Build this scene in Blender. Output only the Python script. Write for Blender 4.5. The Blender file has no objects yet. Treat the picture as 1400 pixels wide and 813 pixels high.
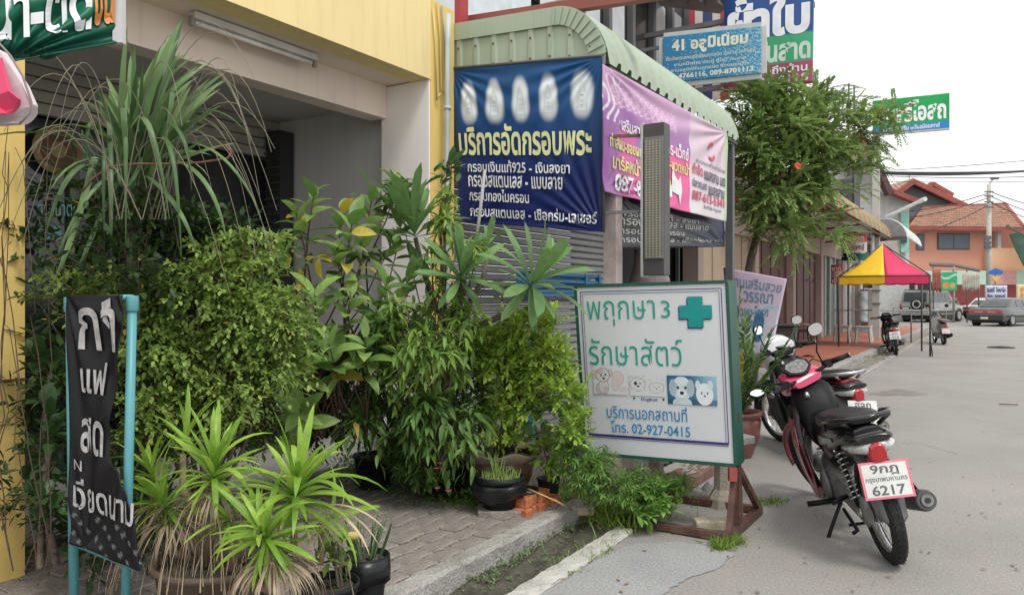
import bpy, bmesh, math, random
import numpy as np
from mathutils import Vector, Matrix, Quaternion
R = math.radians
C = bpy.context.scene.collection
rnd = random.Random(7)
nrg = np.random.default_rng(11)
PI = math.pi
# ---------------------------------------------------------------- camera, sky, sun, exposure
H = 1.4; F = 1060.0; TH = R(31.9); SN = math.sin(TH); CS = math.cos(TH)
cam = bpy.data.cameras.new("camera"); camo = bpy.data.objects.new("camera", cam); C.objects.link(camo)
cam.sensor_width = 36; cam.lens = 36*F/1400; cam.clip_start = .05; cam.clip_end = 3000
camo.location = (0, 0, H); camo.rotation_euler = (R(90), 0, TH)
sc = bpy.context.scene; sc.camera = camo
SUN_EL, SUN_AZ = R(58), R(120)
w = bpy.data.worlds.new("World"); sc.world = w; w.use_nodes = True
nt = w.node_tree; bg = nt.nodes['Background']
sk = nt.nodes.new('ShaderNodeTexSky'); sk.sky_type = 'NISHITA'; sk.sun_disc = False
sk.sun_elevation = SUN_EL; sk.sun_rotation = SUN_AZ; sk.dust_density = 6; sk.air_density = 1
hs = nt.nodes.new('ShaderNodeHueSaturation'); hs.inputs['Saturation'].default_value = .10; hs.inputs['Value'].default_value = 1.0
mx = nt.nodes.new('ShaderNodeMixRGB'); mx.inputs[0].default_value = .88
mx.inputs[2].default_value = (12.2, 12.3, 12.4, 1)      # the bright even cloud cover over the sky
nt.links.new(sk.outputs[0], hs.inputs['Color']); nt.links.new(hs.outputs[0], mx.inputs[1]); nt.links.new(mx.outputs[0], bg.inputs[0])
bg.inputs[1].default_value = .095
sl = bpy.data.lights.new("sun", 'SUN'); sl.energy = 1.5; sl.angle = R(16); sl.color = (1, .97, .92)
so = bpy.data.objects.new("sun", sl); C.objects.link(so)
so.rotation_euler = Vector((-math.sin(SUN_AZ)*math.cos(SUN_EL), -math.cos(SUN_AZ)*math.cos(SUN_EL), -math.sin(SUN_EL))).to_track_quat('-Z', 'Y').to_euler()
sc.view_settings.view_transform = 'Standard'; sc.view_settings.look = 'None'; sc.view_settings.exposure = 0.30; sc.view_settings.gamma = 1
# ---------------------------------------------------------------- measuring: a photo pixel becomes a point on a known plane
O = Vector((0, 0, H))
def ray(px, py):
    t = (px-700)/F; s = (406.5-py)/F
    return Vector((-SN+t*CS, CS+t*SN, s))
def PD(px, py, Z): return O+ray(px, py)*Z
def PX(px, py, X): r = ray(px, py); return O+r*(X/r.x)
def PY(px, py, Y): r = ray(px, py); return O+r*(Y/r.y)
def PZ(px, py, z=0.): r = ray(px, py); return O+r*((z-H)/r.z)
CR = Vector((CS, SN, 0)); CF = Vector((-SN, CS, 0)); UP = Vector((0, 0, 1))
# ---------------------------------------------------------------- materials
def mat(name, col, rough=.6, metal=0., var=.12, scale=6., bump=.0, bscale=60., dirt=0., dcol=(.12, .11, .09), spec=.5, coat=0., emit=0., alpha=1., trans=0., dscale=1.2, streak=0., speck=0.):
    m = bpy.data.materials.new(name); m.use_nodes = True; n = m.node_tree; b = n.nodes['Principled BSDF']
    L = n.links.new
    tc = n.nodes.new('ShaderNodeTexCoord')
    nz = n.nodes.new('ShaderNodeTexNoise'); nz.inputs['Scale'].default_value = scale; nz.inputs['Detail'].default_value = 6
    L(tc.outputs['Object'], nz.inputs['Vector'])
    rp = n.nodes.new('ShaderNodeValToRGB'); c = Vector(col[:3])
    rp.color_ramp.elements[0].position = .3; rp.color_ramp.elements[1].position = .7
    rp.color_ramp.elements[0].color = (*(c*(1-var)), 1); rp.color_ramp.elements[1].color = (*[min(1, x*(1+var)) for x in c], 1)
    L(nz.outputs[0], rp.inputs[0]); out = rp.outputs[0]
    if dirt > 0:
        n2 = n.nodes.new('ShaderNodeTexNoise'); n2.inputs['Scale'].default_value = dscale; n2.inputs['Detail'].default_value = 10; n2.inputs['Roughness'].default_value = .7
        L(tc.outputs['Object'], n2.inputs['Vector'])
        mr = n.nodes.new('ShaderNodeMapRange'); mr.inputs[1].default_value = .48; mr.inputs[2].default_value = .75; mr.inputs[4].default_value = dirt
        L(n2.outputs[0], mr.inputs[0])
        mm = n.nodes.new('ShaderNodeMixRGB'); mm.inputs[2].default_value = (*dcol, 1)
        L(mr.outputs[0], mm.inputs[0]); L(out, mm.inputs[1]); out = mm.outputs[0]
    for kind, amt in (('streak', streak), ('speck', speck)):
        if amt > 0:
            mp = n.nodes.new('ShaderNodeMapping'); mp.inputs['Scale'].default_value = (9, 9, .7) if kind == 'streak' else (1, 1, 1)
            n4 = n.nodes.new('ShaderNodeTexNoise'); n4.inputs['Scale'].default_value = 1.6 if kind == 'streak' else 75; n4.inputs['Detail'].default_value = 7; n4.inputs['Roughness'].default_value = .65
            L(tc.outputs['Object'], mp.inputs[0]); L(mp.outputs[0], n4.inputs['Vector'])
            m4 = n.nodes.new('ShaderNodeMapRange'); m4.inputs[1].default_value = .35 if kind == 'speck' else .5; m4.inputs[2].default_value = .65 if kind == 'speck' else .8
            m4.inputs[3].default_value = 1+amt*(.5 if kind == 'speck' else 0); m4.inputs[4].default_value = 1-amt; L(n4.outputs[0], m4.inputs[0])
            h4 = n.nodes.new('ShaderNodeHueSaturation'); L(m4.outputs[0], h4.inputs['Value']); L(out, h4.inputs['Color']); out = h4.outputs[0]
    L(out, b.inputs['Base Color'])
    b.inputs['Roughness'].default_value = rough; b.inputs['Metallic'].default_value = metal
    b.inputs['Specular IOR Level'].default_value = spec; b.inputs['Coat Weight'].default_value = coat
    if trans: b.inputs['Transmission Weight'].default_value = trans
    if alpha < 1: b.inputs['Alpha'].default_value = alpha
    if emit: L(out, b.inputs['Emission Color']); b.inputs['Emission Strength'].default_value = emit
    if bump > 0:
        n3 = n.nodes.new('ShaderNodeTexNoise'); n3.inputs['Scale'].default_value = bscale; n3.inputs['Detail'].default_value = 5
        L(tc.outputs['Object'], n3.inputs['Vector'])
        bp = n.nodes.new('ShaderNodeBump'); bp.inputs['Strength'].default_value = bump; bp.inputs['Distance'].default_value = .02
        L(n3.outputs[0], bp.inputs['Height']); L(bp.outputs[0], b.inputs['Normal'])
    return m
def leafmat(name, c1, c2, rough=.45, transl=.35, attr=True, vein=False):
    m = bpy.data.materials.new(name); m.use_nodes = True; n = m.node_tree; b = n.nodes['Principled BSDF']; L = n.links.new
    c1 = tuple(x*1.3 for x in c1); c2 = tuple(min(.8, x*1.25) for x in c2)
    if attr:
        a = n.nodes.new('ShaderNodeAttribute'); a.attribute_name = 'v'; src = a.outputs['Fac']
    else:
        a = n.nodes.new('ShaderNodeObjectInfo'); src = a.outputs['Random']
    rp = n.nodes.new('ShaderNodeValToRGB'); e = rp.color_ramp.elements
    e[0].color = (*c1, 1); e[1].color = (*c2, 1)
    if attr: e[1].position = .94; q_ = e.new(1.0); q_.color = (.42, .33, .07, 1)
    L(src, rp.inputs[0])
    tc = n.nodes.new('ShaderNodeTexCoord'); nz = n.nodes.new('ShaderNodeTexNoise'); nz.inputs['Scale'].default_value = 9; L(tc.outputs['Object'], nz.inputs['Vector'])
    hv = n.nodes.new('ShaderNodeHueSaturation'); L(rp.outputs[0], hv.inputs['Color'])
    mr = n.nodes.new('ShaderNodeMapRange'); mr.inputs[3].default_value = .65; mr.inputs[4].default_value = 1.35; L(nz.outputs[0], mr.inputs[0]); L(mr.outputs[0], hv.inputs['Value'])
    L(hv.outputs[0], b.inputs['Base Color']); b.inputs['Roughness'].default_value = rough; b.inputs['Specular IOR Level'].default_value = .35
    t = n.nodes.new('ShaderNodeBsdfTranslucent'); L(hv.outputs[0], t.inputs[0])
    ms = n.nodes.new('ShaderNodeMixShader'); ms.inputs[0].default_value = transl
    o = n.nodes['Material Output']; L(b.outputs[0], ms.inputs[1]); L(t.outputs[0], ms.inputs[2]); L(ms.outputs[0], o.inputs[0])
    return m
def printmat(name, rough=.45, bump=.0):
    m = bpy.data.materials.new(name); m.use_nodes = True; n = m.node_tree; b = n.nodes['Principled BSDF']; L = n.links.new
    a = n.nodes.new('ShaderNodeAttribute'); a.attribute_name = 'Col'
    tc = n.nodes.new('ShaderNodeTexCoord'); nz = n.nodes.new('ShaderNodeTexNoise'); nz.inputs['Scale'].default_value = 3; nz.inputs['Detail'].default_value = 8; L(tc.outputs['Object'], nz.inputs['Vector'])
    mr = n.nodes.new('ShaderNodeMapRange'); mr.inputs[3].default_value = .86; mr.inputs[4].default_value = 1.1; L(nz.outputs[0], mr.inputs[0])
    hv = n.nodes.new('ShaderNodeHueSaturation'); L(a.outputs['Color'], hv.inputs['Color']); L(mr.outputs[0], hv.inputs['Value'])
    L(hv.outputs[0], b.inputs['Base Color']); b.inputs['Roughness'].default_value = rough; b.inputs['Specular IOR Level'].default_value = .25
    return m
M_ = {}
def MT(key, *a, **k):
    if key not in M_: M_[key] = mat(key, *a, **k)
    return M_[key]
# ---------------------------------------------------------------- things, parts, tags
def tag(o, label=None, cat=None, group=None, kind=None):
    if label: o['label'] = label
    if cat: o['category'] = cat
    if group: o['group'] = group
    if kind: o['kind'] = kind
    return o
def thing(name, label, cat, loc=(0, 0, 0), rot=(0, 0, 0), group=None):
    o = bpy.data.objects.new(name, None); C.objects.link(o); o.location = loc; o.rotation_euler = rot; o.empty_display_size = .1
    return tag(o, label, cat, group)
def copy_tree(o, parent=None):
    c = o.copy(); C.objects.link(c)
    if parent: c.parent = parent
    for ch in o.children: copy_tree(ch, c)
    return c
def wmat(o):
    m = o.matrix_basis.copy()
    p = o.parent
    while p: m = p.matrix_basis @ m; p = p.parent
    return m
class MB:
    """collects shapes, then links them as one mesh object"""
    def __init__(s): s.v = []; s.f = []; s.sm = []
    def add(s, vs, fs, smooth=False):
        k = len(s.v); s.v += [tuple(x) for x in vs]; s.f += [tuple(i+k for i in f) for f in fs]; s.sm += [smooth]*len(fs); return s
    def box(s, a, b):
        x0, y0, z0 = [min(a[i], b[i]) for i in range(3)]; x1, y1, z1 = [max(a[i], b[i]) for i in range(3)]
        return s.add([(x0, y0, z0), (x1, y0, z0), (x1, y1, z0), (x0, y1, z0), (x0, y0, z1), (x1, y0, z1), (x1, y1, z1), (x0, y1, z1)],
              [(0, 3, 2, 1), (4, 5, 6, 7), (0, 1, 5, 4), (1, 2, 6, 5), (2, 3, 7, 6), (3, 0, 4, 7)])
    def obox(s, c, u, v, n, hu, hv, hn):
        c, u, v, n = Vector(c), Vector(u).normalized()*hu, Vector(v).normalized()*hv, Vector(n).normalized()*hn
        P = [c-u-v-n, c+u-v-n, c+u+v-n, c-u+v-n, c-u-v+n, c+u-v+n, c+u+v+n, c-u+v+n]
        return s.add(P, [(0, 3, 2, 1), (4, 5, 6, 7), (0, 1, 5, 4), (1, 2, 6, 5), (2, 3, 7, 6), (3, 0, 4, 7)])
    def bar(s, a, b, w, h, up=UP):
        a, b = Vector(a), Vector(b); d = (b-a); n = d.cross(Vector(up))
        if n.length < 1e-5: n = d.cross(Vector((0, 1, 0)))
        n.normalize(); u = n.cross(d).normalized()
        return s.obox((a+b)/2, d, n, u, d.length/2, w/2, h/2)
    def tube(s, pts, r, seg=8, cap=True, smooth=True):
        pts = [Vector(p) for p in pts]; n = len(pts)
        rs = r if isinstance(r, (list, tuple)) else [r]*n
        vs = []; fs = []; prev = None
        for i, p in enumerate(pts):
            d = (pts[min(i+1, n-1)]-pts[max(i-1, 0)])
            d = d.normalized() if d.length > 1e-9 else Vector((0, 0, 1))
            if prev is None:
                a = d.cross(UP)
                if a.length < .05: a = d.cross(Vector((1, 0, 0)))
                a.normalize()
            else:
                a = prev-d*prev.dot(d); a.normalize()
            prev = a; b = d.cross(a)
            for k in range(seg):
                t = 2*PI*k/seg; vs.append(p+(a*math.cos(t)+b*math.sin(t))*rs[i])
        for i in range(n-1):
            for k in range(seg):
                k2 = (k+1) % seg; fs.append((i*seg+k, i*seg+k2, (i+1)*seg+k2, (i+1)*seg+k))
        s.add(vs, fs, smooth)
        if cap: s.add(vs[:seg], [tuple(range(seg))[::-1]]); s.add(vs[-seg:], [tuple(range(seg))])
        return s
    def lathe(s, prof, c=(0, 0, 0), seg=24, wob=None, axis='z', smooth=True):
        vs = []; fs = []; c = Vector(c)
        for i, (r, z) in enumerate(prof):
            for k in range(seg):
                t = 2*PI*k/seg; rr, zz = (r, z) if wob is None else wob(r, z, t, i)
                if axis == 'z': vs.append(c+Vector((rr*math.cos(t), rr*math.sin(t), zz)))
                elif axis == 'y': vs.append(c+Vector((rr*math.cos(t), zz, rr*math.sin(t))))
                else: vs.append(c+Vector((zz, rr*math.cos(t), rr*math.sin(t))))
        n = len(prof)
        for i in range(n-1):
            for k in range(seg):
                k2 = (k+1) % seg; fs.append((i*seg+k, i*seg+k2, (i+1)*seg+k2, (i+1)*seg+k))
        return s.add(vs, fs, smooth)
    def loft(s, secs, seg=16, cap=True, smooth=True):
        """secs: (x, y, z, half width y, half height z, exponent)"""
        vs = []; fs = []
        for (x, y, z, hw, hh, e) in secs:
            for k in range(seg):
                t = 2*PI*k/seg; c, q = math.cos(t), math.sin(t)
                vs.append((x, y+hw*math.copysign(abs(c)**(2/e), c), z+hh*math.copysign(abs(q)**(2/e), q)))
        n = len(secs)
        for i in range(n-1):
            for k in range(seg):
                k2 = (k+1) % seg; fs.append((i*seg+k, i*seg+k2, (i+1)*seg+k2, (i+1)*seg+k))
        s.add(vs, fs, smooth)
        if cap: s.add(vs[:seg], [tuple(range(seg))[::-1]]); s.add(vs[-seg:], [tuple(range(seg))])
        return s
    def prism(s, poly, a, b, f):
        """poly of 2d points, mapped by f(p, t) for t in (a, b)"""
        n = len(poly); vs = [f(p, a) for p in poly]+[f(p, b) for p in poly]
        return s.add(vs, [tuple(range(n))[::-1], tuple(range(n, 2*n))]+[(i, (i+1) % n, n+(i+1) % n, n+i) for i in range(n)])
    def quad(s, *p): return s.add(p, [tuple(range(len(p)))])
    def xf(s, fn): s.v = [tuple(fn(Vector(p))) for p in s.v]; return s
    def mirror(s): 
        k = len(s.v); n = len(s.f)
        s.v += [(x, -y, z) for x, y, z in s.v]; s.f += [tuple(i+k for i in f)[::-1] for f in s.f[:n]]; s.sm += s.sm[:n]; return s
    def obj(s, name, m, parent=None, local=False, bevel=0., sub=0, solid=0., attr=None):
        me = bpy.data.meshes.new(name)
        v = s.v
        if parent is not None and not local:
            inv = wmat(parent).inverted(); v = [tuple(inv @ Vector(p)) for p in v]; loc = None
        elif parent is None:
            a = np.array(v); lo, hi = a.min(0), a.max(0); loc = ((lo[0]+hi[0])/2, (lo[1]+hi[1])/2, lo[2]); v = (a-np.array(loc)).tolist()
        else: loc = None
        me.from_pydata(v, [], s.f); me.polygons.foreach_set('use_smooth', s.sm)
        bm = bmesh.new(); bm.from_mesh(me); bmesh.ops.remove_doubles(bm, verts=bm.verts, dist=1e-5)
        bmesh.ops.recalc_face_normals(bm, faces=bm.faces); bm.to_mesh(me); bm.free()
        me.materials.append(m); o = bpy.data.objects.new(name, me); C.objects.link(o)
        if parent is not None: o.parent = parent
        if loc: o.location = loc
        if solid: q = o.modifiers.new('s', 'SOLIDIFY'); q.thickness = solid; q.offset = 0
        if sub: q = o.modifiers.new('u', 'SUBSURF'); q.levels = q.render_levels = sub
        if bevel: q = o.modifiers.new('b', 'BEVEL'); q.width = bevel; q.segments = 2; q.limit_method = 'ANGLE'; q.angle_limit = R(40)
        return o
def struct(name, mb, m, **k): return tag(mb.obj(name, m, **k), kind='structure')
# ---------------------------------------------------------------- lettering
_tc = {}
def glyphs(s, bold=0.):
    if (s, bold) in _tc: return _tc[(s, bold)]
    cu = bpy.data.curves.new('t', 'FONT'); cu.body = s; cu.size = 1; cu.offset = bold; cu.resolution_u = 3
    ob = bpy.data.objects.new('t', cu); C.objects.link(ob)
    bpy.context.view_layer.update()
    me = bpy.data.meshes.new_from_object(ob.evaluated_get(bpy.context.evaluated_depsgraph_get()))
    v = np.zeros(len(me.vertices)*3); me.vertices.foreach_get('co', v); v = v.reshape(-1, 3)
    f = [tuple(p.vertices) for p in me.polygons]
    bpy.data.objects.remove(ob); bpy.data.curves.remove(cu); bpy.data.meshes.remove(me)
    lo, hi = v.min(0), v.max(0); v = (v-lo)/np.maximum(hi-lo, 1e-6)
    _tc[(s, bold)] = (v, f); return v, f
class Sheet:
    """a sheet spanned by four corners (top left, top right, bottom right, bottom left), with optional folds disp(u, v)"""
    def __init__(s, tl, tr, br, bl, disp=None):
        s.c = [Vector(x) for x in (tl, tr, br, bl)]; s.n = (s.c[1]-s.c[0]).cross(s.c[0]-s.c[3]).normalized(); s.disp = disp
    def p(s, u, v, off=0.):
        a = s.c[0].lerp(s.c[1], u); b = s.c[3].lerp(s.c[2], u); q = a.lerp(b, v)
        d = s.disp(u, v) if s.disp else 0.
        return q+s.n*(off+d)
    def mesh(s, name, m, parent, nx=2, ny=2, paint=None, off=0., back=.004, edge=None):
        vs = []; col = []
        for j in range(ny+1):
            for i in range(nx+1):
                u, v = i/nx, j/ny
                if edge: u, v = edge(u, v)
                vs.append(s.p(u, v, off))
                if paint: col.append((*paint(u, v), 1))
        fs = [(j*(nx+1)+i, (j+1)*(nx+1)+i, (j+1)*(nx+1)+i+1, j*(nx+1)+i+1) for j in range(ny) for i in range(nx)]
        me = bpy.data.meshes.new(name); inv = wmat(parent).inverted() if parent else Matrix()
        me.from_pydata([tuple(inv @ v) for v in vs], [], fs); me.polygons.foreach_set('use_smooth', [True]*len(fs))
        if paint:
            at = me.color_attributes.new('Col', 'FLOAT_COLOR', 'POINT'); at.data.foreach_set('color', np.array(col, dtype=np.float32).ravel())
        me.materials.append(m); o = bpy.data.objects.new(name, me); C.objects.link(o)
        if parent: o.parent = parent
        if back: q = o.modifiers.new('s', 'SOLIDIFY'); q.thickness = back; q.offset = -1
        return o
    def text(s, t, box, m, parent, bold=.01, off=.004, name='lettering', slant=0., warp=None):
        v, f = glyphs(t, bold); u0, v0, u1, v1 = box; inv = wmat(parent).inverted(); mb = MB()
        def mp(a, b):
            uu, vv = u0+(u1-u0)*(a+slant*(b-.5)), v1+(v0-v1)*b
            if warp: uu, vv = warp(uu, vv)
            return s.p(uu, vv, off)
        mb.add([mp(a, b) for a, b, _ in v], f)
        me = bpy.data.meshes.new(name); me.from_pydata([tuple(inv @ Vector(p)) for p in mb.v], [], mb.f); me.materials.append(m)
        o = bpy.data.objects.new(name, me); C.objects.link(o); o.parent = parent; return o
    def poly(s, pts, m, parent, off=.003, name='print'):
        inv = wmat(parent).inverted(); me = bpy.data.meshes.new(name)
        me.from_pydata([tuple(inv @ s.p(u, v, off)) for u, v in pts], [], [tuple(range(len(pts)))]); me.materials.append(m)
        o = bpy.data.objects.new(name, me); C.objects.link(o); o.parent = parent; return o
def ss(a, b, x): t = min(1, max(0, (x-a)/(b-a))); return t*t*(3-2*t)
def mixc(a, b, t): return tuple(a[i]*(1-t)+b[i]*t for i in range(3))
# ---------------------------------------------------------------- leaves
def unit(a): return a/np.maximum(np.linalg.norm(a, axis=-1, keepdims=True), 1e-9)
TPL = {}
def tpl(stations, fold=.25, droop=.12):
    """leaf of unit length along y: stations (t, half width)"""
    vs = []; fs = []
    for t, wd in stations:
        z = -droop*t*t
        vs += [(-wd, t, z, fold*wd), (0, t, z, 0), (wd, t, z, fold*wd)]
    for i in range(len(stations)-1):
        a = i*3; b = a+3; fs += [(a, a+1, b+1, b), (a+1, a+2, b+2, b+1)]
    return np.array(vs), np.array(fs)
TPL['tiny'] = (np.array([(0, 0, 0, 0), (.5, .45, 0, .12), (0, 1, -.08, 0), (-.5, .45, 0, .12)]), np.array([(0, 1, 2, 3)]))
TPL['oval'] = tpl([(0, .06), (.25, .38), (.6, .42), (.9, .16), (1, .01)])
TPL['lance'] = tpl([(0, .04), (.3, .45), (.65, .36), (1, .01)], .3, .3)
TPL['heart'] = tpl([(-.12, .2), (0, .5), (.35, .52), (.7, .28), (1, .01)], .15, .15)
TPL['blade'] = tpl([(0, .5), (.4, .45), (.8, .25), (1, .02)], .3, .5)
def leaves(name, m, parent, P, D, N, Ln, Wd, kind='tiny', val=None, stems=None, stuff=False):
    P, D, N = np.asarray(P, float), unit(np.asarray(D, float)), np.asarray(N, float)
    n = len(P); X = unit(np.cross(D, N)); Z = np.cross(X, D)
    tv, tf = TPL[kind]; Ln = np.broadcast_to(np.asarray(Ln, float), (n,)); Wd = np.broadcast_to(np.asarray(Wd, float), (n,))
    V = (P[:, None, :] + X[:, None, :]*(tv[None, :, 0:1]*Wd[:, None, None]) + D[:, None, :]*(tv[None, :, 1:2]*Ln[:, None, None])
         + Z[:, None, :]*(tv[None, :, 2:3]*Ln[:, None, None]+tv[None, :, 3:4]*Wd[:, None, None]*1.3))
    k = len(tv); V = V.reshape(-1, 3); Fc = (tf[None]+np.arange(n)[:, None, None]*k).reshape(-1, 4)
    if val is None: val = nrg.random(n)
    val = np.where(nrg.random(n) < .008, 1., np.clip(val, 0, 1)*.93)
    vv = np.repeat(val, k)
    me = bpy.data.meshes.new(name)
    loc = np.array(wmat(parent).translation) if parent else np.zeros(3)
    if parent is None: loc = np.array((V[:, 0].mean(), V[:, 1].mean(), V[:, 2].min()))
    V = V-loc
    me.vertices.add(len(V)); me.vertices.foreach_set('co', V.ravel())
    me.loops.add(len(Fc)*4); me.loops.foreach_set('vertex_index', Fc.ravel().astype(np.int32))
    me.polygons.add(len(Fc)); me.polygons.foreach_set('loop_start', np.arange(0, len(Fc)*4, 4, dtype=np.int32))
    me.update(); me.validate()
    at = me.attributes.new('v', 'FLOAT', 'POINT'); at.data.foreach_set('value', vv.astype(np.float32))
    me.materials.append(m); o = bpy.data.objects.new(name, me); C.objects.link(o)
    if parent: o.parent = parent
    else: o.location = loc
    if stuff: o['kind'] = 'stuff'
    return o
def blobpts(blobs, n, shell=.55):
    """random points in a set of ellipsoids (cx,cy,cz,rx,ry,rz), biased outward; returns points and outward directions"""
    wts = np.array([b[3]*b[5] for b in blobs]); wts = wts/wts.sum()
    ix = nrg.choice(len(blobs), n, p=wts); B = np.array(blobs)[ix]
    d = unit(nrg.normal(size=(n, 3))); r = (shell+(1-shell)*nrg.random(n))[:, None]
    return B[:, :3]+d*B[:, 3:6]*r, d
def pblob(px, py, Z, rx, ry, dz=None):
    p = PD(px, py, Z); s = Z/F; a = rx*s
    return (p.x, p.y, p.z, a, dz or a, ry*s)
def sprigs(P, A, k, L, droop=.3, ang=R(55), pair=False, flat=False):
    """each sprig at P with axis A carries k leaves; returns leaf P, D, N and the twig polylines"""
    n = len(P); A = unit(A); up = np.array([0, 0, 1.]); L = np.broadcast_to(np.asarray(L, float), (n,))
    S = unit(np.cross(A, up+nrg.normal(scale=.2, size=(n, 3)))); U = np.cross(S, A)
    LP = []; LD = []; LN = []
    for i in range(k):
        t = (i+.5)/k; base = P+A*(L*t)[:, None]-up[None]*(droop*L*t*t)[:, None]
        Ax = unit(A-up*droop*t*1.6)
        if pair or flat: phi = np.full(n, 0. if i % 2 else PI)
        else: phi = np.full(n, i*2.4)+nrg.random(n)*.8
        side = S*np.cos(phi)[:, None]+U*np.sin(phi)[:, None]
        a = ang*(1-.5*t) if not pair else ang
        D = unit(Ax*math.cos(a)+side*math.sin(a)+nrg.normal(scale=.12, size=(n, 3)))
        LP.append(base); LD.append(D); LN.append(unit((U if flat else U*.4)+up*(.2 if flat else .8)+nrg.normal(scale=.25, size=(n, 3))))
    return np.concatenate(LP), np.concatenate(LD), np.concatenate(LN)
def leafmesh(name, m, width, curl=0., fold=.25, n=7, outline=None, kink=None, twist=0.):
    """one leaf of unit length along +y that curls down by the angle curl"""
    outline = outline or (lambda t: math.sin(PI*min(1, .08+t*.92))**.7*(1-.0*t))
    vs = []; fs = []; y = z = 0.; 
    for i in range(n+1):
        t = i/n
        wd = width/2*max(.02, outline(t)) if t < 1 else width*.01
        a = -curl*t if kink is None else (-.1*t if t < kink else -curl)
        tw = twist*t
        vs += [(-wd*math.cos(tw), y, z+fold*wd-wd*math.sin(tw)), (0, y, z), (wd*math.cos(tw), y, z+fold*wd+wd*math.sin(tw))]
        y += math.cos(a)/n; z += math.sin(a)/n
    for i in range(n):
        a = i*3; b = a+3; fs += [(a, a+1, b+1, b), (a+1, a+2, b+2, b+1)]
    me = bpy.data.meshes.new(name); me.from_pydata(vs, [], fs); me.polygons.foreach_set('use_smooth', [True]*len(fs)); me.materials.append(m); return me
def put_leaf(me, parent, pos, D, N=UP, L=1., wid=1., name='leaf'):
    D = Vector(D).normalized(); X = D.cross(Vector(N))
    if X.length < .02: X = D.cross(Vector((.3, .9, .1)))
    X.normalize(); Z = X.cross(D)
    q = Matrix(((X.x*L*wid, D.x*L, Z.x*L, 0), (X.y*L*wid, D.y*L, Z.y*L, 0), (X.z*L*wid, D.z*L, Z.z*L, 0), (0, 0, 0, 1)))
    o = bpy.data.objects.new(name, me); C.objects.link(o); o.parent = parent
    o.matrix_basis = Matrix.Translation(Vector(pos)-wmat(parent).translation) @ q; return o
def rosette(mes, parent, c, axis, n, L, e0=80, e1=-15, lv=.15, wid=1., name='leaf'):
    axis = Vector(axis).normalized(); s = axis.cross(Vector((.2, 1, .1))).normalized(); u = axis.cross(s)
    for i in range(n):
        t = (i+.5)/n; az = i*2.39996+rnd.uniform(-.25, .25); el = R(e0+(e1-e0)*t+rnd.uniform(-8, 8))
        h = s*math.cos(az)+u*math.sin(az); D = h*math.cos(el)+axis*math.sin(el); N = axis*math.cos(el)-h*math.sin(el)
        put_leaf(rnd.choice(mes), parent, Vector(c)+axis*(.05*(1-t)), D, N, L*rnd.uniform(1-lv, 1+lv)*(.65+.35*math.sin(PI*min(1, .25+t*.8))), wid, name)
print('p1 ok')
# ================================================================ the ground
m_road = mat('road', (.30, .285, .265), .9, var=.10, scale=.9, bump=.35, bscale=140, dirt=.28, dcol=(.19, .175, .15), dscale=.7, speck=.28)
m_conc = mat('concrete', (.33, .32, .295), .9, var=.14, scale=2.5, bump=.4, bscale=90, dirt=.5, dcol=(.14, .125, .10), dscale=1.8, speck=.25)
m_kerb = mat('kerb_stone', (.36, .345, .32), .9, var=.15, scale=5, bump=.6, bscale=70, dirt=.6, dcol=(.12, .11, .085), dscale=3, speck=.3)
m_pave = mat('paver', (.27, .235, .21), .9, var=.22, scale=7, bump=.5, bscale=60, dirt=.45, dcol=(.16, .15, .12), dscale=2, speck=.25)
m_soil = mat('soil', (.085, .078, .06), .95, var=.35, scale=14, bump=1., bscale=60)
m_red = mat('red_tile', (.36, .12, .075), .55, var=.12, scale=3, dirt=.35, dcol=(.3, .2, .15))
def slab(name, x0, x1, y0, y1, z, m, z0=None):
    if z0 is None: return struct(name, MB().quad((x0, y0, z), (x1, y0, z), (x1, y1, z), (x0, y1, z)), m)
    return struct(name, MB().box((x0, y0, z0), (x1, y1, z)), m)
KX = -2.21
slab('ground', -300, 300, -60, 800, -.012, mat('ground', (.3, .29, .26), .95, dirt=.3))
slab('road', -1.93, 14, -8, 120, 0, m_road)
slab('road_beyond', -40, 60, 36, 58, .004, m_road)
slab('forecourt', -3.0, -1.93, 4.25, 14.6, .003, m_conc)
# paved footway: bed, interlocking pavers as parts
fw = struct('pavement', MB().box((-4.3, -1.5, -.01), (KX, 4.36, .098)), m_soil)
pm = MB(); zz = [(-.105, -.05), (-.035, -.062), (.035, -.046), (.105, -.058), (.105, .05), (.035, .038), (-.035, .054), (-.105, .042)]
pm.prism(zz, .0, .026, lambda p, t: Vector((p[0], p[1], t)))
pme = None; ct = 0
for i in range(17):
    for j in range(42):
        x = KX-.075-.055-i*.113; y = .95+j*.216+(.108 if i % 2 else 0)
        if y > 4.2 or x < -4.1: continue
        if pme is None:
            o = pm.obj('paver', m_pave, fw, local=True, bevel=.006); pme = o.data
        else:
            o = bpy.data.objects.new('paver', pme); C.objects.link(o); o.parent = fw
            q = o.modifiers.new('b', 'BEVEL'); q.width = .006; q.segments = 1
        o.location = Vector((x, y, .0965+rnd.uniform(-.004, .004)))-fw.location
        o.rotation_euler = (rnd.uniform(-.018, .018), rnd.uniform(-.018, .018), R(90)+rnd.uniform(-.02, .02)); ct += 1
print('pavers', ct)
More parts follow.
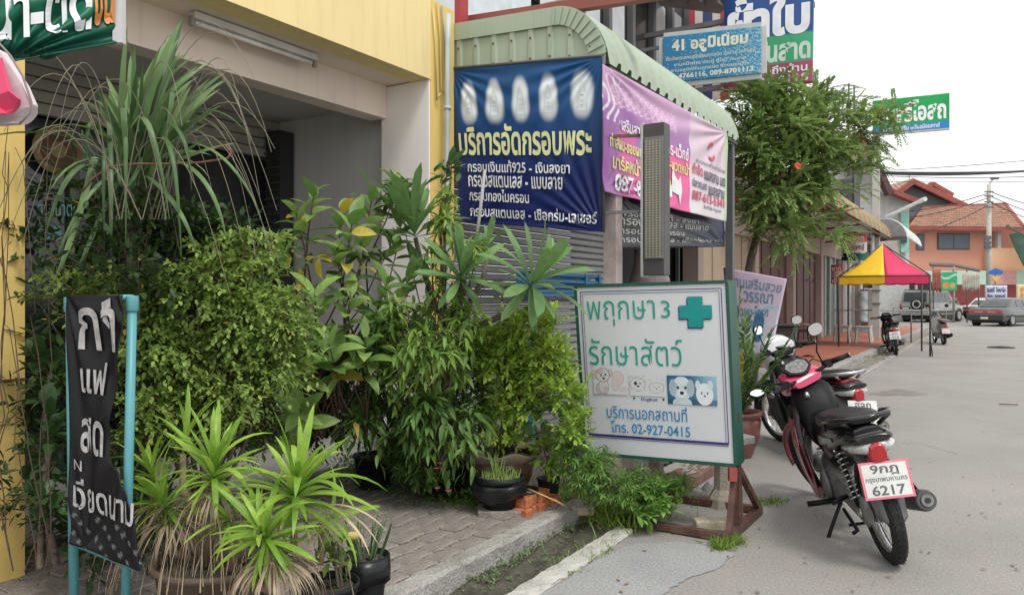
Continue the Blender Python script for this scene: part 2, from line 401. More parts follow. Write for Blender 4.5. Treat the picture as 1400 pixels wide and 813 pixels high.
# concrete margin and kerb, weathered
def roughbar(x0, x1, y0, y1, z0, z1, step=.05, amp=.006):
    mb = MB(); n = int((y1-y0)/step); vs = []
    P = [(x0, z0), (x0, z1-.008), (x0+.01, z1), ((x0+x1)/2, z1), (x1-.014, z1), (x1, z1-.016), (x1, (z0+z1)/2), (x1, z0)]
    for j in range(n+1):
        y = y0+(y1-y0)*j/n
        for k, (x, z) in enumerate(P):
            a = 0 if z == z0 else amp
            vs.append((x+rnd.uniform(-a, a), y, z+rnd.uniform(-a, a)*.7))
    q = len(P); fs = [(j*q+k, j*q+k+1, (j+1)*q+k+1, (j+1)*q+k) for j in range(n) for k in range(q-1)]
    fs += [tuple(range(q)), tuple(n*q+k for k in range(q))[::-1]]
    return mb.add(vs, fs)
struct('kerb', roughbar(KX-.07, KX+.035, -1.5, 4.4, -.01, .124), m_kerb)
tag(roughbar(-1.93, -1.82, -1.5, 4.28, -.01, .028, amp=.007).obj('gutter_edge', mat('gutter_edge', (.47, .455, .42), .9, var=.14, scale=8, bump=.6, dirt=.35)), kind='structure')
# soil in the gutter, uneven
def bumpy(name, x0, x1, y0, y1, z, amp, m, nx=14, ny=70):
    vs = [(x0+(x1-x0)*i/nx, y0+(y1-y0)*j/ny, z+rnd.uniform(-amp, amp)+.012*math.sin(j*.7+i)) for j in range(ny+1) for i in range(nx+1)]
    fs = [(j*(nx+1)+i, j*(nx+1)+i+1, (j+1)*(nx+1)+i+1, (j+1)*(nx+1)+i) for j in range(ny) for i in range(nx)]
    return struct(name, MB().add(vs, fs, True), m)
bumpy('gutter_soil', KX, -1.92, -1.5, 4.7, .012, .008, m_soil)
bumpy('planting_soil', -4.3, -2.3, 4.3, 6.6, .02, .02, m_soil, 30, 40)
slab('footway', -4.7, -2.52, 6.6, 14.6, .10, m_conc, -.01)
slab('terrace', -4.7, -2.58, 14.602, 38, .148, m_red, -.01)
struct('terrace_edge', roughbar(-2.58, -2.42, 9.2, 38, -.01, .152, .12, .01), m_kerb)
struct('road_edge', roughbar(-2.12, -2.0, 9.6, 30, -.01, .022, .1, .006), m_kerb)
slab('road_verge', -2.42, -2.12, 9.2, 36, .006, mat('verge', (.23, .215, .18), .95, var=.25, scale=5, bump=.7, dirt=.5))
# ---- scattered road marks: a darker repaired patch and stains as thin sheets
def patch(name, pts, z, m): return struct(name, MB().quad(*[PZ(a, b, z) for a, b in pts]), m)
pp_ = [(700, 830), (760, 800), (800, 775), (838, 752), (870, 742), (930, 741), (985, 748), (1003, 757), (985, 775), (940, 790), (912, 806), (880, 830)]
P2 = []
for (a, b), (c, d) in zip(pp_, pp_[1:]+pp_[:1]):
    for i in range(5): q = PZ(a+(c-a)*i/5, b+(d-b)*i/5, .004); P2.append(q+Vector((rnd.uniform(-1, 1), rnd.uniform(-1, 1), 0))*.012)
struct('road_patch', MB().add(P2, [tuple(range(len(P2)))]), mat('patch_concrete', (.33, .33, .33), .9, var=.12, scale=2, bump=.35, bscale=120, dirt=.25, dcol=(.22, .21, .19), speck=.3))
for k, (cx, cy, rx, ry) in enumerate(((1228, 537, 34, 4),)):
    P2 = []; c = PZ(cx, cy, (.0022+.0004*k))
    for i in range(40):
        a = i*2*PI/40; r_ = 1+.25*math.sin(3*a+k)+.12*math.sin(7*a+2*k)+rnd.uniform(-.08, .08); P2.append(PZ(cx+rx*math.cos(a)*r_, cy+ry*math.sin(a)*r_, (.0022+.0004*k)))
    struct('road_stain', MB().add(P2, [tuple(range(40))]), MT('stain%d' % (k//2), [(.205, .19, .165), (.255, .242, .225)][k//2], .85, var=.2, scale=6, dirt=.5, dcol=(.29, .275, .255), dscale=9, speck=.3))
# hairline cracks as thin dark slits
for k, pts in enumerate((((1300, 560), (1340, 575), (1400, 580)), ((1190, 600), (1260, 606), (1310, 620), (1400, 622)))):
    mb = MB(); pl = []
    for (a, b), (c, d) in zip(pts, pts[1:]):
        for i in range(14): pl.append(PZ(a+(c-a)*i/14, b+(d-b)*i/14, .006)+Vector((rnd.uniform(-1, 1), rnd.uniform(-1, 1), 0))*.018)
    vs = []
    for i, q in enumerate(pl): w_ = rnd.uniform(.0006, .002); vs += [q+Vector((w_, w_, 0)), q-Vector((w_, w_, 0))]
    struct('road_crack', mb.add(vs, [(2*i, 2*i+1, 2*i+3, 2*i+2) for i in range(len(pl)-1)]), M_.get('crack') or MT('crack', (.07, .065, .055), .95))
# ================================================================ yellow shophouse
m_yel = mat('yellow_paint', (.82, .655, .32), .75, var=.05, scale=1.2, bump=.06, bscale=30, dirt=.16, dcol=(.5, .42, .26), streak=.16)
m_yel2 = mat('ochre_paint', (.74, .53, .17), .75, var=.05, scale=1.5, bump=.06, bscale=30, dirt=.15, dcol=(.4, .3, .15), streak=.16)
m_cream = mat('cream_plaster', (.80, .68, .59), .8, var=.05, scale=1.5, dirt=.2, dcol=(.45, .36, .3), streak=.16)
m_whitew = mat('white_plaster', (.87, .82, .78), .8, var=.05, scale=1.5, dirt=.2, dcol=(.45, .42, .4), streak=.16)
m_greyw = mat('grey_plaster', (.54, .52, .51), .8, var=.06, scale=1.2, dirt=.3, dcol=(.32, .31, .3), streak=.16)
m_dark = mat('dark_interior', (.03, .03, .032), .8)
m_rust = mat('brown_steel', (.13, .055, .04), .6, var=.3, scale=9, bump=.15, dirt=.4, dcol=(.2, .12, .08), dscale=6)
yb = thing('shophouse', 'yellow painted shophouse with a cream beam over its open porch', 'building', (-3.8, 1.9, 0))
MB().box((-4.0, -3, 3.13), (-3.8, 4.885, 3.775)).obj('fascia', m_yel, yb)
MB().box((-4.3, 4.89, -.01), (-3.803, 5.2, 3.77)).obj('column', m_yel2, yb)
MB().box((-4.302, 4.872, -.01), (-3.81, 4.888, 3.128)).obj('column_face', m_whitew, yb)
MB().box((-4.3, 1.5, -.01), (-3.8, 1.85, 3.128)).obj('column', m_yel2, yb)
MB().box((-3.8, -3, 1.02), (-3.796, 1.853, 1.03)).obj('joint', m_rust, yb)
MB().box((-4.25, -3, 3.135), (-4.002, 4.868, 3.16)).obj('soffit', m_cream, yb)
MB().box((-4.42, -3, 2.87), (-4.25, 4.868, 3.3)).obj('beam', m_cream, yb)
MB().box((-5.9, -3, 3.02), (-4.422, 5.0, 3.1)).obj('porch_ceiling', m_greyw, yb)
MB().box((-5.9, 4.98, -.01), (-4.304, 5.15, 3.4)).obj('side_wall', m_greyw, yb)
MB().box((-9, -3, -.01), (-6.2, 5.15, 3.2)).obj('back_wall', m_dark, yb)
MB().box((-5.9, -3, -.02), (-4.3, 5.0, .11)).obj('porch_floor', m_conc, yb)
MB().box((-9, -3, 3.3), (-4.002, 5.2, 3.7)).obj('roof_slab', m_greyw, yb)
m_slat = mat('grey_siding', (.40, .375, .34), .7, var=.1, scale=3, dirt=.3)
for k in range(4):
    MB().box((-5.72, -2, 2.68+k*.085), (-5.65+.004*k, 4.97, 2.757+k*.085)).obj('siding_board', m_slat, yb, bevel=.006)
m_glass = mat('dark_glass', (.025, .03, .03), .12, var=.2, spec=.6)
MB().box((-5.74, -2, .1), (-5.7, 4.97, 2.66)).obj('shop_glass', m_glass, yb)
for y in (1.0, 2.4, 3.1, 3.9, 4.9): MB().box((-5.698, y-.03, .11), (-5.65, y+.03, 2.66)).obj('door_frame', MT('door_frame', (.09, .085, .08), .5), yb)
# window writing and the round poster behind the glass
ws = Sheet(PX(36, 270, -5.64), PX(150, 270, -5.64), PX(150, 345, -5.64), PX(36, 345, -5.64))
m_ww = mat('window_writing', (.18, .42, .38), .6)
ws.text('อาบน้ำตัดขน', (.12, .02, .75, .34), m_ww, yb, .004); ws.text('G31', (.1, .52, .5, .78), m_ww, yb, .01)
pc = PX(80, 205, -5.62); mb = MB().lathe([(0, 0), (.17, 0), (.17, -.02)], (0, 0, 0), 28, axis='x'); mb.xf(lambda p: p+pc)
rp_ = thing('round_poster', 'round tan poster with a brown ring hanging inside the dark shop window', 'poster', pc)
mb.obj('disc', mat('poster_tan', (.30, .22, .10), .7), rp_)
MB().lathe([(.06, .006), (.1, .01), (.13, .006)], (0, 0, 0), 24, axis='x').xf(lambda p: p+pc).obj('ring', mat('poster_brown', (.12, .05, .03), .7), rp_)
MB().box((-5.64, 1.4, 1.35), (-5.6, 2.6, 1.5)).obj('price_strip', MT('strip', (.28, .27, .25), .6), yb)
# dark clutter hanging in the porch
cl = thing('wall_grille', 'dark louvred metal grille standing against the grey porch wall', 'grille', (-5.5, 4.85, 1.3))
MB().box((-5.62, 4.80, 1.2), (-5.44, 4.96, 2.9)).obj('case', m_dark, cl)
for k in range(24): MB().obox((-5.53, 4.79, 1.24+k*.07), (1, 0, 0), (0, 1, .5), (0, -.5, 1), .085, .02, .005).obj('louvre', MT('louvre', (.06, .06, .055), .5), cl)
# fluorescent batten
lf = thing('light_fitting', 'unlit white fluorescent batten fixed under the yellow fascia', 'lamp', PX(350, 45, -4.1))
a, b = PX(262, 4, -4.12), PX(430, 71, -4.12); b.z = a.z = 3.105
MB().bar(a, b, .07, .045).obj('housing', mat('lamp_white', (.62, .6, .56), .5), lf, bevel=.006)
MB().tube([a+Vector((0, .02, -.04)), b+Vector((0, -.03, -.04))], .014, 10).obj('tube', mat('tube_glass', (.8, .78, .74), .3), lf)
for q in (a, b): MB().obox(q+Vector((0, 0, -.035)), (1, 0, 0), (0, 1, 0), UP, .015, .012, .03).obj('end_cap', mat('cap', (.3, .28, .26), .5), lf)
# pipes and cables at the corner
m_pipe = mat('grey_pipe', (.44, .5, .48), .5, dirt=.25)
pz = thing('drain_pipe', 'pale grey pipe running down the corner beside the blue banner', 'pipe', (-3.74, 5.26, 0))
MB().tube([PX(613, 20, -3.72), PX(612, 60, -3.72), PX(611, 240, -3.72), (PX(611, 240, -3.72).x, PX(611, 240, -3.72).y, .1)], .022, 10).obj('pipe', m_pipe, pz)
for zc in (2.9, 2.2, 1.5): p = PX(612, 200, -3.72); MB().tube([(p.x, p.y, zc), (p.x, p.y, zc+.03)], .03, 10).obj('bracket', m_pipe, pz)
for k, (px, mcol) in enumerate([(600, (.55, .42, .12)), (606, (.28, .3, .27)), (594, (.6, .5, .2))]):
    p0 = PX(px-2, 4+k*4, -3.785); p1 = PX(px+3, 122+k*8, -3.785)
    tag(MB().tube([p0, p0.lerp(p1, .4)+Vector((0, .015, 0)), p1+Vector((.01, -.01, 0)), PX(px+8, 128, -3.76)], .007, 6).obj('cable', MT('cable%d' % k, mcol, .6)), ['yellow cable dropping down the column edge', 'grey cable dropping between column and drain pipe', 'thin yellow cable on the fascia end nearest the joint'][k], 'cable')
# ================================================================ shop 41 : upper storey
m_bluew = mat('pale_blue_wall', (.58, .62, .66), .8, dirt=.2, dcol=(.5, .52, .55))
u41 = thing('shop_building', 'pale walled shophouse with dark upper windows behind the green awning', 'building', (-4.3, 7, 0))
MB().box((-4.6, 5.2, 3.3), (-4.3, 7.3, 6.5)).obj('upper_wall', m_bluew, u41)
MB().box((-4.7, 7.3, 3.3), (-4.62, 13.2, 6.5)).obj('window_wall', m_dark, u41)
m_frame = mat('window_frame', (.10, .10, .105), .5)
for k, y in enumerate(np.linspace(7.35, 13.1, 8)):
    MB().box((-4.6, y-.05, 3.3), (-4.5, y+.05, 6.5)).obj('mullion', m_frame, u41)
    if k < 7:
        pn = MB().box((-4.6, y+.12, 3.95), (-4.57, y+.68, 6.2)).obj('window', m_glass, u41)
        if k in (2, 3, 5): MB().box((-4.565, y+.16, 4.5), (-4.56, y+.6, 6.1)).obj('pane', MT('pale_pane', (.5, .52, .54), .3), pn)
        if k in (2, 3): MB().box((-4.558, y+.16, 4.0), (-4.55, y+.6, 4.46)).obj('blue_sheet', MT('blue_sheet', (.05, .07, .16), .6), pn)
MB().box((-4.55, 7.3, 3.82), (-4.4, 13.2, 3.92)).obj('sill_beam', m_frame, u41)
MB().box((-4.55, 7.3, 4.85), (-4.46, 13.2, 4.9)).obj('rail', m_frame, u41)
MB().bar((-4.45, 8.2, 3.95), (-4.45, 9.6, 5.0), .05, .05).obj('brace', m_frame, u41)
MB().box((-4.66, 5.2, -.01), (-4.5, 5.26, 3.3)).obj('party_wall', m_greyw, u41)
MB().box((-8, 5.26, 3.2), (-4.0, 9.9, 3.3)).obj('floor_slab', m_greyw, u41)
MB().box((-8, 5.26, -.01), (-7.8, 9.9, 3.2)).obj('inner_wall', m_dark, u41)
rb = thing('steel_beam', 'red brown steel beam sticking out above the green awning', 'beam', (-3.9, 5.6, 3.7))
MB().bar(PY(636, 31, 5.62), PY(905, -9, 5.62), .08, .085).obj('beam', mat('red_oxide', (.24, .06, .045), .6, dirt=.3), rb)
p0 = PX(627, -4, -3.95)
tag(MB().box((p0.x, p0.y-.06, 3.72), (p0.x+.06, p0.y+.06, 4.4)).obj('red_post', M_.get('ro') or mat('red_oxide2', (.36, .035, .04), .6)), 'short red post rising from the corner of the awning', 'post')
# white light box end and dark roof canopy at the top edge
lb = thing('sign_box', 'white sign box lying on the steel beam above the awning', 'sign', PY(770, 6, 5.75))
MB().obox(PY(790, -8, 5.8), (1, 0, 0), (0, 1, 0), UP, .3, .12, .07).obj('box', mat('box_white', (.7, .7, .7), .5), lb, bevel=.008)
cn = thing('roof_canopy', 'grey corrugated canopy edge over the upper windows', 'canopy', (-3.9, 12, 5.6))
MB().bar(PD(880, -14, 12), PD(1000, 2, 12.2), .9, .07).obj('sheet', MT('canopy_grey', (.22, .21, .2), .6), cn)
for k in range(5): MB().bar(PD(885+k*24, -6+k*2, 11.6), PD(895+k*24, 2+k*2, 12.6), .03, .05).obj('rib', m_frame, cn)
# ---- flag coloured wall panel
fl = thing('flag_striped_wall', 'panel of red, white and blue vertical stripes behind the blue hanging sign', 'panel', (-3.9, 12.7, 3))
m_fr, m_fw, m_fb = mat('flag_red', (.38, .05, .07), .7), mat('flag_white', (.62, .56, .5), .7), mat('flag_blue', (.035, .06, .17), .7)
ed = [(942, 950, m_fr), (950, 961, m_fw), (961, 974, m_fb), (974, 985, m_fw), (985, 996, m_fr)]
for a, b, m in ed:
    t, d = PY(a, 8, 12.7), PY(b, 135, 12.7)
    MB().box((t.x, 12.7, d.z), (d.x-.004, 12.76, t.z)).obj('stripe', m, fl)
# ================================================================ green awning
m_awn = mat('green_awning', (.33, .395, .30), .5, var=.06, scale=1.5, dirt=.3, dcol=(.3, .36, .27), dscale=2.5, streak=.2)
ga = thing('metal_awning', 'pale green ribbed metal awning with a scalloped edge over the banners', 'awning', (-3.1, 5.25, 2.9))
AY0, AY1 = 5.24, 8.62
def prof(t):
    """awning section from the wall outwards: t 0..1 -> x, z"""
    if t < .55: k = t/.55; return (-3.85+k*.98, 3.66-.05*k)
    k = (t-.55)/.45; a = k*R(80); return (-2.87+.46*math.sin(a), 3.61-.50*(1-math.cos(a))-.04*k*k)
def awning_sheet(y0, y1, nrib, pf, out=.018, nt_=22, scallop=.035):
    mb = MB(); ys = []; 
    for k in range(nrib):
        b = y0+(y1-y0)*k/nrib; w = (y1-y0)/nrib
        ys += [(b, 0), (b+w*.55, 0), (b+w*.66, out), (b+w*.89, out)]
    ys.append((y1, 0)); vs = []
    for i, (y, h) in enumerate(ys):
        for j in range(nt_+1):
            t = j/nt_; x, z = pf(t); x2, z2 = pf(min(1, t+.01)); x1, z1 = pf(max(0, t-.01)); d = Vector((x2-x1, z2-z1)).normalized()
            ex = scallop if (j == nt_ and h == 0) else 0
            vs.append((x-d.y*h+d.x*ex, y, z+d.x*h+d.y*ex))
    q = nt_+1; fs = [(i*q+j, i*q+j+1, (i+1)*q+j+1, (i+1)*q+j) for i in range(len(ys)-1) for j in range(nt_)]
    return mb.add(vs, fs)
awning_sheet(AY0+.002, AY1, 17, prof).obj('curved_sheet', m_awn, ga, solid=.004)
# end panel: ribbed sheet facing the camera, with the trim band over it
def topz(x):
    for i in range(200):
        a, b = prof(i/200), prof((i+1)/200)
        if a[0] <= x <= b[0]: return a[1]+(b[1]-a[1])*(x-a[0])/max(1e-6, b[0]-a[0])
    return 3.1
nP = 8; x0, x1 = -3.82, -2.44; vs = []; fs = []
cols = []
for k in range(nP):
    b = x0+(x1-x0)*k/nP; w = (x1-x0)/nP
    cols += [(b, 0, 0), (b+w*.14, .0, .05), (b+w*.22, .016, .05), (b+w*.42, .016, .05), (b+w*.5, 0, .05), (b+w*.86, 0, .0)]
cols.append((x1, 0, 0))
cols = sorted(cols)
for i, (x, h, up) in enumerate(cols):
    fr = (x-x0)/(x1-x0); zb = 3.06+.07*fr+(.045 if up else 0)
    vs += [(x, AY0-.012-h, zb), (x, AY0-.012-h, topz(x)-.005)]
fs = [(2*i, 2*i+2, 2*i+3, 2*i+1) for i in range(len(cols)-1)]
MB().add(vs, fs).obj('end_panel', m_awn, ga, solid=.004)
tv = []; n = 44
for i in range(n+1):
    t = i/n*.97+.01; x, z = prof(t); x2, z2 = prof(t+.01); d = Vector((x2-x, z2-z)).normalized(); nrm = Vector((d.y, -d.x))
    if nrm.y > 0: nrm = -nrm
    wdt = .13
    tv += [(x, AY0-.036, z+.01), (x+nrm.x*wdt, AY0-.036, z+nrm.y*wdt)]
MB().add(tv, [(2*i, 2*i+2, 2*i+3, 2*i+1) for i in range(n)]).obj('trim_band', m_awn, ga, solid=.005)
mb = MB()
for k in range(9):
    t = .56+k*.047; x, z = prof(t); x2, z2 = prof(t+.01); d = Vector((x2-x, z2-z)).normalized(); nn = Vector((d.y, -d.x)); nn = -nn if nn.y > 0 else nn
    MB().bar((x, AY0-.046, z), (x+nn.x*.13, AY0-.046, z+nn.y*.13), .014, .008, (0, 1, 0)).obj('trim_fold', m_awn, ga)
for k in range(8):
    x = x0+(x1-x0)*(k+.32)/nP
    for dz in (.2, .36): MB().obox((x, AY0-.034, topz(x)-dz), (1, 0, 0), (0, 0, 1), (0, 1, 0), .006, .006, .006).obj('screw', m_rust, ga)
MB().tube([(-2.43, AY0+.02, 3.1), (-2.43, AY1, 3.1)], .015, 8).obj('edge_rail', m_frame, ga)
MB().tube([(-3.8, AY0+.05, 3.12), (-2.43, AY0+.05, 3.1)], .015, 8).obj('edge_rail', m_frame, ga)
for y in (5.3, 6.9, 8.55): MB().bar((-3.85, y, 3.2), (-2.45, y, 3.12), .03, .03).obj('strut', m_frame, ga)
# ---- posts carrying the awning
m_peel = mat('peeling_pink_paint', (.42, .35, .34), .7, var=.1, scale=4, dirt=.8, dcol=(.14, .10, .09), dscale=5)
p = PX(838, 300, -2.46)
tag(MB().box((p.x-.05, p.y-.06, .0), (p.x+.05, p.y+.06, 3.08)).obj('awning_post', m_peel), 'pinkish post with peeling paint at the corner of the green awning', 'post')
tag(MB().box((-2.52, 8.5, .0), (-2.44, 8.58, 3.08)).obj('awning_post', m_frame), 'dark post at the far end of the green awning', 'post')
# ================================================================ roller shutter of shop 41
m_sh = mat('shutter_grey', (.40, .40, .41), .45, metal=.3, var=.08, scale=2, dirt=.25, dcol=(.25, .24, .23))
rs = thing('roller_shutter', 'grey roller shutter with horizontal slats behind the potted plants', 'shutter', (-3.86, 6.8, .1))
sm_ = MB(); pr = [(0, 0), (.022, .012), (.022, .055), (0, .067), (-.006, .067), (-.006, 0)]
sm_.prism(pr, 5.27, 8.5, lambda p, t: Vector((-3.9+p[0], t, p[1])))
o = None
for k in range(41):
    if o is None: o = sm_.obj('slat', m_sh, rs, bevel=.002); base = o.location.copy(); me = o.data
    else:
        o = bpy.data.objects.new('slat', me); C.objects.link(o); o.parent = rs
    o.location = (0, 0, .0+k*.0705)
MB().box((-3.92, 8.5, .1), (-3.8, 8.62, 3.2)).obj('guide_post', m_peel, rs)
MB().box((-3.93, 5.24, 2.96), (-3.83, 8.6, 3.2)).obj('shutter_box', m_sh, rs)
# shelf, price boards in front of it
bs = thing('blue_shelf', 'bright blue plastic tray shelf below the blue banner with grass growing over it', 'shelf', PX(780, 380, -3.3))
m_blue = mat('blue_plastic', (.03, .23, .50), .4)
a, b = PX(722, 372, -3.3), PX(818, 372, -3.3)
zt = 1.62; zb = 1.5
MB().box((-3.42, a.y, zb-.06), (-3.38, b.y, zt)).obj('back', m_blue, bs, bevel=.004)
for z in (zb-.06, zb-.02, zb+.03, zb+.09): MB().box((-3.3, a.y, z), (-3.27, b.y, z+.03)).obj('rail', m_blue, bs, bevel=.004)
MB().box((-3.42, a.y, zb-.09), (-3.27, b.y, zb-.064)).obj('tray', m_blue, bs)
for y in (a.y, b.y-.06, b.y-.35): MB().box((-3.302, y, .12), (-3.262, y+.05, zt)).obj('leg', m_blue, bs)
s = Sheet(PX(688, 388, -3.45), PX(818, 386, -3.45), PX(818, 412, -3.45), PX(688, 412, -3.45))
pb = thing('price_board', 'grey price board with rows of white lettering under the blue shelf', 'sign', s.p(.5, 1))
s.mesh('board', mat('board_grey', (.2, .2, .2), .6), pb, back=.02)
m_wt = mat('white_lettering', (.78, .78, .76), .5)
s.text('กรอบพระ สแตนเลส กันน้ำ', (.28, .12, .98, .36), m_wt, pb, .01); s.text('รับเลี่ยมพระ-ฉลุลาย-เงิน', (.28, .66, .98, .92), m_wt, pb, .01)
s.poly([(.45, .42), (.8, .42), (.8, .6), (.45, .6)], m_blue, pb)
# ================================================================ banners
m_vin = printmat('printed_vinyl', .38)
def folds(seeds):
    def d(u, v):
        r = 0
        for (cu, cv, ang, fr, am, fall) in seeds:
            du, dv = u-cu, v-cv; q = math.atan2(dv, du); dist = math.hypot(du, dv)
            r += am*math.sin(q*fr+ang)*math.exp(-dist*fall)*min(1, dist*6)
        return r
    return d
d1 = folds([(1, 0, 0, 26, .014, 2.6), (0, 0, 1, 22, .010, 3), (1, 1, 2, 30, .011, 3), (0, 1, .5, 24, .009, 3)])
s = Sheet(PY(617, 96, 5.2), PY(823, 78, 5.2), PY(823, 317, 5.2), PY(630, 303, 5.2), d1)
bb = thing('blue_banner', 'navy blue vinyl banner with five white glowing shapes and Thai lettering under the awning', 'banner', s.p(.5, 1))
def pnt(u, v):
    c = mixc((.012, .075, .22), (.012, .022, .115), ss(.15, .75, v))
    g = 0
    for cu, hw, kind in ((.115, .05, 0), (.30, .06, 1), (.48, .05, 2), (.665, .052, 3), (.88, .055, 4)):
        cv, hh = .225-.02*cu, .125; hw = hw*1.18
        du, dv = (u-cu)/hw, (v-cv)/hh
        if kind == 1: du = du/(.62+.38*(dv+1)/2)
        if kind in (2, 3, 0): du = du/(.9+.1*dv)
        q = (abs(du)**2.4+abs(dv)**2.4)**(1/2.4)
        g = max(g, 1-ss(.72, 1.3, q))
    c = mixc(c, (.72, .78, .82), g)
    return c
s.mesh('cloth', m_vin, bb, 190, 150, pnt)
m_ltr = mat('cream_print', (.80, .80, .74), .5); m_yl = mat('yellow_print', (.70, .72, .38), .5); m_lw = mat('banner_white_print', (.74, .76, .78), .5)
s.text('บริการอัดกรอบพระ', (.03, .365, .94, .565), m_yl, bb, .026, .009)
for t, x1_, v0 in (('กรอบเงินแท้925 - เงินลงยา', .80, .595), ('กรอบสแตนเลส - แบบลาย', .75, .69), ('กรอบทองไมครอน', .52, .78), ('กรอบสแตนเลส - เชือกร่ม-เลเซอร์', .97, .88)):
    s.text(t, (.085, v0, x1_, v0+.078), m_lw, bb, .016, .009)
# faint amulet outlines
m_gr = mat('print_grey', (.56, .59, .60), .5)
for cu, k in ((.115, .8), (.30, 1), (.48, .5), (.665, .6), (.88, .4)):
    cv = .235-.02*cu; w2, h2 = .03, .085
    if k > .3: 
        ln = [(cu-w2, cv+h2), (cu-w2*.5, cv-h2*.4), (cu, cv-h2), (cu+w2*.5, cv-h2*.4), (cu+w2, cv+h2)]
        for a, b in zip(ln, ln[1:]+ln[:1]): du, dv = b[0]-a[0], b[1]-a[1]; L_ = math.hypot(du, dv); nx_, ny_ = -dv/L_*.0022, du/L_*.0022; s.poly([(a[0]-nx_, a[1]-ny_), (b[0]-nx_, b[1]-ny_), (b[0]+nx_, b[1]+ny_), (a[0]+nx_, a[1]+ny_)], m_gr, bb, .006)
        for dv in (-.01, .02, .045): s.poly([(cu-w2*.5, cv+dv), (cu+w2*.5, cv+dv), (cu+w2*.3, cv+dv+.006), (cu-w2*.3, cv+dv+.006)], m_gr, bb, .006)
MB().tube([s.p(0, -.01), s.p(1, -.01)], .012, 8).obj('rod', m_frame, bb); MB().tube([s.p(1.01, 0), s.p(1.01, 1)], .012, 8).obj('rod', m_frame, bb)
# purple banner along the street
XB = -2.4
d2 = folds([(0, 0, 0, 14, .014, 2.5), (.3, 1.2, 1, 12, .012, 2.), (1, 0, 2, 16, .016, 2), (0, 1, 2, 18, .010, 3)])
s = Sheet(PX(824, 88, XB), PX(994, 182, XB), PX(993, 303, XB), PX(826, 262, XB), d2)
pbn = thing('pink_banner', 'torn purple and pink shop banner with a phone number hanging along the awning side', 'banner', s.p(.5, 1))
# (u in the sheet runs with true distance along the street)
def pu(px): # photo x to u
    return (PX(px, 200, XB).y-s.c[0].y)/(s.c[1].y-s.c[0].y)
def pnt(u, v):
    pk, pu1, pu2 = (.72, .10, .30), (.27, .10, .32), (.40, .17, .42)
    c = mixc(pu2, pu1, .5+.5*math.sin(u*9+v*3)); 
    if v > .52-.1*math.sin(u*7): c = mixc(c, pk, ss(.06, .12, u)*(1-ss(.2, .205, u))*.6)
    e = ((u-.50)/.30)**2+((v-.84)/.42)**2
    if e < 1: c = pk
    if v < .33: c = mixc(c, (.60, .36, .55), (1-ss(.15, .33, v))*.8)
    if u > pu(943): c = mixc((.62, .46, .56), (.66, .60, .64), ss(.1, .8, v)); c = mixc(c, (.3, .55, .2), ss(.95, 1, u)*.8)
    # white ruffled print
    if u < .1 and .05 < v < .42 and math.sin(u*170+4*math.sin(v*19)) > .6: c = (.7, .66, .7)
    if .05 < u < .5 and .1 < v < .27 and math.sin(u*150+6*math.sin(v*60)) > .35: c = (.72, .5, .66)
    # torn white cat-like gap in the print
    return c
s.mesh('cloth', m_vin, pbn, 220, 90, pnt)
s.poly([(pu(919), .56), (pu(922), .68), (pu(927), .72), (pu(930), .67), (pu(931), .8), (pu(929), .95), (pu(926), .86), (pu(921), .85), (pu(918), .84), (pu(918), .7)], mat('torn_white', (.74, .76, .76), .6), pbn, .008, 'torn_patch')
m_py = mat('yellow_green_print', (.70, .68, .22), .5); m_pred = mat('red_print', (.55, .05, .12), .5); m_pblk = mat('black_print', (.05, .05, .09), .5)
def pt(t, xa, xb, v0, v1, m, b=.02, name='lettering'): s.text(t, (pu(xa), v0, pu(xb), v1), m, pbn, b, .008, name)
pt('เสริมสวย - สักคิ้ว', 848, 902, .34, .46, m_lw); pt('ถาวร-แว็กซ์', 904, 940, .36, .50, m_lw)
pt('ทำสีผม-ซอยผม', 831, 877, .52, .63, m_py); pt('มาร์คหน้า-', 834, 880, .66, .80, m_py); pt('ผิว-นวดหน้า', 904, 943, .52, .64, m_py); pt('สิว', 902, 917, .70, .82, m_py)
pt('087-8', 838, 876, .83, .97, m_lw, .03); pt('5 91', 884, 918, .78, .90, m_lw, .03)
pt('สมาคมเสริมสวยไทย', 951, 991, .42, .47, m_pblk, .0); pt('กำจัด', 947, 960, .48, .60, m_pred); pt('แมลงสาบ มด', 962, 991, .52, .62, m_pblk)
pt('ปลวก,มด', 946, 966, .64, .74, m_pblk); pt('แมลงสาบ', 969, 990, .66, .76, m_pblk); pt('087-613-5341', 946, 990, .76, .86, m_pred); pt('รับกำจัด หนู มด', 962, 986, .88, .93, m_pblk)
for a0 in (0, PI*.95):   # red ring emblem
    pts = [(pu(972)+.035*math.cos(a0+t)*r, .30+.1*math.sin(a0+t)*r) for r, tt in ((1, np.linspace(.3, 2.4, 9)), (.62, np.linspace(2.3, .4, 9))) for t in tt]
    s.poly(pts, m_pred, pbn, .008, 'emblem')
# black folded-back banner under it
s = Sheet(PX(838, 262, -2.5), PX(990, 292, -2.5), PX(991, 337, -2.5), PX(838, 341, -2.5), folds([(0, 0, 0, 16, .015, 2), (1, 1, 0, 16, .02, 2)]))
kb = thing('black_banner', 'black banner with grey Thai lettering hanging below the pink banner', 'banner', s.p(.5, 1))
s.mesh('cloth', m_vin, kb, 60, 20, lambda u, v: mixc((.012, .012, .016), (.012, .02, .06), ss(.4, 1, u)))
m_gl = mat('grey_print', (.38, .38, .37), .5)
for k, t in enumerate(('กรอบเงินแท้ - ลงยา', 'กรอบสแตนเลส - แบบลาย', 'กรอบทองไมครอน', 'กรอบสแตนเลส - เชือกร่ม-เลเซอร์')):
    s.text(t, (.04, .27+k*.16, (.7, .8, .55, .97)[k], .27+k*.16+.13), m_gl, kb, .016, .006)
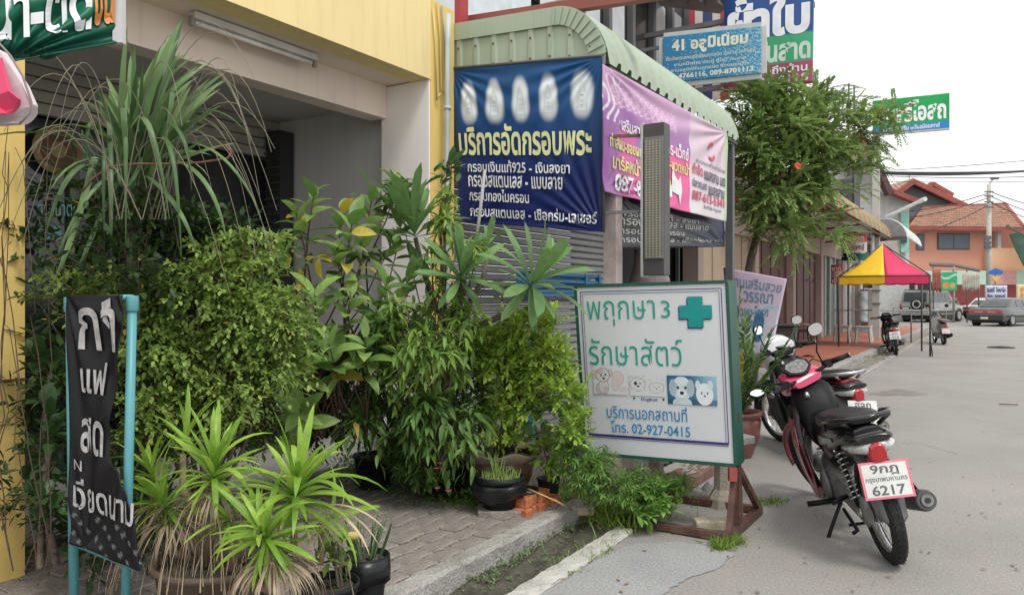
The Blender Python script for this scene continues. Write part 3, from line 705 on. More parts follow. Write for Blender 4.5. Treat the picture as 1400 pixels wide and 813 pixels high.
# tall LED light box on arms
p = PY(893, 270, 5.32)
lbx = thing('light_box', 'narrow tall grey perforated light box on two arms in front of the pink banner', 'sign', (p.x, p.y, 1.5))
m_lb = mat('box_grey', (.19, .185, .18), .45, metal=.4); m_lbd = mat('box_dark', (.06, .055, .055), .5)
q0, q1 = PY(880, 170, 5.3), PY(908, 376, 5.3)
MB().box((q0.x, 5.3, q1.z), (q1.x, 5.42, q0.z)).obj('case', m_lbd, lbx, bevel=.004)
MB().box((q0.x+.012, 5.286, q1.z+.12), (q1.x-.004, 5.299, q0.z-.1)).obj('perforated_panel', m_lb, lbx)
MB().box((q0.x-.02, 5.29, q1.z-.01), (q0.x-.002, 5.4, q0.z+.01)).obj('edge_frame', mat('edge_alu', (.5, .5, .49), .4, metal=.5), lbx)
mb = MB()
for j in range(46):
    for i in range(5):
        x = q0.x+.026+i*.026; z = q1.z+.135+j*(q0.z-q1.z-.25)/46
        mb.obox((x, 5.285, z), (1, 0, 0), (0, 0, 1), (0, 1, 0), .0045, .0045, .003)
tag(mb.obj('led', mat('led_dot', (.42, .40, .25), .4), lbx), kind='stuff')
for py in (186, 290): MB().bar(PX(826, py+1, -2.45), PY(880, py-1, 5.34), .022, .022).obj('arm', m_rust if py < 200 else m_frame, lbx)
# ---- hanging sign 41
s = Sheet(PY(906, 51, 8.9), PY(1040, 36, 8.9), PY(1040, 100, 8.9), PY(906, 114, 8.9))
h41 = thing('hanging_sign', 'weathered blue sign board numbered 41 with peeling white lettering above the awning', 'sign', s.p(.5, 1))
def pnt(u, v):
    c = mixc((.03, .17, .33), (.03, .24, .40), u); 
    n = math.sin(u*210+7*math.sin(v*60))*math.sin(v*150+9*math.sin(u*50))
    if n > .93-.55*ss(.55, 1, u): c = (.5, .6, .63)
    return c
s.mesh('board', m_vin, h41, 140, 60, pnt, back=.09)
mf = mat('sign_edge', (.45, .46, .45), .5)
for a, b in (((0, 0), (1, 0)), ((1, 0), (1, 1)), ((1, 1), (0, 1)), ((0, 1), (0, 0))): MB().bar(s.p(*a, -.04), s.p(*b, -.04), .11, .03, (0, 1, 0)).obj('frame', mf, h41)
for v in (.1, .9): a = s.p(.3, v, -.12); MB().bar(a, (-4.5, a.y, a.z), .04, .04).obj('bracket', m_frame, h41)
m_ow = mat('old_white_print', (.62, .62, .52), .6)
s.text('41 อลูมิเนียม', (.1, .06, .88, .42), m_ow, h41, .045); s.text('ติดตั้งกระจกอลูมิเนียมทุกชนิด มุ้งลวด เหล็กดัด', (.04, .44, .95, .56), m_ow, h41, .01)
s.text('งานหน้าต่าง ประตู ตู้โชว์ กันสาด', (.12, .585, .86, .69), m_ow, h41, .01); s.text('งานอลูมิเนียมทุกชนิด รับงานเหล็ก', (.09, .71, .88, .81), m_ow, h41, .01)
s.text('4766116, 089-8701113', (.17, .83, .93, .96), m_ow, h41, .03)
# ---- tall sign
s = Sheet(PY(990, -6, 11.1), PY(1112, -25, 11.1), PY(1110, 112, 11.1), PY(990, 126, 11.1))
ts = thing('tall_sign', 'tall blue, green and maroon sign board rising above the tree', 'sign', s.p(.5, 1))
s.mesh('board', m_vin, ts, 4, 60, lambda u, v: (.03, .085, .26) if v < .50 else ((.05, .33, .16) if v < .78 else (.30, .07, .12)), back=.08)
m_tw = mat('tall_white_print', (.76, .77, .80), .5); m_tp = mat('pale_green_print', (.52, .64, .56), .5)
s.text('ผ้าใบ', (.04, .06, .97, .50), m_tw, ts, .05); s.text('กันสาด', (.36, .52, .98, .76), m_tp, ts, .04); s.text('ติดตั้งถึงบ้าน', (.2, .79, .95, .88), m_tw, ts, .02); s.text('01-8118', (.4, .90, .96, .98), m_tw, ts, .02)
for v in (.2, .9): a = s.p(1, v, -.12); MB().bar(a, (-4.6, a.y, a.z), .07, .07).obj('bracket', m_frame, ts)
# ---- green pharmacy sign on its pole
pp = PZ(1197, 468, .15); pp = PD(1198, 400, 24)
up_ = thing('utility_pole', 'square grey concrete pole behind the market tent carrying the green sign', 'pole', (pp.x, pp.y, 0))
MB().bar((pp.x, pp.y, 0), (pp.x, pp.y, 6.6), .2, .17).obj('shaft', mat('pole_concrete', (.42, .42, .40), .85, var=.12, scale=3, dirt=.3), up_)
for z in (1.2, 1.6, 2.1, 3.4): MB().box((pp.x-.13, pp.y-.12, z), (pp.x+.13, pp.y+.12, z+.03)).obj('band', m_frame, up_)
s = Sheet(PY(1193, 138, pp.y-.2), PY(1298, 127, pp.y-.2), PY(1298, 175, pp.y-.2), PY(1193, 184, pp.y-.2))
gs = thing('pharmacy_sign', 'green sign with a blue band and white Thai lettering held against the white sky', 'sign', s.p(.5, 1))
s.mesh('board', m_vin, gs, 2, 40, lambda u, v: (.02, .32, .09) if v < .78 else (.03, .22, .50), back=.14)
s.text('กมลรีโอสถ', (.05, .10, .96, .72), m_tw, gs, .035); s.text('ยา อาหารเสริม เครื่องมือแพทย์', (.14, .80, .88, .95), m_tw, gs, .02)
MB().bar(s.p(0, 1.02, -.05), s.p(1, 1.02, -.05), .16, .04).obj('frame', mf, gs)
MB().bar(s.p(.05, .2, -.08), (pp.x, pp.y, s.p(.05, .2).z), .06, .06).obj('bracket', mf, gs)
# ---- green banner at the top left corner
d3 = folds([(1, 0, 0, 14, .03, 1.5), (.4, 1, 1, 16, .035, 2.5), (0, 1, 0, 12, .03, 2)])
s = Sheet(PD(-120, -50, 2.45), PD(166, -52, 2.9), PD(166, 57, 2.9), PD(-120, 108, 2.45), d3)
gb = thing('green_banner', 'dark green fabric banner with white and orange lettering in the top left corner', 'banner', s.p(.5, 1))
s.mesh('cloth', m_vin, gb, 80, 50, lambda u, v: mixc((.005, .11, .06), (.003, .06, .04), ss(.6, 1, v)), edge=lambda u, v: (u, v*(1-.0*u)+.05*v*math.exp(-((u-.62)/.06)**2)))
m_or = mat('orange_print', (.62, .22, .05), .5)
s.text('อาบน้ำ-ตัด', (.0, .08, .83, .80), m_lw, gb, .03, .01); s.text('ขน', (.84, .16, .955, .76), m_or, gb, .03, .01)
MB().bar(PD(163, -60, 2.9), PD(163, 60, 2.9), .035, .03, CF).obj('frame', mat('frame_white', (.6, .6, .6), .5, dirt=.4), gb)
MB().bar(PD(-130, -54, 2.47), PD(163, -54, 2.92), .03, .03).obj('frame', mf, gb)
# pink rounded corner of a canvas umbrella valance
pk = thing('pink_valance', 'hanging pink fabric flap with rounded corner and white piping at the left edge', 'awning', PD(0, 170, 2.0))
def rr(x0, y0, x1, y1, r, n=8):
    pts = [(x0, y0), (x1-r*.2, y0)]
    pts += [(x1-r+r*math.sin(t), y1-r+r*math.cos(t)) for t in np.linspace(PI/2, 0, n)]
    return pts+[(x0, y1)]
def flap(x0, y0, x1, y1, r, Z, th, m, name):
    pts = [PD(x0, y0, Z), PD(0, y0+12, Z), PD(x1-12, y0+58, Z)]+[PD(x1-r+r*math.sin(t), y1-r+r*math.cos(t), Z+.03*math.sin(t*2)) for t in np.linspace(PI/2, 0, 9)]+[PD(x0, y1+6, Z)]
    n = len(pts); k = CF*th; MB().add(pts+[q+k for q in pts], [tuple(range(n)), tuple(range(n, 2*n))[::-1]]+[(i, (i+1) % n, n+(i+1) % n, n+i) for i in range(n)]).obj(name, m, pk, bevel=.003)
flap(-90, 56, 43, 168, 26, 2.03, .03, mat('white_fabric', (.62, .54, .56), .7), 'border')
flap(-90, 66, 25, 155, 20, 2.0, .012, mat('pink_fabric', (.72, .07, .17), .6), 'panel')
MB().tube([PD(-6, 54, 1.99), PD(14, 76, 1.99), PD(31, 104, 1.99), PD(43, 140, 2.), PD(40, 156, 2.), PD(26, 170, 2.)], .0028, 6).obj('piping', mat('piping', (.25, .2, .2), .6), pk)
print('p2 ok')
# ================================================================ veterinary sign board
dv = (CR*.53+CF*.848).normalized()
s = Sheet(PD(788, 393, 5.06), PD(992, 387, 4.53), PD(1004, 634, 4.50), PD(802, 617, 5.03))
vs_ = thing('clinic_sign', 'large white clinic sign with green frame and teal cross standing on a brown steel stand', 'sign', PZ(900, 715))
m_vw = mat('sign_white', (.60, .61, .64), .35, var=.03, scale=2, dirt=.1, dcol=(.5, .5, .48))
m_vg = mat('sign_green_frame', (.012, .075, .055), .5, var=.15, scale=4, dirt=.2, dcol=(.08, .12, .1))
MB().add([s.p(0, 0, -.002), s.p(1, 0, -.002), s.p(1, 1, -.002), s.p(0, 1, -.002)]+[s.p(u, v, -.13) for u, v in ((0, 0), (1, 0), (1, 1), (0, 1))], [(0, 1, 2, 3), (7, 6, 5, 4), (0, 4, 5, 1), (1, 5, 6, 2), (2, 6, 7, 3), (3, 7, 4, 0)]).obj('face_panel', m_vw, vs_)
fw_ = .03
for a, b, e in (((-.008, -.008), (1.008, -.008), 0), ((1.008, -.008), (1.008, 1.008), 1), ((1.008, 1.008), (-.008, 1.008), 2), ((-.008, 1.008), (-.008, -.008), 3)):
    MB().bar(s.p(*a, -.07), s.p(*b, -.07), .02 if e in (1, 3) else .15, .15 if e in (1, 3) else .02, s.c[0]-s.c[3] if e in (0, 2) else s.n).obj('frame', m_vg, vs_)
m_tg = mat('teal_print', (.015, .30, .22), .4); m_cr = mat('cross_teal', (.0, .27, .26), .4); m_nv = mat('navy_print', (.03, .025, .16), .4); m_bl = mat('blue_print', (.03, .22, .46), .4)
def line(a, b, w, m, name='border_line'):
    du, dv_ = (b[0]-a[0]), (b[1]-a[1]); L_ = math.hypot(du, dv_); nx_, ny_ = -dv_/L_*w/2, du/L_*w/2
    s.poly([(a[0]-nx_, a[1]-ny_), (b[0]-nx_, b[1]-ny_), (b[0]+nx_, b[1]+ny_), (a[0]+nx_, a[1]+ny_)], m, vs_, .003, name)
for ins, w_ in ((.028, .005), (.043, .003)):
    line((ins, ins), (1-ins, ins), w_, m_nv); line((1-ins, ins), (1-ins, .90-ins*.3), w_, m_nv); line((ins, .90-ins*.3), (ins, ins), w_, m_nv)
line((.028, .892), (.972, .892), .014, m_nv); line((.028, .905), (.972, .905), .003, m_nv)
s.text('พฤกษา', (.07, .085, .545, .235), m_tg, vs_, -.004, .003); s.text('3', (.585, .09, .645, .19), m_tg, vs_, -.002, .003)
s.text('รักษาสัตว์', (.067, .31, .71, .47), m_tg, vs_, -.002, .003)
s.text('บริการนอกสถานที่', (.17, .70, .72, .785), m_bl, vs_, .008, .003); s.text('โทร. 02-927-0415', (.195, .80, .735, .87), m_bl, vs_, .014, .003)
for o_, m in (((.012, .008), m_nv), ((0, 0), m_cr)):
    a, b, c, d = .705-o_[0]*.6, .91-o_[0]*.6, .07+o_[1], .245+o_[1]; x1, x2, y1, y2 = a+.055, b-.055, c+.05, d-.05
    s.poly([(x1, c), (x2, c), (x2, y1), (b, y1), (b, y2), (x2, y2), (x2, d), (x1, d), (x1, y2), (a, y2), (a, y1), (x1, y1)], m, vs_, .003 if m is m_nv else .0045, 'cross')
# puppy drawings and the tinted animal photograph: flat prints painted on fine sheets
def sub(u0, v0, u1, v1): return Sheet(s.p(u0, v0, .004), s.p(u1, v0, .004), s.p(u1, v1, .004), s.p(u0, v1, .004))
WH = (.60, .61, .64)
def ell(u, v, cu, cv, a, b): return ((u-cu)/a)**2+((v-cv)/b)**2
def cartoon(u, v):
    c = WH
    def blob(cu, cv, a, b, f, o=(.25, .16, .18), lw=.16):
        nonlocal c
        e = ell(u, v, cu, cv, a, b)
        if e < 1: c = f if e < 1-lw else o
    p, k = (.56, .42, .44), (.58, .56, .58)
    blob(.72, .42, .17, .26, (.60, .50, .52), (.5, .38, .4)); blob(.84, .80, .15, .10, (.60, .52, .55), (.5, .4, .42)); blob(.62, .66, .12, .2, (.6, .52, .54), (.5, .4, .4))
    blob(.16, .8, .1, .2, p); blob(.30, .72, .15, .27, k); blob(.36, .86, .07, .14, p)
    blob(.10, .32, .08, .16, p); blob(.50, .24, .07, .14, p); blob(.29, .32, .2, .26, k); blob(.22, .2, .08, .1, p)
    for q in ((.24, .33), (.36, .31)):
        if ell(u, v, *q, .022, .045) < 1: c = (.05, .04, .05)
    if ell(u, v, .31, .44, .035, .045) < 1: c = (.1, .04, .05)
    return c
sub(.085, .475, .335, .645).mesh('drawing', m_vin, vs_, 90, 70, cartoon, back=0)
def cartoon2(u, v):
    c = WH
    def blob(cu, cv, a, b, f=(.6, .6, .62), o=(.16, .15, .16), lw=.12):
        nonlocal c
        e = ell(u, v, cu, cv, a, b)
        if e < 1: c = f if e < 1-lw else o
    blob(.06, .28, .07, .22); blob(.40, .2, .06, .17); blob(.23, .45, .22, .34)
    blob(.57, .38, .05, .2); blob(.93, .34, .05, .2); blob(.75, .58, .21, .26)
    blob(.1, .78, .07, .1); blob(.38, .78, .07, .1); blob(.6, .8, .05, .09); blob(.9, .8, .05, .09)
    for q in ((.17, .4, .05, .09), (.30, .4, .02, .04), (.24, .54, .035, .05), (.68, .54, .015, .03), (.82, .54, .015, .03), (.75, .64, .02, .03)):
        if ell(u, v, *q) < 1: c = (.05, .05, .05)
    return c
sub(.345, .525, .59, .645).mesh('drawing', m_vin, vs_, 100, 60, cartoon2, back=0)
s.text('Dog&cat', (.42, .655, .53, .678), m_nv, vs_, .01, .003)
for q in (.365, .565): s.poly([(q, .655), (q+.012, .655), (q+.012, .667), (q, .667)], m_nv, vs_, .003)
def photo(u, v):
    c = mixc((.03, .12, .22), (.30, .50, .60), ss(.4, 1, u)*(1-v*.4))
    if v > .8: c = mixc(c, (.02, .06, .12), .6)
    n = .02*math.sin(u*16+v*9)
    for (cu, cv, a, b, f) in ((.30, .45, .21, .42, (.52, .58, .62)), (.12, .42, .08, .3, (.34, .42, .5)), (.48, .42, .08, .3, (.36, .44, .5)), (.30, .18, .14, .14, (.6, .66, .7)), (.3, .95, .2, .2, (.5, .56, .6)),
                              (.76, .62, .17, .38, (.68, .72, .74)), (.63, .3, .05, .16, (.6, .64, .68)), (.88, .3, .05, .16, (.6, .64, .68)), (.3, .62, .1, .14, (.66, .7, .72))):
        if ell(u, v, cu, cv, a, b) < 1: c = tuple(max(0, x+n) for x in f)
    for (cu, cv, a, b) in ((.22, .42, .028, .05), (.38, .42, .028, .05), (.30, .6, .045, .06), (.70, .58, .015, .04), (.82, .58, .015, .04), (.76, .68, .02, .03)):
        if ell(u, v, cu, cv, a, b) < 1: c = (.02, .03, .05)
    return c
sub(.60, .52, .915, .685).mesh('photo_print', m_vin, vs_, 110, 70, photo, back=0)
# stand
A = PZ(776, 697, .03); B = PZ(996, 734, .03); dep = dv*.68; dep.z = 0
m_st = mat('stand_brown', (.085, .035, .028), .6, var=.3, scale=14, dirt=.55, dcol=(.19, .13, .10), dscale=7)
for a, b in ((A, B), (A+dep, B+dep), (A, A+dep), (B, B+dep)): MB().bar(a, b, .045, .045).obj('rail', m_st, vs_, bevel=.002)
for q, u in ((B, .985), (A, .02)):
    top = s.p(u, 1.015, -.065); mid = q+dep*.5; mid = mid.lerp(Vector((top.x, top.y, mid.z)), .8)
    MB().bar(mid, top+Vector((0, 0, .3)), .04, .03).obj('upright', m_st, vs_); MB().bar(mid+dep*.1, top+dep*.08, .03, .03).obj('upright', m_st, vs_)
    MB().bar(q, top+Vector((0, 0, -.02)), .035, .035).obj('brace', m_st, vs_); MB().bar(q+dep, top+Vector((0, 0, -.04))+dep*.1, .035, .035).obj('brace', m_st, vs_)
MB().obox(s.p(.985, 1.055, .0), CR, UP, CF, .022, .04, .02).obj('patch', mat('red_patch', (.32, .06, .05), .6, dirt=.4), vs_)
# ---- bench legs, broken kerb, litter behind the stand
bn = thing('concrete_bench', 'weathered concrete bench standing on two legs behind the clinic sign', 'bench', PZ(940, 680))
L1, L2 = PZ(897, 664), PZ(988, 692)
for L_ in (L1, L2):
    MB().lathe([(.10, 0), (.095, .06), (.06, .12), (.055, .3), (.085, .40), (.085, .42)], L_, 8, smooth=False).obj('leg', mat('bench_conc%d' % (L_ is L1), (.34, .30, .25), .9, var=.15, dirt=.5, bump=.4), bn)
MB().bar(L1.lerp(L2, -.25)+Vector((0, 0, .45)), L1.lerp(L2, 1.2)+Vector((0, 0, .45)), .34, .055).obj('seat', m_kerb, bn, bevel=.01)
ok = thing('broken_kerb', 'broken reddish kerb block with grit on top under the clinic sign', 'kerb', PZ(950, 665))
a, b = PZ(918, 672, .0), PZ(1000, 622, .0); MB().bar(a+Vector((0, 0, .04)), b+Vector((0, 0, .04)), .22, .09).obj('block', mat('kerb_red', (.20, .11, .085), .9, var=.3, scale=12, bump=.8, dirt=.6, dcol=(.3, .27, .22)), ok, bevel=.015)
mb = MB()
for k in range(120):
    q = a.lerp(b, rnd.random())+CR*rnd.uniform(-.12, .12)+Vector((0, 0, .09)); r_ = rnd.uniform(.006, .02); mb.obox(q, (rnd.random(), rnd.random(), .2), (0, 1, .3), (1, 0, .5), r_, r_, r_*.6)
tag(mb.obj('rubble', mat('rubble', (.33, .31, .27), .9, var=.3, scale=20), ok), kind='stuff')
q = PZ(968, 670, .05)
mb = MB().lathe([(.05, 0), (.045, .02), (.02, .05), (.0, .07)], q, 9, wob=lambda r, z, t, i: (r*(1+.4*math.sin(3*t+i)), z))
tag(mb.obj('plastic_bag', mat('bag_white', (.75, .75, .74), .5)), 'crumpled white plastic bag on the broken kerb under the clinic sign', 'bag')
q = PZ(972, 716, .03); tag(MB().obox(q, CR, CF, UP, .10, .05, .03).obj('concrete_chunk', mat('chunk', (.42, .38, .28), .9, dirt=.4, bump=.5), bevel=.01), 'pale yellowish concrete chunk lying inside the clinic sign stand', 'block')
q = PZ(800, 697, .09); tag(MB().obox(q, (.9, .4, .05), (-.4, .9, 0), UP, .055, .035, .025).obj('brick', mat('pale_brick', (.40, .33, .24), .9, dirt=.4), bevel=.006), 'pale broken brick on the left end of the sign stand rail', 'brick')
# ================================================================ leaning pink notice board
s = Sheet(PD(993, 366, 9.0), PD(1075, 381, 8.6), PD(1053, 480, 8.5), PD(1003, 490, 8.9))
pbd = thing('notice_board', 'tilted pale pink salon board with blue Thai lettering behind the potted plant', 'sign', PZ(1040, 560))
def pnt(u, v):
    c = mixc((.52, .40, .50), (.55, .56, .60), ss(.2, .8, v))
    if ell(u, v, .62, .66, .13, .2) < 1: c = (.05, .16, .33)
    if .38 < v < .5 and u > .35 and abs(v-.42-.06*math.sin(u*4)) < .025: c = (.25, .45, .55)
    return c
s.mesh('board', m_vin, pbd, 40, 50, pnt, back=.03)
m_bg = mat('blue_grey_print', (.12, .22, .30), .5)
s.text('ร้านเสริมสวย', (.06, .05, .96, .2), m_bg, pbd, .02); s.text('วรรณา', (.3, .23, .85, .36), m_bg, pbd, .02); s.text('ดัดผม-โกรก', (.12, .40, .8, .53), m_bg, pbd, .02); s.text('ซอย-สักคิ้ว', (.15, .56, .7, .68), m_bg, pbd, .02)
for u in (.2, .6): MB().bar(s.p(u, .8, -.05), Vector((s.p(u, 1).x, s.p(u, 1).y, 0)), .03, .03).obj('leg', m_frame, pbd)
MB().bar(s.p(-.02, 0, -.02), s.p(-.02, 1, -.02), .05, .03).obj('edge', m_frame, pbd)
# ================================================================ row of shophouses beyond
m_pink = mat('pinkish_plaster', (.42, .34, .31), .8, var=.06, dirt=.25, dcol=(.3, .24, .22)); m_mar = mat('maroon_door', (.085, .022, .018), .55, var=.12, scale=2, dirt=.15)
m_bei = mat('beige_door', (.36, .28, .20), .65, var=.08, dirt=.2); m_grn = mat('green_panel', (.06, .13, .105), .35, var=.1); m_alu = mat('alu_frame', (.5, .52, .5), .5)
rw = thing('shophouse_row', 'row of shophouses with pinkish columns and closed maroon doors beyond the tree', 'building', (-4.6, 18, .1))
XR = -4.6; ycol = [10.0, 14.0, 18.0, 21.9, 25.9, 30.0, 34.0]
for y in ycol: MB().box((XR-.3, y-.16, .1), (XR, y+.16, 3.4)).obj('column', m_pink, rw, bevel=.01)
MB().box((XR-.32, 9.9, 2.75), (XR-.04, 34.2, 4.1)).obj('wall', m_pink, rw)
MB().box((XR-6, 9.95, 4.1), (XR+.1, 34.2, 4.2)).obj('roof_edge', m_greyw, rw)
MB().box((XR-.6, 9.95, .1), (XR-.55, 34, 3)).obj('inner_wall', m_dark, rw)
def bay(y0, y1, m, n, name='door_panel'):
    w_ = (y1-y0)/n
    for k in range(n): MB().box((XR-.2-.02*(k % 2), y0+k*w_+.006, .16), (XR-.16-.02*(k % 2), y0+(k+1)*w_-.006, 2.75)).obj(name, m, rw, bevel=.006)
bay(14.16, 17.84, m_bei, 7); bay(18.16, 21.74, m_mar, 8); bay(22.06, 25.74, m_mar, 8)
bay(26.06, 29.84, m_grn, 4, 'glass_panel'); bay(30.16, 33.84, m_alu, 4, 'glass_panel')
for y in (26.1, 27.0, 27.9, 28.9, 29.8, 31, 32, 33): MB().box((XR-.16, y-.04, .15), (XR-.1, y+.04, 2.75)).obj('door_frame', m_alu, rw)
for k, y in enumerate((10.6, 11.6, 12.7, 13.5)): MB().box((XR-.3, y-.03, .1), (XR-.24, y+.03, 2.75)).obj('door_frame', m_frame, rw)
for y in (24.2, 25.2): MB().box((XR-.16, y, 1.9), (XR-.08, y+.3, 1.93)).obj('hinge', m_frame, rw)
tag(MB().lathe([(.0, .0), (.26, .05), (.3, .5), (.2, 1.1), (.12, 1.3), (0, 1.35)], (-4.45, 11.1, 1.0), 14, wob=lambda r, z, t, i: (r*(1+.25*math.sin(2*t+i)), z)).obj('hanging_cloth', mat('cloth_pinkwhite', (.55, .47, .48), .8)), 'pale pink cloth hanging in the dark shop bay behind the light box', 'cloth')
# red awning and clutter behind the tree
oa = thing('orange_awning', 'low orange fabric awning half hidden behind the tree', 'awning', (-3.6, 12, 2.9))
for k in range(6): MB().quad((-4.5, 10.1+k*.65, 3.25), (-3.2, 10.1+k*.65, 2.95), (-3.2, 10.72+k*.65, 2.95), (-4.5, 10.72+k*.65, 3.25)).obj('strip', MT('orange_cloth', (.42, .10, .05), .7, dirt=.3), oa, solid=.01)
MB().tube([(-3.2, 10.1, 2.95), (-3.2, 14, 2.95)], .02, 6).obj('rail', m_rust, oa)
# striped red and green awning
sa = thing('striped_awning', 'curved awning with red and green stripes over the shopfronts beyond the tree', 'awning', (-3.6, 22, 3.2))
m_sr, m_sg = mat('stripe_red', (.46, .12, .08), .55, dirt=.25), mat('stripe_green', (.17, .34, .14), .55, dirt=.25)
def prof2(t):
    if t < .45: k = t/.45; return (-4.5+k*1.1, 3.98-.06*k)
    k = (t-.45)/.55; a = k*R(84); return (-3.4+.52*math.sin(a), 3.92-.64*(1-math.cos(a)))
n = 26; ya, yb_ = 15.6, 28.2
for k in range(n): awning_sheet(ya+(yb_-ya)*k/n, ya+(yb_-ya)*(k+1)/n-.004, 3, prof2, .02, 12, .0).obj('stripe', m_sr if k % 2 else m_sg, sa, solid=.006)
for y in np.linspace(ya, yb_, 7): MB().bar((-4.55, y, 3.15), (-2.95, y, 3.3), .05, .05).obj('strut', m_rust, sa)
MB().tube([(-2.95, ya, 3.3), (-2.95, yb_, 3.3)], .03, 6).obj('rail', m_rust, sa)
wa = thing('white_awning', 'white curved metal awning next along from the striped awning', 'awning', (-3, 31, 3.2))
def prof3(t):
    if t < .45: k = t/.45; return (-4.5+k*1.4, 4.08-.06*k)
    k = (t-.45)/.55; a = k*R(80); return (-3.1+.65*math.sin(a), 4.02-.72*(1-math.cos(a)))
awning_sheet(28.6, 34.4, 14, prof3, .03, 12, .03).obj('sheet', mat('awning_white', (.6, .6, .58), .5, dirt=.3), wa, solid=.01)
MB().box((-4.5, 28.62, 3.3), (-2.6, 28.66, 3.42)).obj('rail', m_frame, wa)
mb = MB(); pts = [prof3(t) for t in np.linspace(0, 1, 14)]; mb.add([(x, 28.6, z) for x, z in pts]+[(-4.5, 28.6, 3.4)], [tuple(range(15))]); mb.obj('end_panel', mat('end_grey', (.22, .23, .23), .6), wa)
# small shop signs
def board(name, label, pts, Y, col, texts, cat='sign', back=.05, X=None):
    f = (lambda a, b: PY(a, b, Y)) if X is None else (lambda a, b: PX(a, b, X))
    x0, y0, x1, y1 = pts; s_ = Sheet(f(x0, y0), f(x1, y0), f(x1, y1), f(x0, y1))
    t = thing(name, label, cat, s_.p(.5, 1)); s_.mesh('board', m_vin, t, 2, 20, col, back=back)
    for tx, bx, m in texts: s_.text(tx, bx, m, t, .02)
    MB().bar(s_.p(.5, 0, -.06), s_.p(.5, -.25, -.06), .03, .03).obj('hanger', m_frame, t); return t
board('shop_sign', 'pink and white shop sign hanging under the striped awning', (1152, 320, 1185, 345), 23.6, lambda u, v: (.50, .05, .10) if v < .45 else (.62, .55, .56), [('สมบัติ', (.1, .08, .9, .4), m_tw), ('ทันตแพทย์', (.1, .52, .9, .88), m_pblk)])
board('shop_sign', 'dark blue and green sign strip below the pink and white shop sign', (1150, 346, 1186, 356), 24.2, lambda u, v: mixc((.01, .04, .16), (.02, .2, .08), ss(.5, .8, u)), [])
board('shop_sign', 'white framed menu board beside the pink and white shop sign', (1183, 322, 1195, 352), 25.2, lambda u, v: (.05, .05, .05) if .15 < u < .85 and .08 < v < .92 else (.6, .6, .6), [('จำที่', (.2, .2, .8, .4), m_tw)])
board('shop_sign', 'red and white sign low on the green shopfront left of the tent', (1136, 362, 1151, 388), 24.5, lambda u, v: (.60, .06, .05) if v < .35 or v > .68 else (.6, .45, .42), [('ยาดี', (.1, .05, .9, .3), m_tw), ('เปิด', (.1, .7, .9, .95), m_tw)])
board('shop_sign', 'small orange red sign just under the left edge of the tent', (1151, 379, 1166, 389), 24.8, lambda u, v: (.66, .08, .05), [('ลดราคา', (.1, .15, .9, .85), m_py)])
# railing, stools, bin on the terrace
rl = thing('handrail', 'low metal handrail running in front of the green shopfront', 'railing', (-3.2, 25, .15))
ra, rb_ = Vector((-4.3, 26.2, 1.0)), Vector((-1.2, 27.2, 1.0))
MB().tube([ra, rb_], .022, 8).obj('top_rail', mat('rail_grey', (.30, .31, .3), .5), rl)
for t in (0.02, .35, .68, .98): q = ra.lerp(rb_, t); MB().tube([q, (q.x, q.y, .15 if q.x < -2.5 else 0)], .02, 8).obj('post', M_.get('x') or m_frame, rl)
MB().tube([ra-UP*.55, ra.lerp(rb_, .55)-UP*.55], .012, 6).obj('lower_rail', m_frame, rl)
def stool(x, y, z, hgt, w_, m, label, group=None):
    t = thing('plastic_stool', label, 'stool', (x, y, z), group=group)
    MB().box((x-w_/2, y-w_/2, z+hgt-.03), (x+w_/2, y+w_/2, z+hgt)).obj('seat', m, t, bevel=.01)
    MB().box((x-w_/2+.02, y-w_/2+.02, z+hgt-.09), (x+w_/2-.02, y+w_/2-.02, z+hgt-.031)).obj('apron', m, t)
    for sx in (-1, 1):
        for sy in (-1, 1): MB().bar((x+sx*w_*.48, y+sy*w_*.48, z), (x+sx*w_*.38, y+sy*w_*.38, z+hgt-.031), .05, .05).obj('leg', m, t)
m_ws = mat('stool_white', (.58, .56, .50), .5)
stool(-3.6, 23.3, .15, .47, .42, m_ws, 'white plastic stool nearest the left tent pole'); stool(-3.1, 23.6, .15, .45, .40, m_ws, 'white plastic stool farther right beside the tent pole')
q = PZ(1098, 468, .15)
stool(q.x, q.y, .15, .38, .42, mat('stool_brown', (.13, .08, .07), .6), 'small dark brown stool on the red terrace beside the bin')
MB().tube([(q.x-.2, q.y, .55), (q.x, q.y-.05, .66), (q.x+.25, q.y, .62), (q.x+.22, q.y, .54)], .035, 8).obj('crumpled_cloth', mat('cloth_beige', (.42, .33, .30), .8)); tag(bpy.data.objects['crumpled_cloth'], 'crumpled beige cloth lying on the dark brown stool', 'cloth')
q = PZ(1070, 492, .12)
bi = thing('rubbish_bin', 'dark grey rubbish bin standing behind the tilted pink board', 'bin', (q.x, q.y, .12))
MB().prism([(-.26, -.22), (.26, -.22), (.26, .22), (-.26, .22)], 0, .68, lambda p, t: q+Vector((p[0]*(.8+.3*t), p[1]*(.8+.3*t), t))).obj('body', mat('bin_grey', (.055, .06, .06), .5), bi, bevel=.02)
MB().box((q.x-.3, q.y-.26, q.z+.69), (q.x+.3, q.y+.26, q.z+.74)).obj('lid', mat('bin_lid', (.05, .055, .055), .5), bi, bevel=.02)
for k in (-.18, .18): q2 = PZ(1097, 488, .15); tag(MB().loft([(q2.x+k*.5-.12, q2.y+k, .16, .03, .012, 2), (q2.x+k*.5, q2.y+k, .175, .045, .025, 2), (q2.x+k*.5+.12, q2.y+k, .16, .035, .012, 2)]).obj('sandal', mat('sandal%d' % (k > 0), (.05, .03, .03), .7)), 'dark sandal on the terrace %s' % ('nearest the road' if k < 0 else 'farther from the road'), 'sandal')
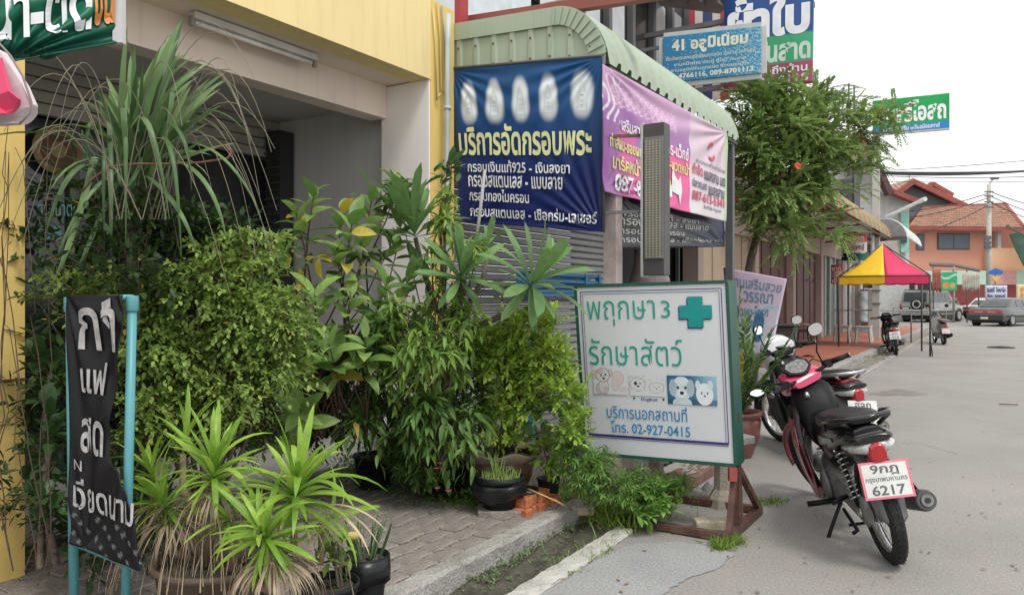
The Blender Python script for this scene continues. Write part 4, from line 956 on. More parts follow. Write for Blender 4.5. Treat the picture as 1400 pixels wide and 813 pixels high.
q = PZ(1182, 452, .15); tag(MB().lathe([(.6, 0), (.45, .03), (.2, .07), (0, .06)], q, 20, wob=lambda r, z, t, i: (r*(1+.3*math.sin(3*t)), z*(1+.6*math.sin(5*t+i)))).obj('blue_tarpaulin', mat('tarp_blue', (.12, .18, .30), .7)), 'crumpled blue tarpaulin on the ground under the handrail', 'tarpaulin')
# poster wall and clutter right of green shop
board('shop_poster', 'white poster with teal swirls on the shopfront behind the tent', (1174, 398, 1186, 440), 29.2, lambda u, v: mixc((.6, .62, .62), (.1, .35, .35), .6 if math.sin(u*9+v*14) > .5 else 0), [], 'poster')
board('shop_poster', 'black and white framed notice under the tent edge', (1180, 384, 1197, 394), 29.6, lambda u, v: (.6, .6, .6) if u < .3 else (.04, .04, .04), [], 'poster')
# ================================================================ market tent
tp = thing('market_tent', 'yellow and pink pyramid market tent on thin dark poles over the terrace edge', 'tent', (-2.35, 22.2, 0))
TL, TR, BRr, BLr = Vector((-3.37, 21.15, 1.93)), Vector((-1.30, 20.9, 1.93)), Vector((-1.62, 22.9, 1.93)), Vector((-3.45, 23.2, 1.93)); ap = (TL+TR+BRr+BLr)/4+Vector((0, -.1, .86))
m_ty, m_tp2 = mat('tent_yellow', (.78, .50, .02), .6, var=.05), mat('tent_pink', (.72, .045, .14), .6, var=.05)
def tri(a, b, m):
    vs = []; n = 8
    for i in range(n+1):
        for j in range(n+1):
            e = a.lerp(b, j/n); q = e.lerp(ap, i/n); q.z -= .10*math.sin(PI*i/n)*(1-.2*i/n); vs.append(q)
    fs = [(i*(n+1)+j, i*(n+1)+j+1, (i+1)*(n+1)+j+1, (i+1)*(n+1)+j) for i in range(n) for j in range(n)]
    mb = MB().add(vs, fs, True)
    vv = [a.lerp(b, j/n)+Vector((0, 0, -.004)) for j in range(n+1)]; vl = [q-Vector((0, 0, .19+.012*math.sin(j*2.2))) for j, q in enumerate(vv)]
    return mb.obj('canopy_panel', m, tp, solid=.006), MB().add(vv+vl, [(j, j+1, n+2+j, n+1+j) for j in range(n)]).obj('valance', m, tp, solid=.006)
def split(a, b, ma, mb_): mid = a.lerp(b, .52); tri(a, mid, ma); tri(mid, b, mb_)
split(TL, TR, m_ty, m_tp2); tri(TR, BRr, m_tp2); split(BRr, BLr, m_tp2, m_ty); tri(BLr, TL, m_ty)
m_tpole = mat('tent_pole', (.06, .055, .05), .5)
for q in (TL, TR, BRr, BLr): MB().tube([(q.x, q.y, .15 if q.x < -2.5 else 0), (q.x, q.y, q.z)], .022, 8).obj('pole', m_tpole, tp)
MB().tube([(TR.x+.05, TR.y, 0), (TR.x, TR.y, .5)], .015, 6).obj('pole_foot', m_tpole, tp)
for a, b in ((TL, TR), (TR, BRr), (BLr, TL)): MB().tube([a, b], .015, 6).obj('crossbar', m_tpole, tp)
for q in (TL, TR, BRr, BLr): MB().tube([q, ap-UP*.02], .015, 6).obj('rafter', m_tpole, tp)
# ================================================================ far end of the street (measured by depth)
def fq(px, py, Z): return PD(px, py, Z)
Zo = 62.; gz = lambda p: Vector((p.x, p.y, 0))
m_or2 = mat('orange_wall', (.62, .30, .21), .8, var=.05, scale=.3, dirt=.15, dcol=(.5, .28, .2)); m_or3 = mat('peach_wall', (.72, .42, .26), .8, var=.05, scale=.3)
m_tile = mat('roof_tile', (.36, .20, .14), .8, var=.3, scale=2.5, bump=.3, dirt=.3, dcol=(.2, .12, .09)); m_rred = mat('roof_red', (.27, .07, .055), .7, var=.15, scale=1)
oh = thing('orange_house', 'two storey orange house with a tiled roof at the far end of the street', 'house', gz(fq(1310, 440, Zo)))
def cbox(x0, y0, x1, y1, Z, dz, name, m, par, bevel=0, z0=None):
    a, b = PD(x0, y0, Z), PD(x1, y1, Z); c = (a+b)/2+CF*dz/2; hz = abs(a.z-b.z)/2
    if z0 is not None: zt = max(a.z, b.z); c.z = (zt+z0)/2; hz = (zt-z0)/2
    return MB().obox(c, CR, UP, CF, abs((b-a).dot(CR))/2, hz, dz/2).obj(name, m, par, bevel=bevel)
cbox(1180, 308, 1352, 420, Zo, 8, 'wall', m_or2, oh, z0=0)
cbox(1352, 339, 1402, 420, Zo-.6, 7, 'balcony_wall', m_or3, oh, z0=0)
cbox(1353, 308, 1460, 345, Zo+3, 5, 'inner_wall', mat('shade_brown', (.3, .13, .08), .8), oh)
for (x0, y0, x1, y1, k) in ((1283, 320, 1325, 340, 2), (1254, 321, 1263, 341, 1)):
    f = cbox(x0-1, y0-1, x1+1, y1+1, Zo-.08, .1, 'window', m_frame, oh)
    for j in range(k): cbox(x0+(x1-x0)*j/k+.4, y0+.4, x0+(x1-x0)*(j+1)/k-.4, y1-.4, Zo-.14, .05, 'pane', MT('far_glass', (.10, .12, .15), .25), f)
cbox(1364, 310, 1369, 340, Zo-.5, .3, 'column', m_alu, oh)
for x0, x1, c, c2 in ((1240, 1262, (.55, .3, .3), 0), (1262, 1300, (.45, .6, .5), 1), (1300, 1341, (.42, .6, .48), 2), (1341, 1352, (.42, .6, .48), 3), (1356, 1390, (.58, .3, .28), 4), (1390, 1440, (.40, .6, .46), 5)):
    cbox(x0, 370, x1, 389, Zo-.9, .2, 'painted_band', MT('band%d' % c2, c, .8), oh)
cbox(1200, 389, 1440, 420, Zo-.85, .2, 'lower_wall', mat('maroon_wall', (.2, .04, .035), .8), oh, z0=0)
# tiled roof: courses as parts
ev0, ev1 = PD(1243, 309, Zo-1.2), PD(1400, 311, Zo-1.2); rg0, rg1 = PD(1262, 284, Zo+3.5), PD(1374, 279, Zo+3.5)
nC = 11
for k in range(nC):
    a0, a1 = ev0.lerp(rg0, k/nC), ev1.lerp(rg1, k/nC); b0, b1 = ev0.lerp(rg0, (k+1)/nC), ev1.lerp(rg1, (k+1)/nC); up = Vector((0, 0, .10))
    mb = MB(); nn = 34
    for j in range(nn):
        q = [a0.lerp(a1, j/nn)+up, a0.lerp(a1, (j+.93)/nn)+up, b0.lerp(b1, (j+.93)/nn), b0.lerp(b1, j/nn)]; mb.add([*q, *(x-UP*.09 for x in q)], [(0, 1, 2, 3), (0, 4, 5, 1), (1, 5, 6, 2), (3, 7, 4, 0)])
    tag(mb.obj('tile_course', m_tile, oh), kind='stuff')
MB().quad(ev0-UP*.1, ev1-UP*.1, rg1-UP*.12, rg0-UP*.12).obj('roof_deck', m_rred, oh)
MB().quad(rg0-UP*.12, rg1-UP*.12, rg1+CF*6-UP*2, rg0+CF*6-UP*2).obj('roof_back', m_tile, oh)
MB().bar(ev0-UP*.15, ev1-UP*.15, .1, .25).obj('eave_board', m_rred, oh); MB().bar(rg0, rg1, .3, .25).obj('ridge', m_rred, oh)
MB().tube([ev1, rg1], .18, 6).obj('hip_ridge', m_rred, oh)
cbox(1371, 289, 1381, 302, Zo+1.5, 1.5, 'chimney', m_tile, oh)
# grey gabled house behind
gh = thing('gabled_house', 'dark grey gabled house with red roof edges behind the orange house', 'house', gz(fq(1260, 440, 78)))
Zg = 78.; apx = fq(1243, 250, Zg); l0, r0 = fq(1196, 283, Zg), fq(1328, 290, Zg)
MB().prism([(0, 0)], 0, 1, lambda p, t: apx) if 0 else None
gp = [fq(1206, 320, Zg), fq(1206, 275, Zg), apx-UP*.2, fq(1322, 288, Zg), fq(1322, 320, Zg)]
MB().add(gp+[q+CF*8 for q in gp], [(0, 1, 2, 3, 4), (9, 8, 7, 6, 5), (1, 6, 7, 2), (2, 7, 8, 3), (3, 8, 9, 4)]).obj('gable_wall', mat('dark_grey_wall', (.10, .115, .11), .8, var=.08), gh)
for a, b in ((l0, apx), (apx, r0)): MB().bar(a-CF*.8, b-CF*.8, .5, .45).obj('verge', m_rred, gh); MB().quad(a-CF*.8+UP*.3, b-CF*.8+UP*.3, b+CF*9+UP*.3, a+CF*9+UP*.3).obj('roof', m_tile, gh, solid=.15)
MB().tube([apx, apx+UP*1.0], .05, 6).obj('finial', m_rred, gh)
d_ = [fq(1268, 259, Zg+2), fq(1274, 252, Zg+2), fq(1280, 252, Zg+2), fq(1300, 266, Zg+2), fq(1292, 275, Zg+2), fq(1270, 268, Zg+2)]
MB().add(d_+[q+CF*4 for q in d_], [tuple(range(6)), tuple(range(11, 5, -1))]+[(i, (i+1) % 6, 6+(i+1) % 6, 6+i) for i in range(6)]).obj('dormer', m_or2, gh)
MB().bar(fq(1274, 251, Zg+1.5), fq(1302, 267, Zg+1.5), .5, .4).obj('dormer_edge', m_rred, gh); MB().bar(fq(1274, 251, Zg+1.5), fq(1265, 257, Zg+1.5), .5, .4).obj('dormer_edge', m_rred, gh)
# white house with red roof left of it
wh = thing('white_house', 'white gabled house with a red roof edge behind the white awning', 'house', gz(fq(1215, 440, 46)))
Zw = 46.; g2 = [fq(1150, 380, Zw), fq(1150, 240, Zw), fq(1186, 250, Zw), fq(1243, 277, Zw), fq(1243, 400, Zw)]
g2[0].z = g2[4].z = 0
MB().add(g2+[q+CF*9 for q in g2], [(0, 1, 2, 3, 4), (9, 8, 7, 6, 5), (1, 6, 7, 2), (2, 7, 8, 3), (3, 8, 9, 4)]).obj('wall', mat('white_wall', (.55, .56, .55), .8, dirt=.15), wh)
MB().bar(fq(1160, 238, Zw-.8), fq(1256, 277, Zw-.8), .5, .28).obj('verge', m_rred, wh); MB().quad(fq(1160, 236, Zw-1), fq(1256, 275, Zw-1), fq(1256, 275, Zw+8), fq(1160, 236, Zw+8)).obj('roof', m_rred, wh, solid=.15)
cbox(1232, 290, 1243, 345, Zw-.3, .2, 'mint_panel', mat('mint', (.25, .5, .42), .7), wh); cbox(1196, 300, 1232, 350, Zw-.2, .1, 'grey_shutter', m_slat, wh)
cbox(1233, 312, 1240, 332, Zw-.45, .1, 'window', m_glass, wh)
b2 = thing('brown_roof_house', 'house with a steep brown roof rising behind the tree', 'house', gz(fq(1180, 440, 40)))
Zb = 40.; g3 = [fq(1090, 300, Zb), fq(1150, 205, Zb), fq(1176, 190, Zb), fq(1188, 205, Zb), fq(1214, 262, Zb), fq(1190, 262, Zb), fq(1190, 300, Zb)]
g3[0].z = g3[6].z = 0
MB().add([q for q in g3]+[q+CF*5 for q in g3], [tuple(range(7)), tuple(range(13, 6, -1))]+[(i, (i+1) % 7, 7+(i+1) % 7, 7+i) for i in range(7)]).obj('wall', mat('wall_greyish', (.42, .42, .41), .8, dirt=.3), b2)
for a, b in (((1176, 187), (1196, 222)), ((1196, 222), (1216, 266)), ((1176, 187), (1140, 208))): MB().bar(fq(*a, Zb-.5), fq(*b, Zb-.5), .5, .28).obj('verge', mat('dark_verge', (.10, .045, .04), .7) if a[0] == 1196 else m_rred, b2)
MB().quad(fq(1150, 208, Zb-.6), fq(1178, 190, Zb-.6), fq(1190, 214, Zb-.7), fq(1162, 220, Zb-.7)).obj('roof', mat('old_tile', (.25,.16,.12), .8, var=.3, scale=2, dirt=.5), b2, solid=.1)
cbox(1168, 212, 1176, 300, Zb-.6, .3, 'drain_pipe', m_frame, b2); cbox(1150, 245, 1166, 290, Zb-.5, .2, 'window', m_glass, b2)
# green shade net on the right
gn = thing('shade_net', 'dark green shade net hanging beside the orange house balcony', 'net', gz(fq(1390, 440, 60)))
MB().add([fq(1380, 320, 60), fq(1392, 318, 60), fq(1440, 340, 60), fq(1440, 372, 60), fq(1400, 364, 60), fq(1389, 342, 60)], [(0, 1, 2, 3, 4, 5)]).obj('net', mat('net_green', (.045, .10, .07), .8, var=.3, scale=1.5), gn, solid=.1)
MB().bar(fq(1376, 308, 59.5), fq(1402, 322, 59.5), .15, .15).obj('pole', m_frame, gn)
# leaning metal arm above white awning
la = thing('lamp_arm', 'pale grey metal arm sticking out above the white awning', 'pole', fq(1216, 294, 31))
MB().tube([fq(1212, 296, 31), fq(1263, 273, 29)], .07, 8).obj('arm', m_alu, la); MB().tube([fq(1258, 275, 29.2), fq(1265, 272, 28.9)], .09, 8).obj('tip', m_alu, la)
# second utility pole with street lamp and insulators
p2_ = PZ(1353, 436, 0); Zp = 50.; b0 = gz(fq(1352, 400, Zp)); 
up2 = thing('utility_pole', 'tall round concrete utility pole in front of the orange house with a street lamp', 'pole', b0)
zt = fq(1352, 252, Zp).z
MB().tube([b0, (b0.x, b0.y, zt)], [.19, .13], 10).obj('shaft', mat('pole_conc2', (.46, .44, .40), .85, dirt=.3), up2)
for py in (262, 268, 276, 283): MB().bar(fq(1346, py, Zp-.3), fq(1358, py, Zp-.3), .08, .08).obj('insulator', m_frame, up2)
for py in (325, 332, 338): MB().obox(fq(1350, py, Zp-.3), CR, UP, CF, .18, .12, .12).obj('junction_box', m_frame, up2)
MB().tube([fq(1352, 254, Zp), fq(1354, 249, Zp), fq(1358, 245, Zp)], .05, 6).obj('lamp_arm', m_alu, up2); MB().obox(fq(1360, 244, Zp), CR, CF, UP, .24, .1, .07).obj('lamp_head', m_frame, up2, bevel=.02)
# antenna
an = thing('antenna', 'thin television antenna mast above the tree', 'antenna', gz(fq(1165, 300, 38)))
for x in (1160.5, 1168): MB().tube([fq(x, 114 if x < 1165 else 118, 38), fq(x, 200, 38)], .05, 5).obj('mast', m_frame, an)
MB().tube([fq(1159, 117, 38), fq(1168, 117, 38)], .035, 5).obj('bar', m_frame, an); MB().tube([fq(1168, 117, 38), fq(1184, 122, 38)], .02, 5).obj('wire', m_frame, an)
# overhead cables
def wire(pts, r_, lab, n=14, sag=0.):
    P = []
    for (a, b) in zip(pts, pts[1:]):
        for i in range(n): t = i/n; P.append(PD(a[0]+(b[0]-a[0])*t, a[1]+(b[1]-a[1])*t+sag*4*t*(1-t), a[2]+(b[2]-a[2])*t))
    P.append(PD(*pts[-1])); return tag(MB().tube(P, r_, 5).obj('overhead_cable', MT('cable_black', (.03, .03, .03), .6)), lab, 'cable', 'overhead cables')
wire([(1198, 237, 24), (1480, 226, 26)], .04, 'thick dark bundled overhead cable running right from the sign pole', sag=6)
wire([(1198, 235, 24), (1480, 230, 26)], .025, 'dark overhead cable twisted just above the thick bundle', sag=3)
wire([(1198, 234, 24), (1480, 212, 26)], .012, 'topmost thin overhead cable rising gently to the right', sag=2)
wire([(1198, 240, 24), (1480, 238, 26)], .014, 'thin overhead cable sagging just below the thick bundle', sag=4)
wire([(1198, 248, 24), (1480, 246, 26)], .010, 'lowest thin overhead cable right of the sign pole', sag=2)
for k, (a, b) in enumerate((((1352, 264), (1200, 292)), ((1352, 270), (1210, 300)), ((1352, 280), (1230, 325)), ((1354, 262), (1480, 290)), ((1354, 268), (1480, 305)), ((1354, 276), (1480, 318)))):
    wire([(*a, Zp), (*b, 48 if k < 3 else 55)], .03, ['uppermost cable from the far pole down to the white house', 'middle cable from the far pole towards the white house', 'lowest slack cable from the far pole towards the tent', 'uppermost cable leaving the far pole to the right', 'middle cable leaving the far pole to the right', 'lowest cable leaving the far pole to the right'][k], sag=6)
for k, (a, b) in enumerate((((1200, 214), (1240, 262)), ((1202, 222), (1232, 262)), ((1204, 232), (1228, 268)))): wire([(*a, 24), (*b, 44)], .012, ['steep thin wire from the sign pole nearest the sky', 'steep thin wire from the sign pole, the middle of three', 'steep thin wire from the sign pole nearest the roof'][k], sag=3)
# blue oval sign, yellow sign, repair sign, market stall with cloths
ov = thing('street_name_sign', 'blue oval sign with a yellow triangle below on a thin post', 'sign', gz(fq(1362, 440, 46)))
q = fq(1362, 372, 46); mb = MB(); mb.prism([(.42*math.cos(t), .18*math.sin(t)+(0.04 if abs(math.sin(t)) > .95 else 0)) for t in np.linspace(0, 2*PI, 28)[:-1]], 0, .06, lambda p, t: q+CR*p[0]+UP*p[1]+CF*t); mb.obj('plate', mat('oval_blue', (.015, .12, .42), .4), ov)
mb = MB(); mb.prism([(-.32, -.24), (.32, -.24), (.0, -.62)], 0, .05, lambda p, t: q+CR*p[0]+UP*p[1]+CF*t); mb.obj('triangle', mat('tri_yellow', (.60, .42, .12), .5), ov)
MB().tube([gz(q+CF*.1), q+CF*.1+UP*.3], .035, 6).obj('post', m_frame, ov)
def fboard(name, label, x0, y0, x1, y1, Z, col, texts, legs=True):
    s_ = Sheet(PD(x0, y0, Z), PD(x1, y0, Z), PD(x1, y1, Z), PD(x0, y1, Z)); t = thing(name, label, 'sign', gz(s_.p(.5, 1))); s_.mesh('board', m_vin, t, 8, 8, col, back=.06)
    for tx, bx, m in texts: s_.text(tx, bx, m, t, .03, .02)
    if legs:
        for u in (.1, .9): MB().tube([gz(s_.p(u, 1, -.1)), s_.p(u, .5, -.1)], .03, 6).obj('post', m_frame, t)
fboard('repair_sign', 'white workshop sign with dark blue lettering behind the dark sedan', 1347, 390, 1377, 408, 44, lambda u, v: (.55, .58, .66), [('แอร์', (.08, .12, .42, .52), m_nv), ('ไดนาโม', (.48, .12, .92, .5), m_nv), ('ซ่อม รถยนต์', (.08, .6, .92, .92), m_nv)])
fboard('yellow_sign', 'pale yellow sign with orange lettering at the right edge of the photo', 1390, 389, 1420, 408, 44, lambda u, v: (.66, .55, .33), [('ซ่อมรถ', (.15, .1, .95, .5), m_or), ('ล้างรถ', (.15, .55, .9, .9), m_or)])
st = thing('market_stall', 'roadside stall with a dark sagging roof and hanging cloths beyond the grey car', 'stall', gz(fq(1300, 440, 43)))
Zs = 43.
rf = [fq(1272, 363, Zs), fq(1306, 364, Zs), fq(1340, 371, Zs), fq(1338, 368, Zs+2), fq(1304, 361, Zs+2), fq(1270, 360, Zs+2)]
MB().add(rf, [(0, 1, 4, 5), (1, 2, 3, 4)]).obj('roof', mat('stall_roof', (.10, .08, .075), .8), st, solid=.1)
for x in (1322, 1338, 1304, 1276): MB().tube([gz(fq(x, 400, Zs)), fq(x, 364 if x < 1310 else 368, Zs)], .07 if x == 1304 else .04, 6).obj('post', m_frame if x != 1304 else m_kerb, st)
def hang(name, label, cat, x0, x1, y0, y1, Z, m, amp=.05):
    vs = []; n = 16
    for j in range(5):
        for i in range(n+1): q = fq(x0+(x1-x0)*i/n, y0+(y1-y0)*j/4+(2*math.sin(i*.9) if j == 4 else 0), Z); vs.append(q+CF*amp*math.sin(i*1.4+j*.3))
    return tag(MB().add(vs, [(j*(n+1)+i, j*(n+1)+i+1, (j+1)*(n+1)+i+1, (j+1)*(n+1)+i) for j in range(4) for i in range(n)], True).obj(name, m, solid=.02), label, cat)
s_ = Sheet(fq(1287, 372, Zs-.2), fq(1309, 371, Zs-.2), fq(1308, 397, Zs-.2), fq(1287, 398, Zs-.2))
gbn = thing('food_banner', 'green food banner with orange circles hanging from the stall', 'banner', s_.p(.5, 1))
def pnt(u, v):
    c = (.04, .35, .16)
    if ell(u, v, .28, .7, .2, .17) < 1: c = (.6, .25, .08)
    if ell(u, v, .72, .72, .18, .15) < 1: c = (.5, .35, .1)
    if abs(v-.25-.1*math.sin(u*5)) < .05: c = (.5, .6, .5)
    return c
s_.mesh('cloth', m_vin, gbn, 30, 30, pnt)
hang('hanging_cloth', 'cream cloth with dark spots hanging at the right end of the stall', 'cloth', 1316, 1327, 372, 396, Zs-.2, mat('cream_cloth', (.48, .45, .38), .8, var=.35, scale=3))
hang('hanging_cloth', 'pale cream cloth hanging beside the stall corner post', 'cloth', 1328, 1339, 372, 396, Zs-.2, mat('cream_cloth2', (.50, .47, .40), .8, var=.25, scale=2))
hang('hanging_cloth', 'reddish brown printed cloth hanging at the left end of the stall', 'cloth', 1275, 1286, 368, 398, Zs-.2, mat('red_cloth', (.33, .12, .09), .8, var=.4, scale=3))
# dark clutter under tent / in garage
gr = thing('open_garage', 'dark open workshop bay full of clutter behind the tent', 'building', gz(fq(1225, 440, 48)))
cbox(1186, 385, 1276, 420, 49, 1, 'dark_opening', m_dark, gr, z0=0)
for k in range(14):
    x = 1198+k*5.0+rnd.uniform(-2, 2); y = rnd.uniform(396, 425); cbox(x, y, x+rnd.uniform(3, 8), y+rnd.uniform(4, 10), 47.5, .5, 'stored_item', MT('clut%d' % (k % 4), [(.08, .07, .06), (.16, .12, .1), (.05, .06, .06), (.22, .2, .18)][k % 4], .7), gr)
for x in (1198, 1213, 1236, 1252): cbox(x, 384, x+2.5, 430, 47.3, .15, 'post', m_alu if x != 1213 else m_mar, gr, z0=0)
cbox(1187, 395, 1200, 420, 30, .7, 'pillar', mat('pillar_grey', (.33, .32, .3), .8, dirt=.4), gr, z0=0)
print('p3 ok')
# ================================================================ motorcycles
m_tyre = mat('tyre', (.012, .012, .012), .8, var=.3, scale=30, bump=.5, bscale=90, dirt=.5, dcol=(.09, .08, .07), dscale=9)
m_chr = mat('bright_metal', (.50, .50, .49), .28, metal=.9, var=.1, dirt=.3, dcol=(.2, .18, .15)); m_eng = mat('engine_grey', (.20, .20, .195), .5, metal=.5, var=.2, scale=15, dirt=.4, dcol=(.1, .09, .08), dscale=8)
m_blk = mat('black_plastic', (.008, .008, .009), .5, spec=.22, var=.2, scale=8, bump=.1, dirt=.03, dcol=(.09, .085, .075), dscale=5); m_glo = mat('gloss_black', (.008, .008, .009), .22, coat=.3, dirt=.05)
m_seat = mat('seat_vinyl', (.011, .011, .012), .42, spec=.4, bump=.15, bscale=200); m_gfd = mat('grey_fender', (.14, .14, .145), .55, dirt=.35, dcol=(.25, .23, .2))
m_lens = mat('red_lens', (.38, .008, .015), .12, coat=1, var=.1, scale=40); m_clr = mat('clear_lens', (.42, .42, .40), .1, coat=1, var=.35, scale=60); m_mir = mat('mirror_glass', (.88, .9, .92), .04, metal=1, var=0)
m_mag = mat('magenta_paint', (.50, .02, .10), .22, coat=.8, var=.08, dirt=.15, dcol=(.3, .1, .12)); m_rdp = mat('dark_red_paint', (.20, .004, .016), .32, coat=.35, var=.1, dirt=.3, dcol=(.16, .08, .07))
m_tan = mat('bare_steel', (.25, .24, .22), .45, metal=.7, dirt=.4)
def wheel(par, c, rad, steer=None, disc=False, nsp=32, tw=.04):
    f = steer or (lambda p: p)
    def O_(mb, name, m, par_=par, **k): mb.xf(lambda p: f(p+Vector(c))); return mb.obj(name, m, par_, local=True, **k)
    R1 = rad-tw; prof = [(R1-.028, -.018), (R1-.02, -.03), (R1+.002, -.038), (R1+.022, -.034), (rad-.004, -.02), (rad, 0), (rad-.004, .02), (R1+.022, .034), (R1+.002, .038), (R1-.02, .03), (R1-.028, .018)]
    mb = MB(); mb.lathe(prof, seg=44, axis='y'); ty = O_(mb, 'tyre', m_tyre)
    mb = MB()
    for k in range(44):
        for sgn in (-1, 1):
            a = 2*PI*(k+(.5 if sgn > 0 else 0))/44; n = Vector((math.cos(a), 0, math.sin(a))); t = Vector((-math.sin(a), 0, math.cos(a)))
            mb.obox(n*(rad-.003)+Vector((0, sgn*.013, 0)), t+Vector((0, sgn*.5, 0)), Vector((0, 1, 0)), n, .011, .006, .0045)
    tag(O_(mb, 'tread_block', m_tyre), kind='stuff')
    mb = MB(); mb.lathe([(R1-.03, -.02), (R1-.018, -.024), (R1-.012, -.02), (R1-.03, -.006), (R1-.036, 0), (R1-.03, .006), (R1-.012, .02), (R1-.018, .024), (R1-.03, .02), (R1-.035, 0.01), (R1-.035, -.01), (R1-.03, -.02)], seg=44, axis='y'); O_(mb, 'rim', m_chr)
    mb = MB(); mb.lathe([(0, -.055), (.03, -.055), (.032, -.045), (.062, -.043), (.062, .04), (.035, .045), (.02, .055), (0, .055)], seg=24, axis='y'); O_(mb, 'hub', m_eng)
    mb = MB()
    for k in range(nsp):
        a = 2*PI*k/nsp; a2 = a+(.45 if (k//2) % 2 else -.45); sy = .035 if k % 2 else -.035
        mb.tube([(math.cos(a2)*.058, sy, math.sin(a2)*.058), (math.cos(a)*(R1-.034), sy*.15, math.sin(a)*(R1-.034))], .0016, 4, False)
    tag(O_(mb, 'spokes', m_chr), kind='stuff')
    mb = MB().tube([(0, -.08, 0), (0, .08, 0)], .01, 8); O_(mb, 'axle', m_chr)
def motorcycle(name, label, loc, heading, lean, steer_deg, paint, paint2, cowl, plate_lines, plate_edge, group, plate_tilt=0, white_cowl=False, box=False):
    th = thing(name, label, 'motorcycle', loc, (0, 0, 0), group); th.rotation_mode = 'XYZ'
    th.rotation_euler = (Matrix.Rotation(heading, 4, 'Z') @ Matrix.Rotation(-lean, 4, 'X')).to_euler()
    def P(mb, name, m, par=th, **k): return mb.obj(name, m, par, local=True, **k)
    sa_, sp = Vector((-.46, 0, .89)).normalized(), Vector((1.21, 0, .285))
    Rm = Matrix.Rotation(R(steer_deg), 3, sa_)
    def st(p): return sp+Rm @ (p-sp)
    def F_(mb, name, m, **k): mb.xf(st); return P(mb, name, m, **k)
    wheel(th, (0, 0, .285), .285); wheel(th, (1.235, 0, .28), .28, st, tw=.036)
    # fork and front fender
    for y in (-.075, .075):
        F_(MB().tube([(1.235, y, .28), (1.10, y, .54)], [.024, .026], 10), 'fork_leg', m_eng); F_(MB().tube([(1.10, y, .54), (1.02, y, .70)], .016, 10), 'fork_tube', m_chr)
    mb = MB(); vs = []; n = 16
    for i in range(n+1):
        a = R(-8+i*128/n); hw = .058*(.75+.25*math.sin(PI*i/n))
        for j in range(9):
            b = -PI/2+PI*j/8; rr = .292+.035*math.cos(b)**.7 if math.cos(b) > 1e-6 else .292
            vs.append((1.235+math.cos(a)*(rr), hw*math.sin(b), .28+math.sin(a)*(rr)))
    mb.add(vs, [(i*9+j, i*9+j+1, (i+1)*9+j+1, (i+1)*9+j) for i in range(n) for j in range(8)], True); F_(mb, 'front_fender', paint2, solid=.003)
    # handlebar unit: cowl, meter, bars, grips, levers, mirrors
    F_(MB().loft([(1.17, 0, .86, .03, .04, 2), (1.15, 0, .865, .09, .07, 2.6), (1.09, 0, .89, .13, .085, 3), (1.02, 0, .915, .14, .06, 3.2), (.96, 0, .905, .13, .035, 3.2), (.92, 0, .885, .10, .022, 3)], 22), 'headlight_cowl', cowl)
    F_(MB().loft([(1.19, 0, .865, .01, .02, 2), (1.175, 0, .865, .075, .055, 2.2), (1.145, 0, .87, .09, .065, 2.2)], 18), 'headlight', m_clr)
    def tilt(p, c=Vector((.975, 0, .985)), a=R(-38)): # dash faces the rider
        d = Matrix.Rotation(a, 3, 'Y') @ (p-c); return c+d
    ms = MB().prism([(.066, .05), (.07, 0), (.066, -.05), (.03, -.088), (-.03, -.078), (-.07, -.03), (-.075, 0), (-.07, .03), (-.03, .078), (.03, .088)], 0, .018, lambda p, t: Vector((.985+p[0]*1.0, p[1]*1.15, .962+t))).xf(tilt); F_(ms, 'meter_bezel', m_blk, bevel=.004)
    ms = MB().prism([(.05, .042), (.054, 0), (.05, -.042), (.022, -.07), (-.026, -.062), (-.055, -.024), (-.06, 0), (-.055, .024), (-.026, .062), (.022, .07)], 0, .006, lambda p, t: Vector((.985+p[0]*1.05, p[1]*1.12, .978+t))).xf(tilt); F_(ms, 'meter_glass', mat('meter', (.17, .165, .16), .15, coat=.6, var=.45, scale=45))
    for y in (-.04, .03): F_(MB().lathe([(.024, .0), (.027, 0), (.027, .0015), (.024, .0015)], (.985, y, .9835), 14).xf(tilt), 'dial', mat('dial', (.1, .09, .09), .3))
    bars = [(.93, -.12, .915), (.915, -.20, .93), (.875, -.31, .925)]
    for sg in (-1, 1):
        b = [Vector((x, y*-sg, z)) for x, y, z in bars]
        F_(MB().tube([Vector((.98, 0, .90))]+b[:2], .013, 8), 'handlebar', m_blk)
        F_(MB().tube([b[1], b[2]], [.019, .0165], 12), 'grip', m_blk); F_(MB().tube([b[2], b[2]+(b[2]-b[1]).normalized()*.012], .019, 10), 'bar_end', m_tan)
        F_(MB().loft([(0, 0, 0, .03, .028, 2.5), (.05, 0, 0, .026, .024, 2.5)], 10).xf(lambda p: Vector((.91-.02+p.x*.3, sg*(-1)*(-.17)*-1-sg*p.x*.0+p.y, .93+p.z)) if 0 else Vector((.90+p.x, sg*.175+p.y, .93+p.z))), 'switch_housing', m_blk)
        if sg < 0 or True: F_(MB().tube([b[1]+Vector((.03, 0, -.005)), b[1].lerp(b[2], .5)+Vector((.06, 0, -.005)), b[2]+Vector((.05, 0, -.01))], [.006, .006, .005], 6), 'brake_lever', m_chr)
        # mirror
        s0 = Vector((.93, sg*.15, .94)); 
        if sg < 0: s1, s2 = Vector((.97, -.17, 1.02)), Vector((.93, -.20, 1.125)); mc = Vector((.925, -.20, 1.165)); nd = Vector((-1, .25, -.05))
        else: s1, s2 = Vector((.99, .24, .97)), Vector((.985, .30, .965)); mc = Vector((.98, .345, .955)); nd = Vector((-.42, -.15, .9))
        if white_cowl and sg > 0: s1, s2 = Vector((.96, .18, 1.02)), Vector((.93, .22, 1.12)); mc = Vector((.925, .22, 1.155)); nd = Vector((-1, -.2, 0))
        mi = F_(MB().tube([s0, s1, s2], .0055, 6), 'mirror', m_blk)
